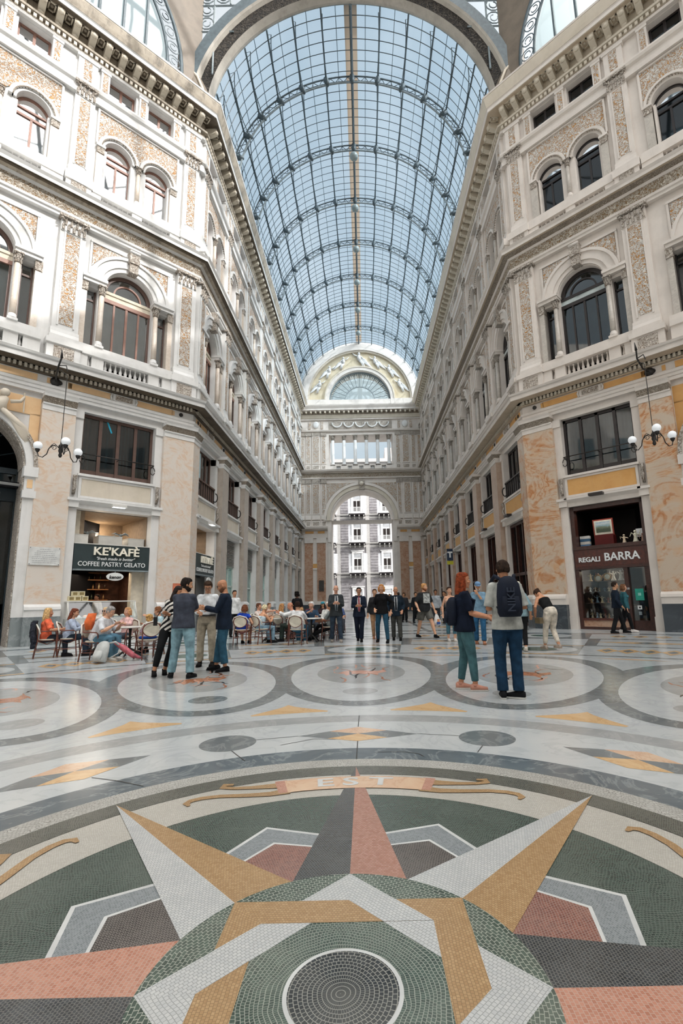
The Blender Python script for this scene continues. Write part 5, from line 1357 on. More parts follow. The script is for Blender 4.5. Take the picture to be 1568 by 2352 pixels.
# ------------------------------------------------------------------ cafe furniture
WOOD = flat('red_brown_bamboo_frame','6e4034',.4,.5,var=.2,sc=20); CANE = flat('cream_woven_seat','cfc8b8',.7,.2,var=.05); CANEW = flat('white_woven_edge','dcd8ce',.6,.3)
def chair_proto():
    r = empty('cafe_chair', (0,-600,0))
    m = MB(); m.loft([((0,0,.435),.225,.215,(1,0,0),(0,1,0)),((0,0,.45),.235,.225,(1,0,0),(0,1,0)),((0,0,.465),.225,.215,(1,0,0),(0,1,0))], CANE, 20); m.build('seat', r)
    # oval woven back, leaning away
    bp = lambda x, z: (x, .2+.05*(z-.5)/.4+.035-(x*x)*1.2+.06*(z-.5), z)
    m = MB(); vs = []; n = 24
    for i in range(n): a = 2*PI*i/n; vs.append(bp(.19*cos(a), .69+.155*sin(a)))
    vs += [(p[0], p[1]+.014, p[2]) for p in vs[:n]]; m.add(vs, [tuple(range(n)), tuple(range(2*n-1,n-1,-1))]+[(i,(i+1)%n,n+(i+1)%n,n+i) for i in range(n)], CANE)
    m.build('backrest', r)
    m = MB(); m.tube([bp(.2*cos(a), .69+.165*sin(a)) for a in [2*PI*i/n for i in range(n)]], .011, WOOD, 6, closed=True)
    m.tube([bp(-.27,.6),bp(-.25,.72),bp(-.18,.83),bp(0,.88),bp(.18,.83),bp(.25,.72),bp(.27,.6)], .017, CANEW, 8); m.build('back_frame', r)
    for s in (-1, 1):
        m = MB(); m.tube([(s*.2,.27,0),(s*.19,.21,.45),bp(s*.2,.7),bp(s*.17,.84)], .015, WOOD, 7); m.build('leg', r)
        m = MB(); m.tube([(s*.22,-.24,0),(s*.2,-.19,.44),(s*.235,-.19,.62),(s*.25,-.16,.655)], .015, WOOD, 7); m.build('leg', r)
        m = MB(); m.tube([(s*.25,-.17,.655),(s*.275,-.05,.665),(s*.27,.1,.66),(s*.245,.19,.68)], .015, WOOD, 7); m.build('armrest', r)
        m = MB(); m.tube([(s*.21,-.22,.2),(s*.195,.23,.2)], .01, WOOD, 6); m.tube([(s*.2,-.19,.43),(s*.19,.2,.43)], .012, WOOD, 6); m.tube([(s*.2,.22,.42),(s*.12,0,.33),(s*.2,-.19,.42)], .008, WOOD, 5); m.build('stretcher', r)
    m = MB(); m.tube([(-.2,.22,.24),(.2,.22,.24)], .01, WOOD, 6); m.tube([(-.21,-.2,.3),(.21,-.2,.3)], .01, WOOD, 6); m.build('stretcher', r)
    return r
CH = chair_proto(); CHU = [False]
def chair(x, y, h, label):
    M = T(x, y, .005) @ RZ(math.radians(h))
    if not CHU[0]: CHU[0] = True; CH.matrix_local = M; tag(CH, label, 'chair', 'cafe chairs on the gallery floor'); return CH
    return copy_tree(CH, M, label=label, cat='chair', group='cafe chairs on the gallery floor')
def table_proto():
    r = empty('cafe_table', (0,-620,0)); m = MB(); m.lathe([(.0,.715),(.33,.715),(.345,.725),(.345,.742),(.33,.75),(0,.75)], flat('white_table_top','d9d7d1',.25,.5,var=.03), n=32); m.build('table_top', r)
    m = MB(); m.lathe([(.03,.1),(.035,.3),(.025,.5),(.04,.71)], IRON, n=10); m.build('pedestal', r)
    for k in range(4):
        a = PI/4+PI/2*k; m = MB(); m.tube([(0,0,.22),(.13*cos(a),.13*sin(a),.16),(.26*cos(a),.26*sin(a),.05),(.31*cos(a),.31*sin(a),.015)], [.03,.025,.022,.02], IRON, 6); m.build('foot', r)
    return r
TB = table_proto(); TBU = [False]
def table(x, y, label):
    if not TBU[0]: TBU[0] = True; TB.matrix_local = T(x,y,.004); tag(TB, label, 'table', 'round cafe tables'); return TB
    return copy_tree(TB, T(x,y,.004), label=label, cat='table', group='round cafe tables')

# ------------------------------------------------------------------ chandeliers hanging on wires
OPAL = emis('opal_glass_globe', 'e9edf0', .25)
def chandelier(key, s, label, rot):
    F = FR[key]; M = F @ T(s, -1.8, 6.5) @ RZ(rot); r = empty('hanging_lamp', M, label=label, cat='lamp', group='three globe chandeliers')
    m = MB(); m.lathe([(.03,-.32),(.06,-.25),(.04,-.18),(.07,-.1),(.05,0),(.08,.06),(.03,.14),(.02,.3)], IRON, n=10); m.build('hub', r)
    m = MB(); m.tube([(0,0,.3),(0,0,2.6)], .012, IRON, 5); m.tube([(0,0,2.6),(0,.3,2.85),(0,1.0,2.95)], .012, IRON, 5); m.build('wire', r)
    for k in range(3):
        a = 2*PI*k/3; c, d = cos(a), sin(a); P = lambda u, z: (u*c, u*d, z)
        m = MB(); m.tube([P(.05,0),P(.15,.1),P(.28,.08),P(.36,-.05),P(.4,-.22),P(.52,-.34),P(.64,-.3),P(.68,-.16)], .016, IRON, 6)
        m.tube([P(.2+.09*cos(t)*(1-t/12), .0+.09*sin(t)*(1-t/12)) for t in [i*.6 for i in range(14)]], .011, IRON, 5)
        m.tube([P(.12,.08),P(.2,.16),P(.28,.1)], .01, IRON, 5); m.lathe([(.02,-.18),(.05,-.14),(.075,-.08),(.07,-.05)], IRON, P(.68,0), 10); m.build('arm', r)
        m = MB(); m.sphere(P(.68,.06), .135, OPAL, 16); m.build('glass_globe', r)
    return r
chandelier('DL', -5.22, 'wrought iron lamp with white globes hanging on a wire before the pale left pier', .5)
chandelier('DR', 5.21, 'wrought iron lamp with white globes hanging on a wire before the orange marbled right pier', .9)
for key, s, nm in (('DL',-5.25,'left'),('DR',4.98,'right')):
    m = MB(); m.lathe([(.16,0),(.17,.04),(.1,.1),(.05,.14)], IRON, n=14); me = m.mesh('x')
    b = MB(); b.add([(v.co.x, -v.co.z, v.co.y) for v in me.vertices], [tuple(p.vertices)[::-1] for p in me.polygons], IRON, True)
    b.tube([(0,-.1,0),(-.08,-.5,.0),(-.12,-.95,.25),(-.08,-1.1,.5)], .03, IRON, 6); b.tube([(-.12,-.95,.25),(.1,-1.0,.3),(.15,-1.0,.1)], .02, IRON, 5); b.tube([(-.08,-1.1,.5),(-.1,-1.12,.8)], [.05,.01], IRON, 6)
    b.build('wall_hook', None, FR[key] @ T(s,-.2,9.42), label='dark iron lamp hook on the %s frieze with its lamp wire' % nm, cat='hook')
# portal doors, archivolts and reclining figures in the spandrels
for key, sd, nm in (('DL','L','left'),('DR','R','right')):
    s = -1 if key == 'DL' else 1; c = s*LEN/2; F = FR[key] @ T(c,0,0); q = SIDE[sd]; W = q['wall']; wall = walls[key]
    m = MB()
    for k in (-1, 1):
        x0, x1 = sorted((k*1.9, k*2.22)); m.box(x0,x1,-.22,.1,0,.95,q['plg']); m.box(x0,x1,-.18,.1,.95,5.0,W); m.box(x0-.04,x1+.04,-.26,.1,5.0,5.25,W); m.box(x0,x1,-.2,.1,5.25,5.75,W); m.box(x0+.08,x1-.08,-.215,0,5.35,5.65,q['och']); m.box(x0-.05,x1+.05,-.28,.1,5.75,6.1,W)
        x0, x1 = sorted((k*1.86, k*1.9)); m.box(x0,x1,-.1,.9,0,6.1,CARVEG)
    m.archband(0,6.1,1.9,2.12,-.22,.1,W,n=30); m.archband(0,6.1,2.12,2.24,-.28,.1,CARVEG,n=30); m.archband(0,6.1,1.84,1.9,-.1,.9,CARVEG,n=30)
    m.box(-2.22,-2.2,-.1,0,6.1,8.7,W); m.build('portal_surround', wall, T(c,0,0))
    m = MB(); m.box(-2.2,2.2,-.03,0,8.05,8.7,q['och']); m.box(-2.2,-1.9,-.03,0,6.4,8.1,q['och']); m.box(1.9,2.2,-.03,0,6.4,8.1,q['och']); m.build('spandrel_field', wall, T(c,0,0))
    for k in (-1, 1):
        m = MB(); x = k*1.15
        m.sphere((x-k*.05,-.3,8.55), .15, CREAM, 12); m.tube([(x-k*.02,-.25,8.4),(x-k*.15,-.28,8.15),(x-k*.1,-.2,7.9)], [.12,.19,.17], CREAM, 9)
        m.tube([(x+k*.12,-.28,8.28),(x+k*.4,-.32,8.35),(x+k*.5,-.26,8.55)], [.07,.06,.04], CREAM, 7); m.tube([(x+k*.52,-.24,8.0),(x+k*.5,-.24,8.72)], .025, CREAM, 5)
        m.tube([(x-k*.25,-.28,8.3),(x-k*.5,-.34,8.25),(x-k*.65,-.28,8.4)], [.07,.06,.04], CREAM, 7)
        for j in range(7): m.tube([(x-k*.1,-.2-.02*j,7.95),(x+k*(.2+.06*j),-.24,7.75-.05*j),(x+k*(.5+.05*j),-.2,7.2-.02*j),(x+k*(.78+.02*j),-.16,6.75+.1*j*.5)], [.09,.1,.07,.03], CREAM, 6)
        for j in range(4): m.tube([(x-k*.15,-.22,8.35),(x-k*(.2+.1*j),-.18,8.6),(x-k*(.15+.18*j),-.12,8.6-.05*j)], [.04,.05,.02], CREAM, 5)
        m.build('spandrel_figure', wall, T(c,0,0))
    WIN_N[0] += 0
    dr = empty('door_%s' % ('1' if sd == 'L' else '2'), F, kind='structure'); m = MB(); tm = flat('dark_teal_gate','1f2a30',.4,.4)
    for x in (-1.9,-.65,.58,1.82): m.box(x,x+.08,.85,.95,0,6.1,tm)
    m.box(-1.9,1.9,.82,.98,5.0,5.5,tm); m.box(-1.9,1.9,.85,.95,6.0,6.2,tm); m.sphere((-1.2,.84,5.25),(.22,.05,.2),PLAST,14); m.sphere((1.2,.84,5.25),(.22,.05,.2),PLAST,14)
    for k in range(9): a = PI*k/8; m.tube([(0,.9,6.1),(1.85*cos(a),.9,6.1+1.85*sin(a))], .02, tm, 4)
    m.archband(0,6.1,1.2,1.26,.88,.92,tm,n=24)
    for k in range(4): m.box(-1.8+.9*k,-1.1+.9*k,.9,.94,.1,1.4,flat('brown_door_panel','5a3a28',.5,.4))
    m.build('door_frame', dr); m = MB(); m.box(-1.85,1.85,.92,.93,1.4,6.0,GLASS); m.build('glass_pane', dr)

# ------------------------------------------------------------------ left corner cafe
SG = flat('dark_green_grey_sign','2f3b3d',.5,.4,var=.04); LW = emis('cream_letters','ece6d6',.05); LW2 = flat('white_letters','dfe2e2',.5,.3,var=0); TAUPE = flat('taupe_wall','93806c',.8,.2,var=.06); WBOX = flat('white_lacquer','d4d2cc',.4,.4,var=.02)
def kafe(F, w, nm, first):
    r = empty('shop_sign', F @ T(0,-.05,2.62), label='dark green cafe sign with raised cream letters, '+nm, cat='sign', group=None)
    m = MB(); m.box(-w/2,w/2,-.1,.12,0,.92,SG); m.box(-w/2,w/2,-.12,.14,-.05,0,STEELL); m.box(-w/2,w/2,-.12,.14,.92,.95,WBOX); m.build('sign_board', r)
    k = w/2.66
    m = MB(); text_mesh(m, "KE'KAF\u00c8", .42, LW, T(.1*k,-.16,.66), .04, .006, sx=1.08*k); m.build('raised_letters', r)
    m = MB(); text_mesh(m, '"fresh made is better"', .155, LW2, T(.08*k,-.115,.4), .008, .003, .35, sx=1.0*k); text_mesh(m, 'COFFEE PASTRY GELATO', .235, LW2, T(0,-.115,.19), .008, .003, sx=.9*k); m.build('painted_letters', r)
    o = empty('hanging_sign', F @ T(.05,-.32,2.35), label='white oval hanging sign under the cafe sign, '+nm, cat='sign')
    m = MB(); m.lathe([(0,0),(.3,0),(.3,.03),(0,.03)], flat('white_enamel','e2e4e2',.3,.5,var=0), n=32); me = m
    b = MB(); b.add([(x, z-.015, y*.5) for x, y, z in me.v], [f[::-1] for f in me.f], me.mats[0]); b.tube([(0,0,.13),(0,0,.26)], .012, STEELL, 5); b.build('oval_plate', o)
    b = MB(); text_mesh(b, 'kenon', .17, flat('black_letters','1c1c1c',.5,.3,var=0), T(0,-.03,-.02), .004, .004, .2); b.build('painted_letters', o)
DLF = FR['DL'] @ T(-2.85,0,0); kafe(DLF, 2.66, 'on the corner pier side', True); kafe(FR['NL'] @ T(2.25,0,0), 2.66, 'round the corner in the nave', False)
# cafe interior: loft storey with white boxes, shelves, counter
def room(name, F, x0, x1, d0, d1, z0, z1, m, mf=None):
    b = MB(); b.quad((x0,d1,z0),(x1,d1,z0),(x1,d1,z1),(x0,d1,z1),m); b.quad((x0,d0,z0),(x0,d1,z0),(x0,d1,z1),(x0,d0,z1),m); b.quad((x1,d1,z0),(x1,d0,z0),(x1,d0,z1),(x1,d1,z1),m)
    b.quad((x0,d0,z1),(x0,d1,z1),(x1,d1,z1),(x1,d0,z1),m); b.quad((x0,d0,z0),(x1,d0,z0),(x1,d1,z0),(x0,d1,z0),mf or m); return b.build(name, None, F, kind='structure')
room('wall_cafe_loft', DLF, -1.34, 1.34, .3, 3.2, 3.1, 4.84, TAUPE); room('wall_cafe_shop', DLF, -1.34, 1.34, .3, 3.2, .02, 3.05, flat('brown_cafe_wall','4a3025',.7,.3,var=.2), flat('cafe_floor','5f5047',.4,.4))
room('wall_cafe_nave_loft', FR['NL'] @ T(2.25,0,0), -1.34, 1.34, .3, 2.4, 3.1, 4.84, TAUPE)
def arealight(name, M, energy, size, col, sy=None):
    l = bpy.data.lights.new(name, 'AREA'); l.energy = energy; l.size = size; l.color = col
    if sy: l.shape = 'RECTANGLE'; l.size_y = sy
    o = bpy.data.objects.new(name, l); COL.objects.link(o); o.matrix_world = M; return o
arealight('loft_light', DLF @ T(0,1.6,4.78), 45, 1.6, (1,.9,.78)); arealight('shop_light', DLF @ T(0,1.4,2.55), 40, 1.8, (1,.78,.55)); arealight('loft_light_nave', FR['NL'] @ T(2.25,1.2,4.78), 30, 1.2, (1,.9,.78))
for i, (x, w, h) in enumerate(((-1.07,.5,.6),(.0,.85,.62),(1.0,.62,.6))):
    m = MB(); m.box(-w/2,w/2,-.32,.35,0,h,WBOX); m.box(-w/2-.01,w/2+.01,-.33,.36,h,h+.02,WBOX); m.build('duct_box', None, DLF @ T(x,.5+.12*i,3.32), label='white box casing standing above the cafe sign, '+['leftmost','middle, widest','rightmost'][i], cat='box', group='white boxes above the cafe sign')
for i, x in enumerate((-.75, .45)):
    r = empty('propeller_fan', DLF @ T(x,.6,4.05), label='chrome three armed ceiling ornament above the cafe sign, '+['left','right']+'' if False else 'chrome three armed fixture above the cafe sign, the '+['left','right'][i]+' one', cat='fixture', group='chrome fixtures in the cafe loft')
    m = MB(); m.sphere((0,0,0),.06,STEELL,10); m.tube([(0,0,0),(0,0,-.9)],.02,STEELL,6); m.build('stem', r)
    for k in range(4):
        a = .4+PI/2*k; m = MB(); m.tube([(0,0,0),(.25*cos(a),.25*sin(a),.06),(.42*cos(a),.42*sin(a),0)],[.02,.03,.008],STEELL,5); m.build('arm', r)
m = MB(); r = empty('wall_lamp', DLF @ T(.25,3.1,4.35), label='lit up and down wall lamp in the cafe loft', cat='lamp'); m.box(-.08,.08,-.1,0,-.06,.06,BLACKF); m.box(-.06,.06,-.09,-.01,.06,.075,emis('warm_lamp_glow','ffe2b0',6)); m.box(-.06,.06,-.09,-.01,-.075,-.06,emis('warm_lamp_glow2','ffe2b0',6)); m.build('lamp_body', r)
pl_ = bpy.data.lights.new('wall_lamp_light','POINT'); pl_.energy = 25; pl_.color = (1,.8,.55); pl_.shadow_soft_size = .05; po = bpy.data.objects.new('wall_lamp_light', pl_); COL.objects.link(po); po.matrix_world = DLF @ T(.25,2.8,4.35)
m = MB(); m.box(-1.1,-.95,.32,.4,3.1,4.84,TAUPE); m.box(-1.34,-1.1,.3,.5,3.1,4.84,PLAST); m.box(-.95,-.55,2.0,2.1,3.1,4.6,BLACKF); m.box(.86,1.34,.28,.6,0,2.6,PLAST); m.build('trim_cafe_jamb', None, DLF, kind='structure')
# back shelves with bottles
SHW = flat('warm_wood_shelf','9a6a42',.5,.3,var=.1); r = empty('wall_shelf', DLF @ T(-.4,2.9,1.5), label='wooden back shelves with rows of bottles inside the cafe', cat='shelf')
for z in (0,.45,.85,1.15):
    m = MB(); m.box(-.9,1.2,-.12,.2,z,z+.04,SHW); m.build('shelf_board', r)
for i in range(26):
    z = (0.04,.49,.89)[i % 3]; x = -.8+.23*(i//3)+.03*(i % 3); h = rnd.uniform(.18,.28); c = ['3b2a1e','7a3524','c9b48a','2f3a2a','8c6a44'][i % 5]
    m = MB(); m.lathe([(.035,0),(.035,h*.6),(.014,h*.75),(.014,h)], flat('bottle_'+c, c, .2, .5, var=0), n=8)
    m.build('bottle', None, DLF @ T(x-.4,2.86,1.5+z), label='small bottle standing on the back shelves of the cafe', cat='bottle', group='bottles on the cafe shelves')
# counter with glass front and pastry boxes
CT = DLF @ T(.55,-.55,0)
def counter():
    r = empty('gelato_counter', DLF @ T(-.35,-.75,0) , label='long glass fronted gelato display counter before the cafe opening', cat='counter')
    m = MB(); m.box(-1.15,1.15,0,.7,0,.85,flat('counter_white','c6c6c2',.4,.4)); m.build('counter_body', r)
    m = MB(); m.add([(-1.12,-.02,.86),(1.12,-.02,.86),(1.12,.28,1.42),(-1.12,.28,1.42)],[(0,1,2,3)],CLEAR); m.build('glass_front', r)
    m = MB(); m.box(-1.15,1.15,.26,.7,1.42,1.46,WBOX)
    for x in (-1.15,1.1): m.prism([(0,0)]*0 or [(x,.85),(x+.05,.85),(x+.05,1.44),(x,1.44)],.25,.3,WBOX); m.tube([(x+.02,-.02,.86),(x+.02,.28,1.42)],.022,WBOX,6)
    m.build('counter_frame', r)
    for i in range(9):
        b = MB(); c = ['d8cfc0','b9c3c8','cfa98e','e2e0da','a8988a','c8c2a8'][i % 6]; b.box(-.11,.11,.0,.3,.84,.9,flat('tray_steel','a9afb2',.3,.5)); b.sphere((0,.15,.9),(.1,.14,.07),flat('gelato_'+c,c,.6,.3,var=.1),10); b.build('gelato_tray', r, T(-1.0+.25*i,.25,0))
counter()
for i, (x, z) in enumerate(((-1.15,1.47),(-.95,1.47),(-.72,1.47),(-1.05,1.64),(-.84,1.64))):
    m = MB(); m.box(-.1,.1,-.08,.08,0,.16,flat('pastry_box_cream','d6cba6',.6,.3)); m.box(-.07,.07,-.085,-.08,.03,.13,flat('pastry_box_print','8b7a52',.6,.3)); m.box(-.102,.102,-.082,.082,.15,.165,flat('pastry_lid','e6dec6',.6,.3))
    m.build('pastry_box', None, DLF @ T(x-.35+.15,-.33,z), label='cream pastry box on the counter, '+['bottom left','bottom middle','bottom right','upper left','upper right'][i]+' of the stack', cat='box', group='stacked pastry boxes')
m = MB(); m.box(-.2,.2,-.03,.03,.55,1.15,flat('orange_poster','c9765a',.6,.2)); m.box(-.16,.16,-.035,-.03,.75,.95,flat('poster_pale','d9a48c',.6,.2)); m.tube([(-.18,0,.6),(-.22,.1,0)],.012,IRON,5); m.tube([(.18,0,.6),(.22,.1,0)],.012,IRON,5)
m.build('menu_stand', None, FR['DL'] @ T(-.62,-.9,.95-.95) @ Matrix.Scale(1.0,4) @ T(0,0,.95), label='orange menu poster on a stand before the corner pier', cat='sign')
m = MB(); m.box(-.46,.46,-.025,.01,0,.62,flat('white_marble_plaque','cfd0ce',.4,.4)); 
for k in range(8):
    w = [.16,.24,.3,.3,.36,.36,.36,.34][k]; x = -w
    while x < w: l_ = rnd.uniform(.03,.08); m.box(x,min(w,x+l_),-.027,-.025,.53-.065*k,.548-.065*k,flat('grey_letters','a2a4a4',.6,.2,var=0)); x += l_+.015
for x in (-.43,.43):
    for z in (.03,.59): m.sphere((x,-.03,z),.014,IRON,6)
m.build('wall_plaque', None, FR['DL'] @ T(-5.1,-.27,2.7), label='white marble inscription plaque screwed to the pale left pier', cat='plaque')
m = MB(); m.box(-.03,.03,0,.01,-.32,.32,flat('turquoise_tape','2aa3c4',.5,.3)); m.build('tape_strip', None, FR['DL'] @ T(-3.22,.24,8.38) @ RY(math.radians(-22)), label='turquoise strip stuck across the left mezzanine window', cat='tape')
m = MB(); m.box(-.5,.5,0,.01,0,1.5,flat('pale_blue_banner','b9d3da',.5,.3)); text_mesh(m, '20', .6, flat('turquoise_letters','2a9cc0',.5,.3,var=0), T(0,-.01,.75) @ RY(PI/2), .003, .02)
m.build('window_banner', None, FR['NL'] @ T(1.7,.22,7.0), label='pale blue banner with turquoise figures in the first nave mezzanine window', cat='banner')
def spot(M, lit, label):
    m = MB(); m.box(-.26,.26,-.22,.0,0,.1,WBOX if lit else BLACKF); m.box(-.22,.22,-.2,-.03,-.01,0,emis('cold_lamp_glow','f4fbff',2) if lit else BLACKF); m.tube([(0,-.02,.05),(0,.12,.12)],.03,IRON,6); m.build('shop_floodlight', None, M, label=label, cat='lamp')
spot(DLF @ T(0,-.3,4.98), True, 'white lit floodlight under the lintel above the cafe sign'); spot(FR['NL'] @ T(2.25,-.3,4.98), True, 'white lit floodlight above the cafe window in the nave')
spot(FR['DR'] @ T(2.75,-.34,5.1), False, 'black floodlight over the gift shop opening'); spot(FR['NR'] @ T(-2.25,-.34,5.1), False, 'black floodlight over the first nave shop on the right'); spot(FR['NR'] @ T(-6.83,-.34,5.1), False, 'black floodlight over the second nave shop on the right')

# ------------------------------------------------------------------ right gift shop
DRF = FR['DR'] @ T(2.87,0,0); WD = flat('dark_red_brown_wood','3a1f18',.35,.5,var=.2,sc=10); WD2 = flat('mahogany_wood','4c2319',.35,.5,var=.2,sc=10)
room('wall_giftshop', DRF, -1.34, 1.34, .25, 2.4, .02, 4.84, flat('giftshop_dark_wall','171110',.6,.2))
m = MB(); m.box(-1.35,-1.2,.0,.3,0,4.84,WD); m.box(1.2,1.35,.0,.3,0,4.84,WD); m.box(-1.35,1.35,.0,.3,4.68,4.84,WD); m.box(-1.3,1.3,-.02,.3,2.35,3.12,WD2); m.box(-1.32,1.32,-.08,.32,3.08,3.22,WD); m.box(-1.32,1.32,-.05,.32,2.3,2.38,WD); m.box(.42,.56,.0,.3,0,2.32,WD); m.box(1.12,1.2,.02,.3,0,2.32,WD); m.box(.5,1.2,.1,.2,.0,.35,WD)
m.box(-1.22,.45,.0,.4,0,.1,WD); m.box(-1.22,.45,.02,.3,.1,.36,ROSE); m.box(-1.22,.45,-.02,.3,.34,.42,WD2); m.build('trim_giftshop_front', None, DRF, kind='structure')
m = MB(); m.box(-1.2,.44,.12,.128,.42,2.3,CLEAR); m.box(.56,1.12,.12,.128,.35,2.3,CLEAR); m.build('window_giftshop', None, DRF, kind='structure')
r = empty('shop_sign', DRF @ T(0,-.03,2.72), label='mahogany sign board with white capital letters over the gift shop', cat='sign')
m = MB(); m.box(-1.2,1.2,0,.02,-.3,.32,WD2); m.build('sign_board', r); m = MB(); text_mesh(m, 'REGALI', .26, LW2, T(-.75,-.02,-.05), .012, .006, sx=.98); text_mesh(m, 'BARRA', .42, LW2, T(.42,-.02,0), .012, .008, sx=.95); m.build('white_letters', r)
arealight('giftshop_light', DRF @ T(-.3,.8,2.25), 22, 1.4, (1,.8,.6), .5); arealight('giftshop_top_light', DRF @ T(0,.3,4.6), 10, 2.0, (1,.95,.9), .3)
def glassshelf(z, lab): m = MB(); m.box(-1.18,.4,.2,.75,0,.02,WD); m.build('display_shelf', None, DRF @ T(0,0,z), label=lab, cat='shelf')
for z, l in ((1.82,'top'),(1.42,'second'),(.98,'third')): glassshelf(z, l+' dark shelf behind the lower gift shop window')
r = empty('framed_picture', DRF @ T(-.28,.45,3.95) @ RX(.1), label='red framed landscape picture in the upper gift shop window', cat='picture')
m = MB(); m.box(-.38,.38,0,.03,-.33,.33,flat('red_frame','8e3a2c',.4,.4)); m.build('frame', r); m = MB(); m.box(-.33,.33,-.006,0,-.28,.28,flat('cream_mount','dcd8c8',.6,.2)); m.build('mount', r)
q = NT('landscape_print'); sx = q.n('SeparateXYZ'); q.l(q.obj(), sx.inputs[0]); hgt = q.math('ADD', q.math('MULTIPLY', sx.outputs[2], 2.2), q.math('MULTIPLY', q.noise(9,5), .35)); q.color(q.ramp(hgt, [(0,'4f5a48'),(.2,'7f8a72'),(.3,'8fb0b8'),(.5,'c9d3d4'),(.75,'5a94b8')])); 
m = MB(); m.box(-.27,.27,-.012,-.006,-.2,.22,q.mat); m.build('print', r)
m = MB(); m.box(-.35,.35,0,.35,0,.45,flat('dark_red_stand','5a1a18',.6,.3)); m.build('display_stand', None, DRF @ T(-.28,.4,3.2), label='dark red stand under the framed picture', cat='stand')
def figurine(x, y, z, h, c, lab, seed):
    rr = random.Random(seed); mt = flat('figure_'+c, c, .4, .5, var=.25, sc=40); m = MB()
    m.lathe([(h*.22,0),(h*.24,h*.05),(h*.15,h*.2),(h*.1,h*.45),(h*.13,h*.6),(h*.07,h*.72)], mt, n=9); m.sphere((0,0,h*.82), h*.1, mt, 8)
    for k in (-1,1): m.tube([(k*h*.1,0,h*.62),(k*h*rr.uniform(.2,.34),-h*.05,h*rr.uniform(.4,.8)),(k*h*rr.uniform(.2,.4),-.02,h*rr.uniform(.3,1))], [h*.05,h*.04,h*.02], mt, 5)
    m.build('figurine', None, DRF @ T(x,y,z), label=lab, cat='figurine', group='figurines in the gift shop window')
figs = [(.45,.4,3.2,.42,'c9b8a0','horse and rider figurine on the upper display'),(.85,.4,3.2,.55,'d8cfb8','tall star shaped figurine on the upper display'),(1.08,.42,3.2,.4,'9a7a6a','dark group figurine at the right of the upper display')]
for i, f_ in enumerate(figs): figurine(*f_, i)
k = 0
for z, n, hs in ((1.84,5,.36),(1.44,8,.2),(1.0,7,.28),(.42,9,.2)):
    for i in range(n):
        c = ['c8b090','b98a60','d8d4cc','7a8aa0','a05a48','e0dcd0','8a6a3a'][(i*3+k) % 7]; k += 1
        figurine(-1.08+1.4*(i+.5)/n, .42+.06*(i % 2), z, hs*rnd.uniform(.8,1.2), c, 'small porcelain figurine on a gift shop shelf, '+{1.84:'top',1.44:'second',1.0:'third',.42:'bottom'}[z]+' row', 20+k)
for i, (x, z) in enumerate(((-.62,1.95),(-.28,2.0))):
    m = MB(); ring_tube(m, (0,0,.12), .13, .025, flat('gilt_metal','a8814a',.3,.5,.6), (1,0,0),(0,0,1), 18, 6); m.sphere((0,.01,.12),(.1,.01,.1),flat('plate_white','d8d4c8',.3,.5),14); m.build('mantel_clock', None, DRF @ T(x,.32,z-.12+.0), label='gilt rimmed round plate hanging above the top gift shop shelf, '+['left','right'][i]+' one', cat='plate', group='gilt plates in the gift shop')
for i in range(4):
    m = MB(); m.box(-.18,.18,-.1,.1,0,.11,flat('box_%d' % i,['54789a','c8c4bc','3f5f7a','d0ccc8'][i],.5,.3)); m.build('gift_box', None, DRF @ T(-1.0,.45,3.21+.115*i), label='stacked gift box at the left of the upper gift shop display, '+['bottom','second','third','top'][i]+' one', cat='box', group='stacked gift boxes')
m = MB(); m.box(-.2,.2,0,.01,0,.32,flat('white_card','d6dadb',.5,.3)); m.build('display_card', None, DRF @ T(1.02,.62,3.45), label='white card behind the figurines in the upper gift shop display', cat='card')
m = MB(); m.box(-.14,.14,0,.008,0,.42,flat('green_poster','2f9a86',.5,.3)); m.box(-.05,.05,-.003,0,.17,.27,flat('poster_emblem','8fd0c4',.5,.3)); m.build('door_poster', None, DRF @ T(.84,.108,1.08), label='green poster on the gift shop door', cat='poster')
m = MB(); m.box(-.14,.14,0,.006,0,.07,LW2); m.build('door_notice', None, DRF @ T(.42,.0,1.48), label='small white notice on the gift shop door post', cat='notice')
m = MB(); m.box(-.07,.07,0,.006,0,.14,LW2); m.box(-.03,.03,-.002,0,.04,.1,BLACKF); m.box(-.05,.05,0,.006,-.2,-.08,STEELL); m.build('door_sticker', None, DRF @ T(.8,.112,.75), label='white square stickers low on the gift shop door', cat='sticker')
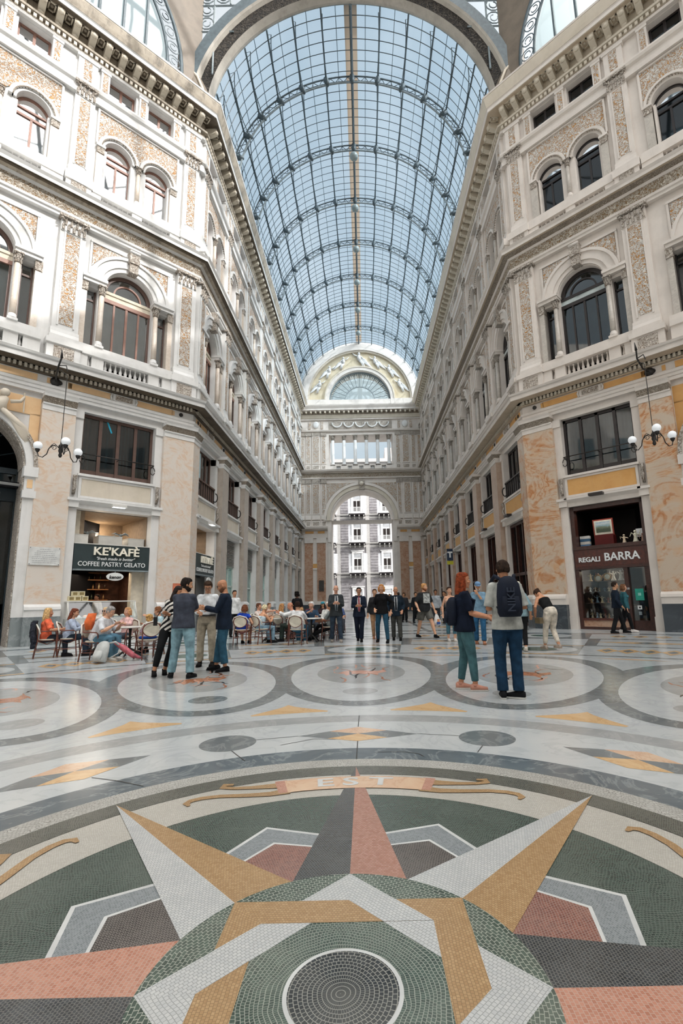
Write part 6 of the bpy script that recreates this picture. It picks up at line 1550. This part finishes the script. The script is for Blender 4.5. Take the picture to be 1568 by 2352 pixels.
# ------------------------------------------------------------------ nave shopfronts
TEAL = flat('pale_green_glazing','86aaa6',.25,.5,var=.1); LOUV = flat('grey_louvre_shutter','a8a6a2',.5,.4,var=.05); PGF = flat('pale_green_frame','b7c4be',.5,.4); DGL = flat('dark_shop_glass','0f1416',.08,.6,var=0)
for i, c in enumerate(NB):
    F = FR['NL'] @ T(c,0,0)
    if i == 0:
        m = MB(); m.box(-1.33,1.33,.3,.34,0,2.6,DGL); m.build('door_nave_cafe', None, F, kind='structure')
    else:
        WIN_N[0] += 1; r = empty('window_%d' % WIN_N[0], F, kind='structure'); lou = i in (1,2,3,4)
        m = MB()
        for x in (-1.34,-.42,.36,1.26): m.box(x,x+.08,.18,.3,0,4.84 if not lou else 3.4,PGF if lou else WD)
        for z in (0,2.2,3.3): m.box(-1.34,1.34,.18,.3,z,z+.09,PGF if lou else WD)
        m.build('window_frame', r)
        m = MB(); m.box(-1.3,1.3,.24,.26,0,3.35 if lou else 4.84,TEAL if i in (1,3) else (DGL if not lou else flat('grey_green_glass','6f8884',.12,.6))); m.build('glass_pane', r)
        if lou:
            m = MB(); m.box(-1.34,1.34,.22,.3,3.38,4.84,LOUV)
            for k in range(17): m.add([(-1.34,.1,3.42+.084*k),(1.34,.1,3.42+.084*k),(1.34,.2,3.48+.084*k),(-1.34,.2,3.48+.084*k)],[(0,1,2,3)],LOUV); m.box(-1.34,1.34,.1,.2,3.405+.084*k,3.42+.084*k,LOUV)
            m.build('louvre', r)
    F = FR['NR'] @ T(-c,0,0); WIN_N[0] += 1; r = empty('window_%d' % WIN_N[0], F, kind='structure'); m = MB()
    for x in (-1.34,-.5,.4,1.24): m.box(x,x+.1,.05,.3,0,4.84,WD)
    for z in (0,2.3,4.7): m.box(-1.34,1.34,.05,.3,z,z+.14,WD)
    m.build('window_frame', r); m = MB(); m.box(-1.3,1.3,.2,.22,.1,4.75,DGL); m.build('glass_pane', r)
m = MB(); r = empty('tobacco_sign', FR['NR'] @ T(-14.55,-1.1,3.75), label='projecting blue sign with a white letter T on the right nave facade', cat='sign'); m.box(-.06,.06,-.22,.22,.28,1.15,flat('dark_blue_sign','26344a',.4,.4)); m.box(-.06,.06,-.22,.22,0,.26,flat('yellow_sign','b8b23a',.5,.3)); m.tube([(0,.22,.9),(0,1.1,.9)],.03,IRON,5); m.build('sign_box', r)
m = MB()
for s in (-1, 1): text_mesh(m, 'T', .55, LW2, T(s*.07,0,.7) @ RZ(s*PI/2), .005, .03)
m.build('sign_letter', r)
# ------------------------------------------------------------------ the people
P = person
STR = striped('black_white_striped_blouse','151517','d8d4cc',3.6,(.5,.5,0)); STR2 = striped('thin_striped_shirt','2b2d30','d6d6d2',9)
r, q = P((-3.5,7.3), 25, 1.68, 'person in black and white striped blouse and black leggings, arms folded, long dark hair', 'f', 'b98463', pants='17181a', shoe='121214', hair='2b2320', hairstyle='long', sleeve=.9, topm=STR, footL=(-.1,.06,.08), footR=(-.29,-.22,.1), hips=(-.02,0,-.04), side=8, handL=(-.1,-.25,1.13), handR=(.05,-.27,1.1), hy=40, vox=.0095, legs=.9, hp=10)
m = MB(); m.box(-.34,-.27,-.08,.1,.92,1.08,flat('black_leather_bag','161616',.5,.4)); m.tube([(-.3,0,1.05),(-.2,.03,1.22),(-.04,.0,1.4)],.01,flat('black_leather_bag','161616',.5,.4),5); held(r, m, 'shoulder_bag', 'small black bag hanging at the hip of the person in striped blouse', 'bag')
P((-3.12,6.83), 172, 1.76, 'person in dark slate polo shirt and light blue jeans seen from behind, arms folded', 'm', 'c49372', top='3d414c', pants='7fa0ab', shoe='1a1b1d', sole='26282a', hair='231d1a', beard='231d1a', footL=(.2,-.02,.08), footR=(-.17,.02,.08), handL=(-.08,-.27,1.17), handR=(.1,-.29,1.13), eL=(.8,.1,-.4), eR=(-.8,.1,-.4), hy=-50, hp=8, vox=.0085, sleeve=.42, fat=1.06, toe=(35,-5))
P((-3.18,8.3), 5, 1.78, 'person in white shirt and beige trousers with glasses looking down at a phone', 'm', 'bd8d6e', top='cfd3d6', pants='9b9180', shoe='1b1918', hair='38291f', sleeve=.85, glasses='3a3432', footL=(.13,0,.08), footR=(-.13,.05,.08), handL=(.08,-.27,1.13), handR=(-.1,-.24,1.06), hp=28, hy=10, tuck=True, vox=.009, legs=.96)
r, q = P((-2.62,7.6), -80, 1.76, 'bald bearded person in navy blazer and blue jeans holding a phone', 'm', 'bb8565', jacket='1a2433', pants='2f5468', shoe='17181a', hair='5a4334', hairstyle='bald', beard='6a4a38', glasses='241f1e', footL=(.12,.05,.08), footR=(-.1,-.14,.08), handL=(.06,-.36,1.18), handR=(-.06,-.36,1.16), eL=(.5,.6,-.6), eR=(-.5,.6,-.6), hp=18, vox=.009, legs=.92, toe=(25,-10), sleeve=.95, under='c8ccd0')
m = MB(); m.box(-.04,.04,-.53,-.38,1.17,1.182,flat('black_phone','121214',.2,.6)); held(r, m, 'mobile_phone', 'black phone in the hands of the person in navy blazer', 'phone')
r, q = P((1.5,5.18), 88, 1.66, 'person with long red hair in navy tee and teal jeans, carrying a backpack', 'f', 'c68d6c', top='141b2a', pants='43646a', shoe='c58f7c', sole='cfcac4', hair='7c3a22', hairstyle='long', sleeve=.42, footL=(.1,.08,.08), footR=(-.1,-.1,.08), handL=(-.02,-.34,1.06), handR=(-.08,-.33,1.04), eL=(.3,.7,-.6), eR=(-.3,.7,-.6), vox=.0085, legs=.93, toe=(0,0), fat=1.06)
BPK = flat('navy_backpack_cloth','151c2b',.7,.2,var=.1); BPK2 = flat('backpack_print','333a48',.7,.2,var=0)
def backpack(r, y, z, w, h, d, label, big=False, mt=None, letters=None, tilt=0):
    b = empty('backpack', r.matrix_basis.copy() if r is not None else None, label=label, cat='backpack'); mt = mt or BPK
    m = MB(); X, Y_ = (1,0,0), (0,1,0)
    m.loft([((0,y+d*.5,z),w*.42,d*.4,X,Y_),((0,y+d*.55,z+.05),w*.5,d*.52,X,Y_),((0,y+d*.55,z+h*.5),w*.5,d*.55,X,Y_),((0,y+d*.5,z+h*.8),w*.44,d*.46,X,Y_),((0,y+d*.4,z+h*.95),w*.3,d*.34,X,Y_),((0,y+d*.35,z+h),w*.12,d*.2,X,Y_)], mt, 20); m.build('bag_body', b)
    m = MB(); m.loft([((0,y+d*1.0,z+.04),w*.3,d*.2,X,Y_),((0,y+d*1.02,z+h*.25),w*.36,d*.22,X,Y_),((0,y+d*1.0,z+h*.5),w*.32,d*.16,X,Y_)], mt, 16); m.build('front_pocket', b)
    for s in (-1,1):
        m = MB(); m.tube([(s*w*.26,y+.03,z+h*.92),(s*w*.4,y-.08,z+h*1.02),(s*w*.48,y-.24,z+h*.86),(s*w*.52,y-.2,z+h*.5),(s*w*.4,y+.0,z+h*.2)], [.022,.026,.022,.015,.012], mt, 6); m.build('strap', b)
    if letters:
        m = MB(); text_mesh(m, letters, .13, BPK2, T(.0,y+d*1.19,z+h*.42) @ RZ(PI) @ RY(-PI/2), .012, .002, sx=1.05); m.build('letters', b)
    return b
backpack(r, .09, .93, .27, .42, .17, 'navy backpack on the back of the person with red hair')
m = MB(); m.loft([((.0,-.45,1.0),.035,.035,(1,0,0),(0,1,0)),((0,-.45,1.06),.04,.04,(1,0,0),(0,1,0))], WBOX, 10); held(r, m, 'paper_cup', 'small white cup held by the person with red hair', 'cup')
r, q = P((1.92,4.53), 178, 1.78, 'person in pale grey shirt and dark blue jeans seen from behind with a backpack', 'm', 'b07c5c', top='a9aba6', pants='1d3850', shoe='1b1c1e', sole='c8c8c4', hair='2f241d', hairstyle='short', footL=(.1,-.02,.08), footR=(-.09,.0,.08), handL=(.16,-.24,1.12), handR=(-.16,-.22,1.14), eL=(.25,.6,-.5), eR=(-.25,.6,-.5), sleeve=.45, vox=.008, toe=(-8,60), hp=12)
backpack(r, .1, 1.0, .31, .5, .17, 'dark navy backpack with vertical white brand letters worn over the grey shirt', letters='NIKE')
P((-.83,13.6), 8, 1.8, 'tall person in dark grey suit with striped tie, hands together, leftmost of the four walking', 'm', 'cf9e86', jacket='33373a', tie='3f474f', pants='303b48', shoe='8f8880', hair='8a7463', hairstyle='fringe', footL=(.13,-.12,.08), footR=(-.13,.12,.08), handL=(.06,-.3,1.16), handR=(-.08,-.3,1.16), belly=.06, sleeve=.95)
P((-.1,13.62), 0, 1.72, 'person in navy suit with red tie between two walking companions', 'm', 'b98669', jacket='1c2433', tie='9c4450', pants='151b28', shoe='141414', hair='2a221e', glasses='2b2624', footL=(.06,-.14,.08), footR=(-.05,.12,.1), handL=(.06,-.28,1.12), handR=(-.08,-.28,1.12), sleeve=.95, belly=.02)
r, q = P((.6,13.0), -12, 1.78, 'fair haired person in black leather jacket and blue jeans walking', 'f', 'cc9b7d', top='141416', pants='25465a', shoe='101012', hair='b07a45', hairstyle='bob', footL=(.18,-.14,.08), footR=(-.16,.12,.1), handL=(.28,-.06,.92), handR=(-.18,-.2,.98), eL=(.9,.4,0), sleeve=.92, hips=(0,0,0))
P((1.08,13.8), -4, 1.72, 'older balding person in navy jacket and grey trousers, rightmost of the four', 'm', 'bd8a6c', jacket='1a2631', tie='22262c', pants='42423f', shoe='151515', hair='8d847a', hairstyle='fringe', footL=(.12,-.08,.08), footR=(-.1,.12,.08), handL=(.2,-.16,.94), handR=(-.25,-.02,.9), sleeve=.95, belly=.05)
P((.42,14.6), 0, 1.68, 'person in tan trousers half hidden behind the leather jacket', 'f', 'c99b7c', top='2a2a2c', pants='b08a6a', shoe='b07a5a', hair='4a3426', footL=(.05,-.1,.08), footR=(-.06,.1,.08), sleeve=.9)
r, q = P((2.03,14.1), 22, 1.82, 'bearded person in black printed tee and grey shorts carrying a plastic bag', 'm', 'd0a183', top='26282a', pants='5c5c58', shoe='121214', hair='b88a5a', beard='7a4a30', footL=(.2,-.3,.08), footR=(-.12,.3,.1), handL=(.3,-.1,.88), handR=(-.3,-.14,.93), legs=.45, hy=40, fat=1.1, sleeve=.45)
m = MB(); m.box(-.11,.11,-.166,-.14,1.1,1.4,flat('pale_shirt_print','9fa3a2',.8,.1,var=.3,sc=20)); m.build('shirt_print', r, label='pale rectangular print')
m = MB(); m.loft([((.32,-.16,.78),.02,.02,(1,0,0),(0,1,0)),((.33,-.16,.68),.07,.05,(1,0,0),(0,1,0)),((.34,-.16,.52),.13,.08,(1,0,0),(0,1,0)),((.35,-.16,.42),.13,.07,(1,0,0),(0,1,0)),((.35,-.16,.4),.06,.04,(1,0,0),(0,1,0))], flat('white_plastic_bag','d9d9d8',.3,.4,var=.1,sc=10), 14); m.box(.28,.4,-.25,-.235,.44,.52,flat('bag_blue_print','3a5a9a',.4,.3)); m.box(.3,.38,-.25,-.235,.52,.6,flat('bag_orange_print','d08a5a',.4,.3)); held(r, m, 'plastic_bag', 'white plastic bag with blue print hanging from the bearded person\'s hand', 'bag')
r, q = P((2.68,13.05), 5, 1.66, 'person in strap top with sunglasses on the head and a dark shoulder bag', 'f', 'd3a488', top='b89a88', pants='3f6472', shoe='c9c4bd', hair='3a2a22', bare=True, footL=(.1,-.06,.08), footR=(-.08,.06,.08), handL=(.1,-.26,1.1), handR=(-.24,0,.86), legs=.8)
m = MB(); m.loft([((.12,-.2,.85),.12,.1,(1,0,0),(0,1,0)),((.12,-.2,1.0),.16,.12,(1,0,0),(0,1,0)),((.12,-.2,1.2),.12,.09,(1,0,0),(0,1,0))], BPK, 12); held(r, m, 'tote_bag', 'dark bag carried in front by the person in strap top', 'bag')
P((3.3,11.95), -8, 1.76, 'older person in blue cap, light blue shirt and blue trousers, hand at chin', 'm', 'c2906f', top='6f8ea4', pants='2a5678', shoe='9a6a50', hair='cfcac2', cap='6f8fb0', beard='c8c2ba', footL=(.08,-.16,.08), footR=(-.1,.12,.08), handL=(-.02,-.2,1.36), handR=(-.26,-.02,.86), eL=(.4,-.1,-1), sleeve=.55, hp=15, belly=.05)
r, q = P((3.82,10.0), 170, 1.68, 'person with white hair in faded denim shirt and black trousers walking away', 'f', 'c08c6c', top='7f9aa2', pants='1a1b1d', shoe='c6bfb4', hair='cfc6b4', hairstyle='bob', footL=(.06,-.12,.08), footR=(-.08,.12,.1), handL=(.22,-.1,.9), handR=(-.26,.02,.88), sleeve=.8, legs=.95, fat=1.05)
m = MB(); m.box(.18,.42,-.12,.04,.95,1.2,striped('striped_tote','1c2a44','d8d8d4',6)); m.box(.18,.42,-.12,.04,.85,.95,BPK); m.tube([(.3,-.04,1.18),(.28,0,1.35),(.2,0,1.45)],.012,BPK,5); held(r, m, 'striped_tote_bag', 'navy bag with white stripes on the shoulder of the person in denim', 'bag')
r, q = P((4.5,10.0), -165, 1.7, 'person in black strap top and cream trousers bending forward', 'f', 'c9916f', top='1b1c1c', pants='cdc4b6', shoe='a89a8e', hair='3a2a22', hairstyle='bunup', bare=True, lean=42, hips=(0,.12,0), footL=(.08,-.1,.08), footR=(-.1,.2,.14), handL=(.22,-.2,.82), handR=(-.15,-.3,.76), eL=(.8,.8,.3), eR=(-.5,.2,0), hp=35, legs=.92)
m = MB(); m.box(.28,.38,.0,.2,.66,.8,flat('brown_gold_bag','6a5c44',.4,.4)); m.tube([(.33,.1,.8),(.3,.05,.95),(.2,0,1.1)],.01,IRON,5); held(r, m, 'hand_bag', 'small brown bag at the hip of the bending person', 'bag')
P((8.55,14.6), 75, 1.76, 'person in navy jacket and black trousers walking past the gift shop', 'm', 'c0906f', top='18222f', pants='1a1b1d', shoe='1a1a1c', hair='2a211c', footL=(.1,-.22,.08), footR=(-.1,.2,.1), sleeve=.95, handL=(.26,-.2,.9), handR=(-.26,-.12,.9))
P((9.05,15.0), 70, 1.68, 'person in teal cardigan half hidden beside the gift shop window', 'f', 'cf9f84', top='2f5a62', pants='17181a', shoe='cfcac6', hair='6a4a34', hairstyle='bob', footL=(.1,-.2,.08), footR=(-.1,.2,.1), sleeve=.95)
P((-4.95,16.9), 30, 1.8, 'waiter in white shirt standing behind the cafe guests', 'm', 'c18e6e', top='d2d4d4', pants='1c1d20', shoe='141414', hair='1f1916', sleeve=.9, vox=.013)
# seated guests
def seated(x, y, h, H, label, **k):
    a = math.radians(h); kw = dict(sit=True, vox=.012, hips=(0,.04,0)); kw.update(k)
    return P((x, y), h, H, label, **kw)
def guest(x, y, h, H, label, clab, **k):
    chair(x, y, h, clab); return seated(x, y, h, H, label, **k)
guest(-8.05,10.75,125,1.7,'seated person with blond hair in orange tee at the far left','brown framed cafe chair with dark jackets over its back, far left', sex='f', tone='c58f70', top='e0694a', pants='2c3038', hair='c2a070', hairstyle='wavy', handL=(.15,-.35,.7), handR=(-.2,-.3,.72))
m = MB(); m.loft([((0,.27,.35),.26,.07,(1,0,0),(0,1,0)),((0,.31,.6),.27,.08,(1,0,0),(0,1,0)),((0,.31,.86),.24,.075,(1,0,0),(0,1,0)),((0,.28,.93),.18,.06,(1,0,0),(0,1,0))], flat('dark_grey_jacket_cloth','2a2c33',.9,.1,var=.3,sc=25), 16)
m.tube([(-.2,.33,.8),(-.27,.32,.5),(-.24,.3,.26)], [.06,.055,.05], flat('dark_grey_jacket_cloth','2a2c33',.9,.1,var=.3,sc=25), 8)
o = m.build('jacket', None, T(-8.05,10.75,.0) @ RZ(math.radians(125)), label='dark grey jacket hung over the far left chair', cat='jacket'); remesh(o, .014, 2, .05, .1)
guest(-7.62,10.95,110,1.68,'seated person with long auburn hair in pale blue blouse','cafe chair under the person with long auburn hair', sex='f', tone='c9977a', top='a7b2c6', pants='24303c', hair='6b3c2c', hairstyle='long', sleeve=.85, handL=(.1,-.45,.78), handR=(-.1,-.4,.78), lean=10)
guest(-6.25,9.75,85,1.8,'heavy seated person in grey tee and blue jeans leaning on the table','cafe chair with cream seat nearest the viewer on the left', sex='m', tone='cf9f82', top='c4c6ca', pants='54788c', shoe='d0ccc4', hair='8d8a88', fat=1.2, lean=24, handL=(.1,-.5,.79), handR=(-.12,-.48,.79), belly=.08, sleeve=.45, hips=(0,-.02,0))
m = MB(); m.loft([((-.05,.14,.72),.13,.07,(1,0,0),(0,1,0)),((-.05,.16,.9),.15,.09,(1,0,0),(0,1,0)),((-.05,.1,1.1),.12,.07,(1,0,0),(0,1,0))], flat('orange_backpack_cloth','e0703f',.7,.2,var=.15), 12)
m.build('orange_backpack', None, T(-6.25,9.75,0) @ RZ(math.radians(85)), label='orange backpack on the back of the heavy seated person', cat='backpack')
guest(-7.5,12.4,-10,1.68,'seated blond person with black sunglasses behind the first table','cafe chair behind the first table on the left', sex='f', tone='d3a78c', top='cfcac6', pants='5a6068', hair='c9b088', hairstyle='wavy', glasses='111114', sleeve=.6, handL=(.1,-.3,.78), handR=(-.15,-.3,1.0))
guest(-6.4,11.45,-20,1.66,'seated person in pink patterned blouse behind the second table','cafe chair behind the second table on the left', sex='f', tone='d0a188', top='cfa9a6', pants='4a4e58', hair='b88a60', hairstyle='bob', sleeve=.6, handL=(.2,-.4,.85), handR=(-.1,-.35,.78))
guest(-5.12,9.95,-138,1.3,'curly blond child in pale pink top seated on a blue cushion','cream backed cafe chair of the curly haired child', sex='f', tone='d8ab90', top='d6bcc4', pants='c9b8b0', hair='b8925c', hairstyle='curly', z0=.1, footL=(.08,-.36,.2), footR=(-.08,-.36,.2), handL=(.1,-.36,.72), handR=(-.14,-.34,.72))
m = MB(); m.loft([((0,.0,.475),.18,.18,(1,0,0),(0,1,0)),((0,0,.505),.215,.2,(1,0,0),(0,1,0)),((0,0,.535),.17,.17,(1,0,0),(0,1,0))], flat('royal_blue_cushion','1f4a9a',.8,.2), 18); m.build('seat_cushion', None, T(-5.12,9.95,0) @ RZ(math.radians(-138)), label='royal blue cushion under the curly haired child', cat='cushion')
guest(-5.45,11.35,-95,1.68,'seated person in light aqua tee facing left, hair tied up','cafe chair half hidden behind the person in black leggings', sex='f', tone='cc9a7d', top='a9c4cc', pants='c4c6cc', hair='7a5238', hairstyle='bun', handL=(.1,-.4,.78), handR=(-.1,-.4,1.0), lean=8)
table(-7.1,11.55,'round white cafe table beside the person with long auburn hair'); table(-5.72,10.3,'round white cafe table before the heavy seated person')
backpack(None, 0, 0, .34, .46, .2, 'grey and black backpack standing on the floor by the left tables', mt=flat('grey_backpack_cloth','b4b6b4',.7,.2,var=.1)).matrix_local = T(-5.82,9.3,.01) @ RZ(2.9) @ RX(.25)
m = MB(); m.tube([(0,0,.42),(.18,0,.3),(.4,0,.12),(.62,0,.03)], [.03,.07,.06,.01], flat('pink_umbrella_cloth','b5606a',.6,.3,var=.2,sc=12), 10); m.tube([(-.05,0,.48),(0,0,.42)],[.015,.02],IRON,6); m.tube([(.62,0,.03),(.72,0,.01)],.006,IRON,5)
m.build('folded_umbrella', None, T(-5.7,9.55,.005) @ RZ(.25), label='folded pink umbrella leaning down to the floor beside the backpack', cat='umbrella')
# middle group
guest(-3.75,13.45,178,1.68,'seated person in royal blue top with brown hair seen from behind','cream backed cafe chair under the person in royal blue, first of the middle group', sex='f', tone='cf9f82', top='1f3fa0', pants='6a3a40', skirt='8a5a5a', hair='6b4430', hairstyle='bob', bare=False, sleeve=.15, handL=(.2,-.3,.7), handR=(-.25,-.2,.66), side=-8)
guest(-3.2,13.6,140,1.68,'seated blond person in pale blue strap top and denim skirt','cafe chair under the person in pale blue strap top', sex='f', tone='cf9a78', top='b4c6d0', pants='7f9db0', hair='d3c2a0', hairstyle='bun', bare=True, handL=(.1,-.45,.8), handR=(-.1,-.4,.8), lean=15)
guest(-3.65,15.4,75,1.72,'seated person with short brown hair stretching an arm over the table','cafe chair behind the middle group table', tone='cf9a80', top='d2c4bc', pants='3a3e44', hair='5a3a2c', handL=(.0,-.55,1.0), handR=(-.1,-.4,.8))
guest(-2.75,14.9,150,1.68,'seated person with long light brown hair in striped top','cafe chair under the person in striped top', sex='f', tone='cf9f82', topm=STR2, pants='2c2d30', hair='a87c50', hairstyle='long', handL=(.1,-.4,.8), handR=(-.1,-.4,.8))
guest(-2.25,14.35,-85,1.76,'seated person in white shirt reaching left, reddish short hair','dark legged cafe chair under the person in white shirt', tone='c98c70', top='d3d5d6', pants='2a3430', hair='8a6248', hairstyle='fringe', sleeve=.9, handL=(.1,-.5,.95), handR=(-.1,-.5,.9), lean=15)
guest(-2.35,16.6,-80,1.45,'boy in grey blue tee seated behind the white shirt','cafe chair of the boy behind the white shirt', tone='d6ab90', top='8ea3a8', pants='4a4e54', hair='b08a60')
guest(-1.95,12.95,170,1.76,'seated person in white tee and blue jeans seen from behind','cream oval backed cafe chair under the person in white tee, nearest of the middle group', tone='c49376', top='d4d5d6', pants='2f566c', shoe='cfccc6', hair='2b1f1a', handL=(.25,-.4,.78), handR=(-.1,-.4,.78), sleeve=.42, fat=1.08)
guest(-1.75,15.0,12,1.74,'white haired seated person in navy shirt looking left','cafe chair under the white haired guest', tone='d3a48c', top='2f4358', pants='3a3e44', hair='dad6ce', hy=-35, sleeve=.6, handL=(.1,-.4,.78), handR=(-.1,-.4,.95))
guest(-1.25,15.7,0,1.72,'seated older person in white jacket with grey hair','cafe chair under the older guest in white jacket', tone='d3a48c', top='cfd0cc', pants='6a6a68', hair='c9c4bc', sleeve=.9)
guest(-1.08,14.1,-95,1.68,'seated person in grey top and black trousers with legs crossed','cafe chair facing left beside the person in dark grey suit', sex='f', tone='c08c6c', top='7d8484', pants='17181a', hair='3d271c', hairstyle='bun', footL=(.1,-.75,.1), footR=(-.1,-.6,.12), handL=(.05,-.38,.68), handR=(-.1,-.3,.66))
table(-3.05,14.35,'round white cafe table in the middle group, left one'); table(-1.65,13.95,'round white cafe table before the white haired guest')
for i, (x, y, h, c, hc, cp, l) in enumerate(((-2.2,18.6,20,'5a3038','3a2a22','c8c6c0','seated person in maroon top with a white cap, farther back'),(-1.75,19.2,-10,'3a2a2c','2a1f1c','3f8fa0','seated person with teal cap and long dark hair, farther back'),(-1.0,18.4,10,'4a5a80','1c1817',None,'dark haired seated person in blue top, farther back'),(-4.1,19.5,60,'c8b4a4','6a4a34',None,'seated person in beige top beside the left facade'),(-3.2,20.2,-40,'8a8f94','c9b8a0',None,'blond seated person in grey top, far back at left'))):
    guest(x, y, h, 1.72, l, 'cafe chair at the back under the '+l.split(',')[0].replace('seated ',''), top=c, hair=hc, cap=cp, pants='3a3c42', vox=.018, hairstyle='long' if 'long' in l else 'short', sex='f' if i in (1,4) else 'm')
table(-1.6,18.2,'round white cafe table at the back of the middle group')
P((-2.6,17.4), 160, 1.72, 'person with dark curly hair in black shirt standing behind the guests', 'm', '6a4636', top='141416', pants='1a1a1c', hair='15110f', hairstyle='curly', sleeve=.5, vox=.016)
P((3.5,21.6), -10, 1.76, 'person in grey shirt walking in the right half of the nave', 'm', '8f6248', top='8c9298', pants='22262c', hair='1d1815', sleeve=.9, vox=.018)
far = [(1.9,24.5,170,'1c1e22'),(2.35,26.5,0,'2a2c30'),(2.9,25.2,20,'15171a'),(2.6,29,180,'3a3436'),(1.7,30,0,'26282e'),(4.3,24,-30,'2c3438'),(3.6,31,10,'4a4440'),(5.2,29,0,'22262a')]
desc = ['seen from behind','in short dark coat','in black coat facing the viewer','in brownish coat','in charcoal jacket, farthest left','in grey green jacket near the right facade','in taupe jacket, far back','in dark jacket close to the right wall']
for (x, y, h, c), d in zip(far, desc):
    P((x,y), h, 1.72, 'distant person '+d+', far down the nave', 'm', 'b0805f', top=c, pants='16181b', hair='2a221d', sleeve=.95, vox=.024, footL=(.1,-.12,.08), footR=(-.1,.12,.08))
# cafe staff behind the counter
P((-10.28,16.95), -45+20, 1.75, 'person with short dark hair serving behind the cafe counter', 'm', 'a87458', top='a8a49c', pants='202020', hair='241c18', vox=.016)
bake()
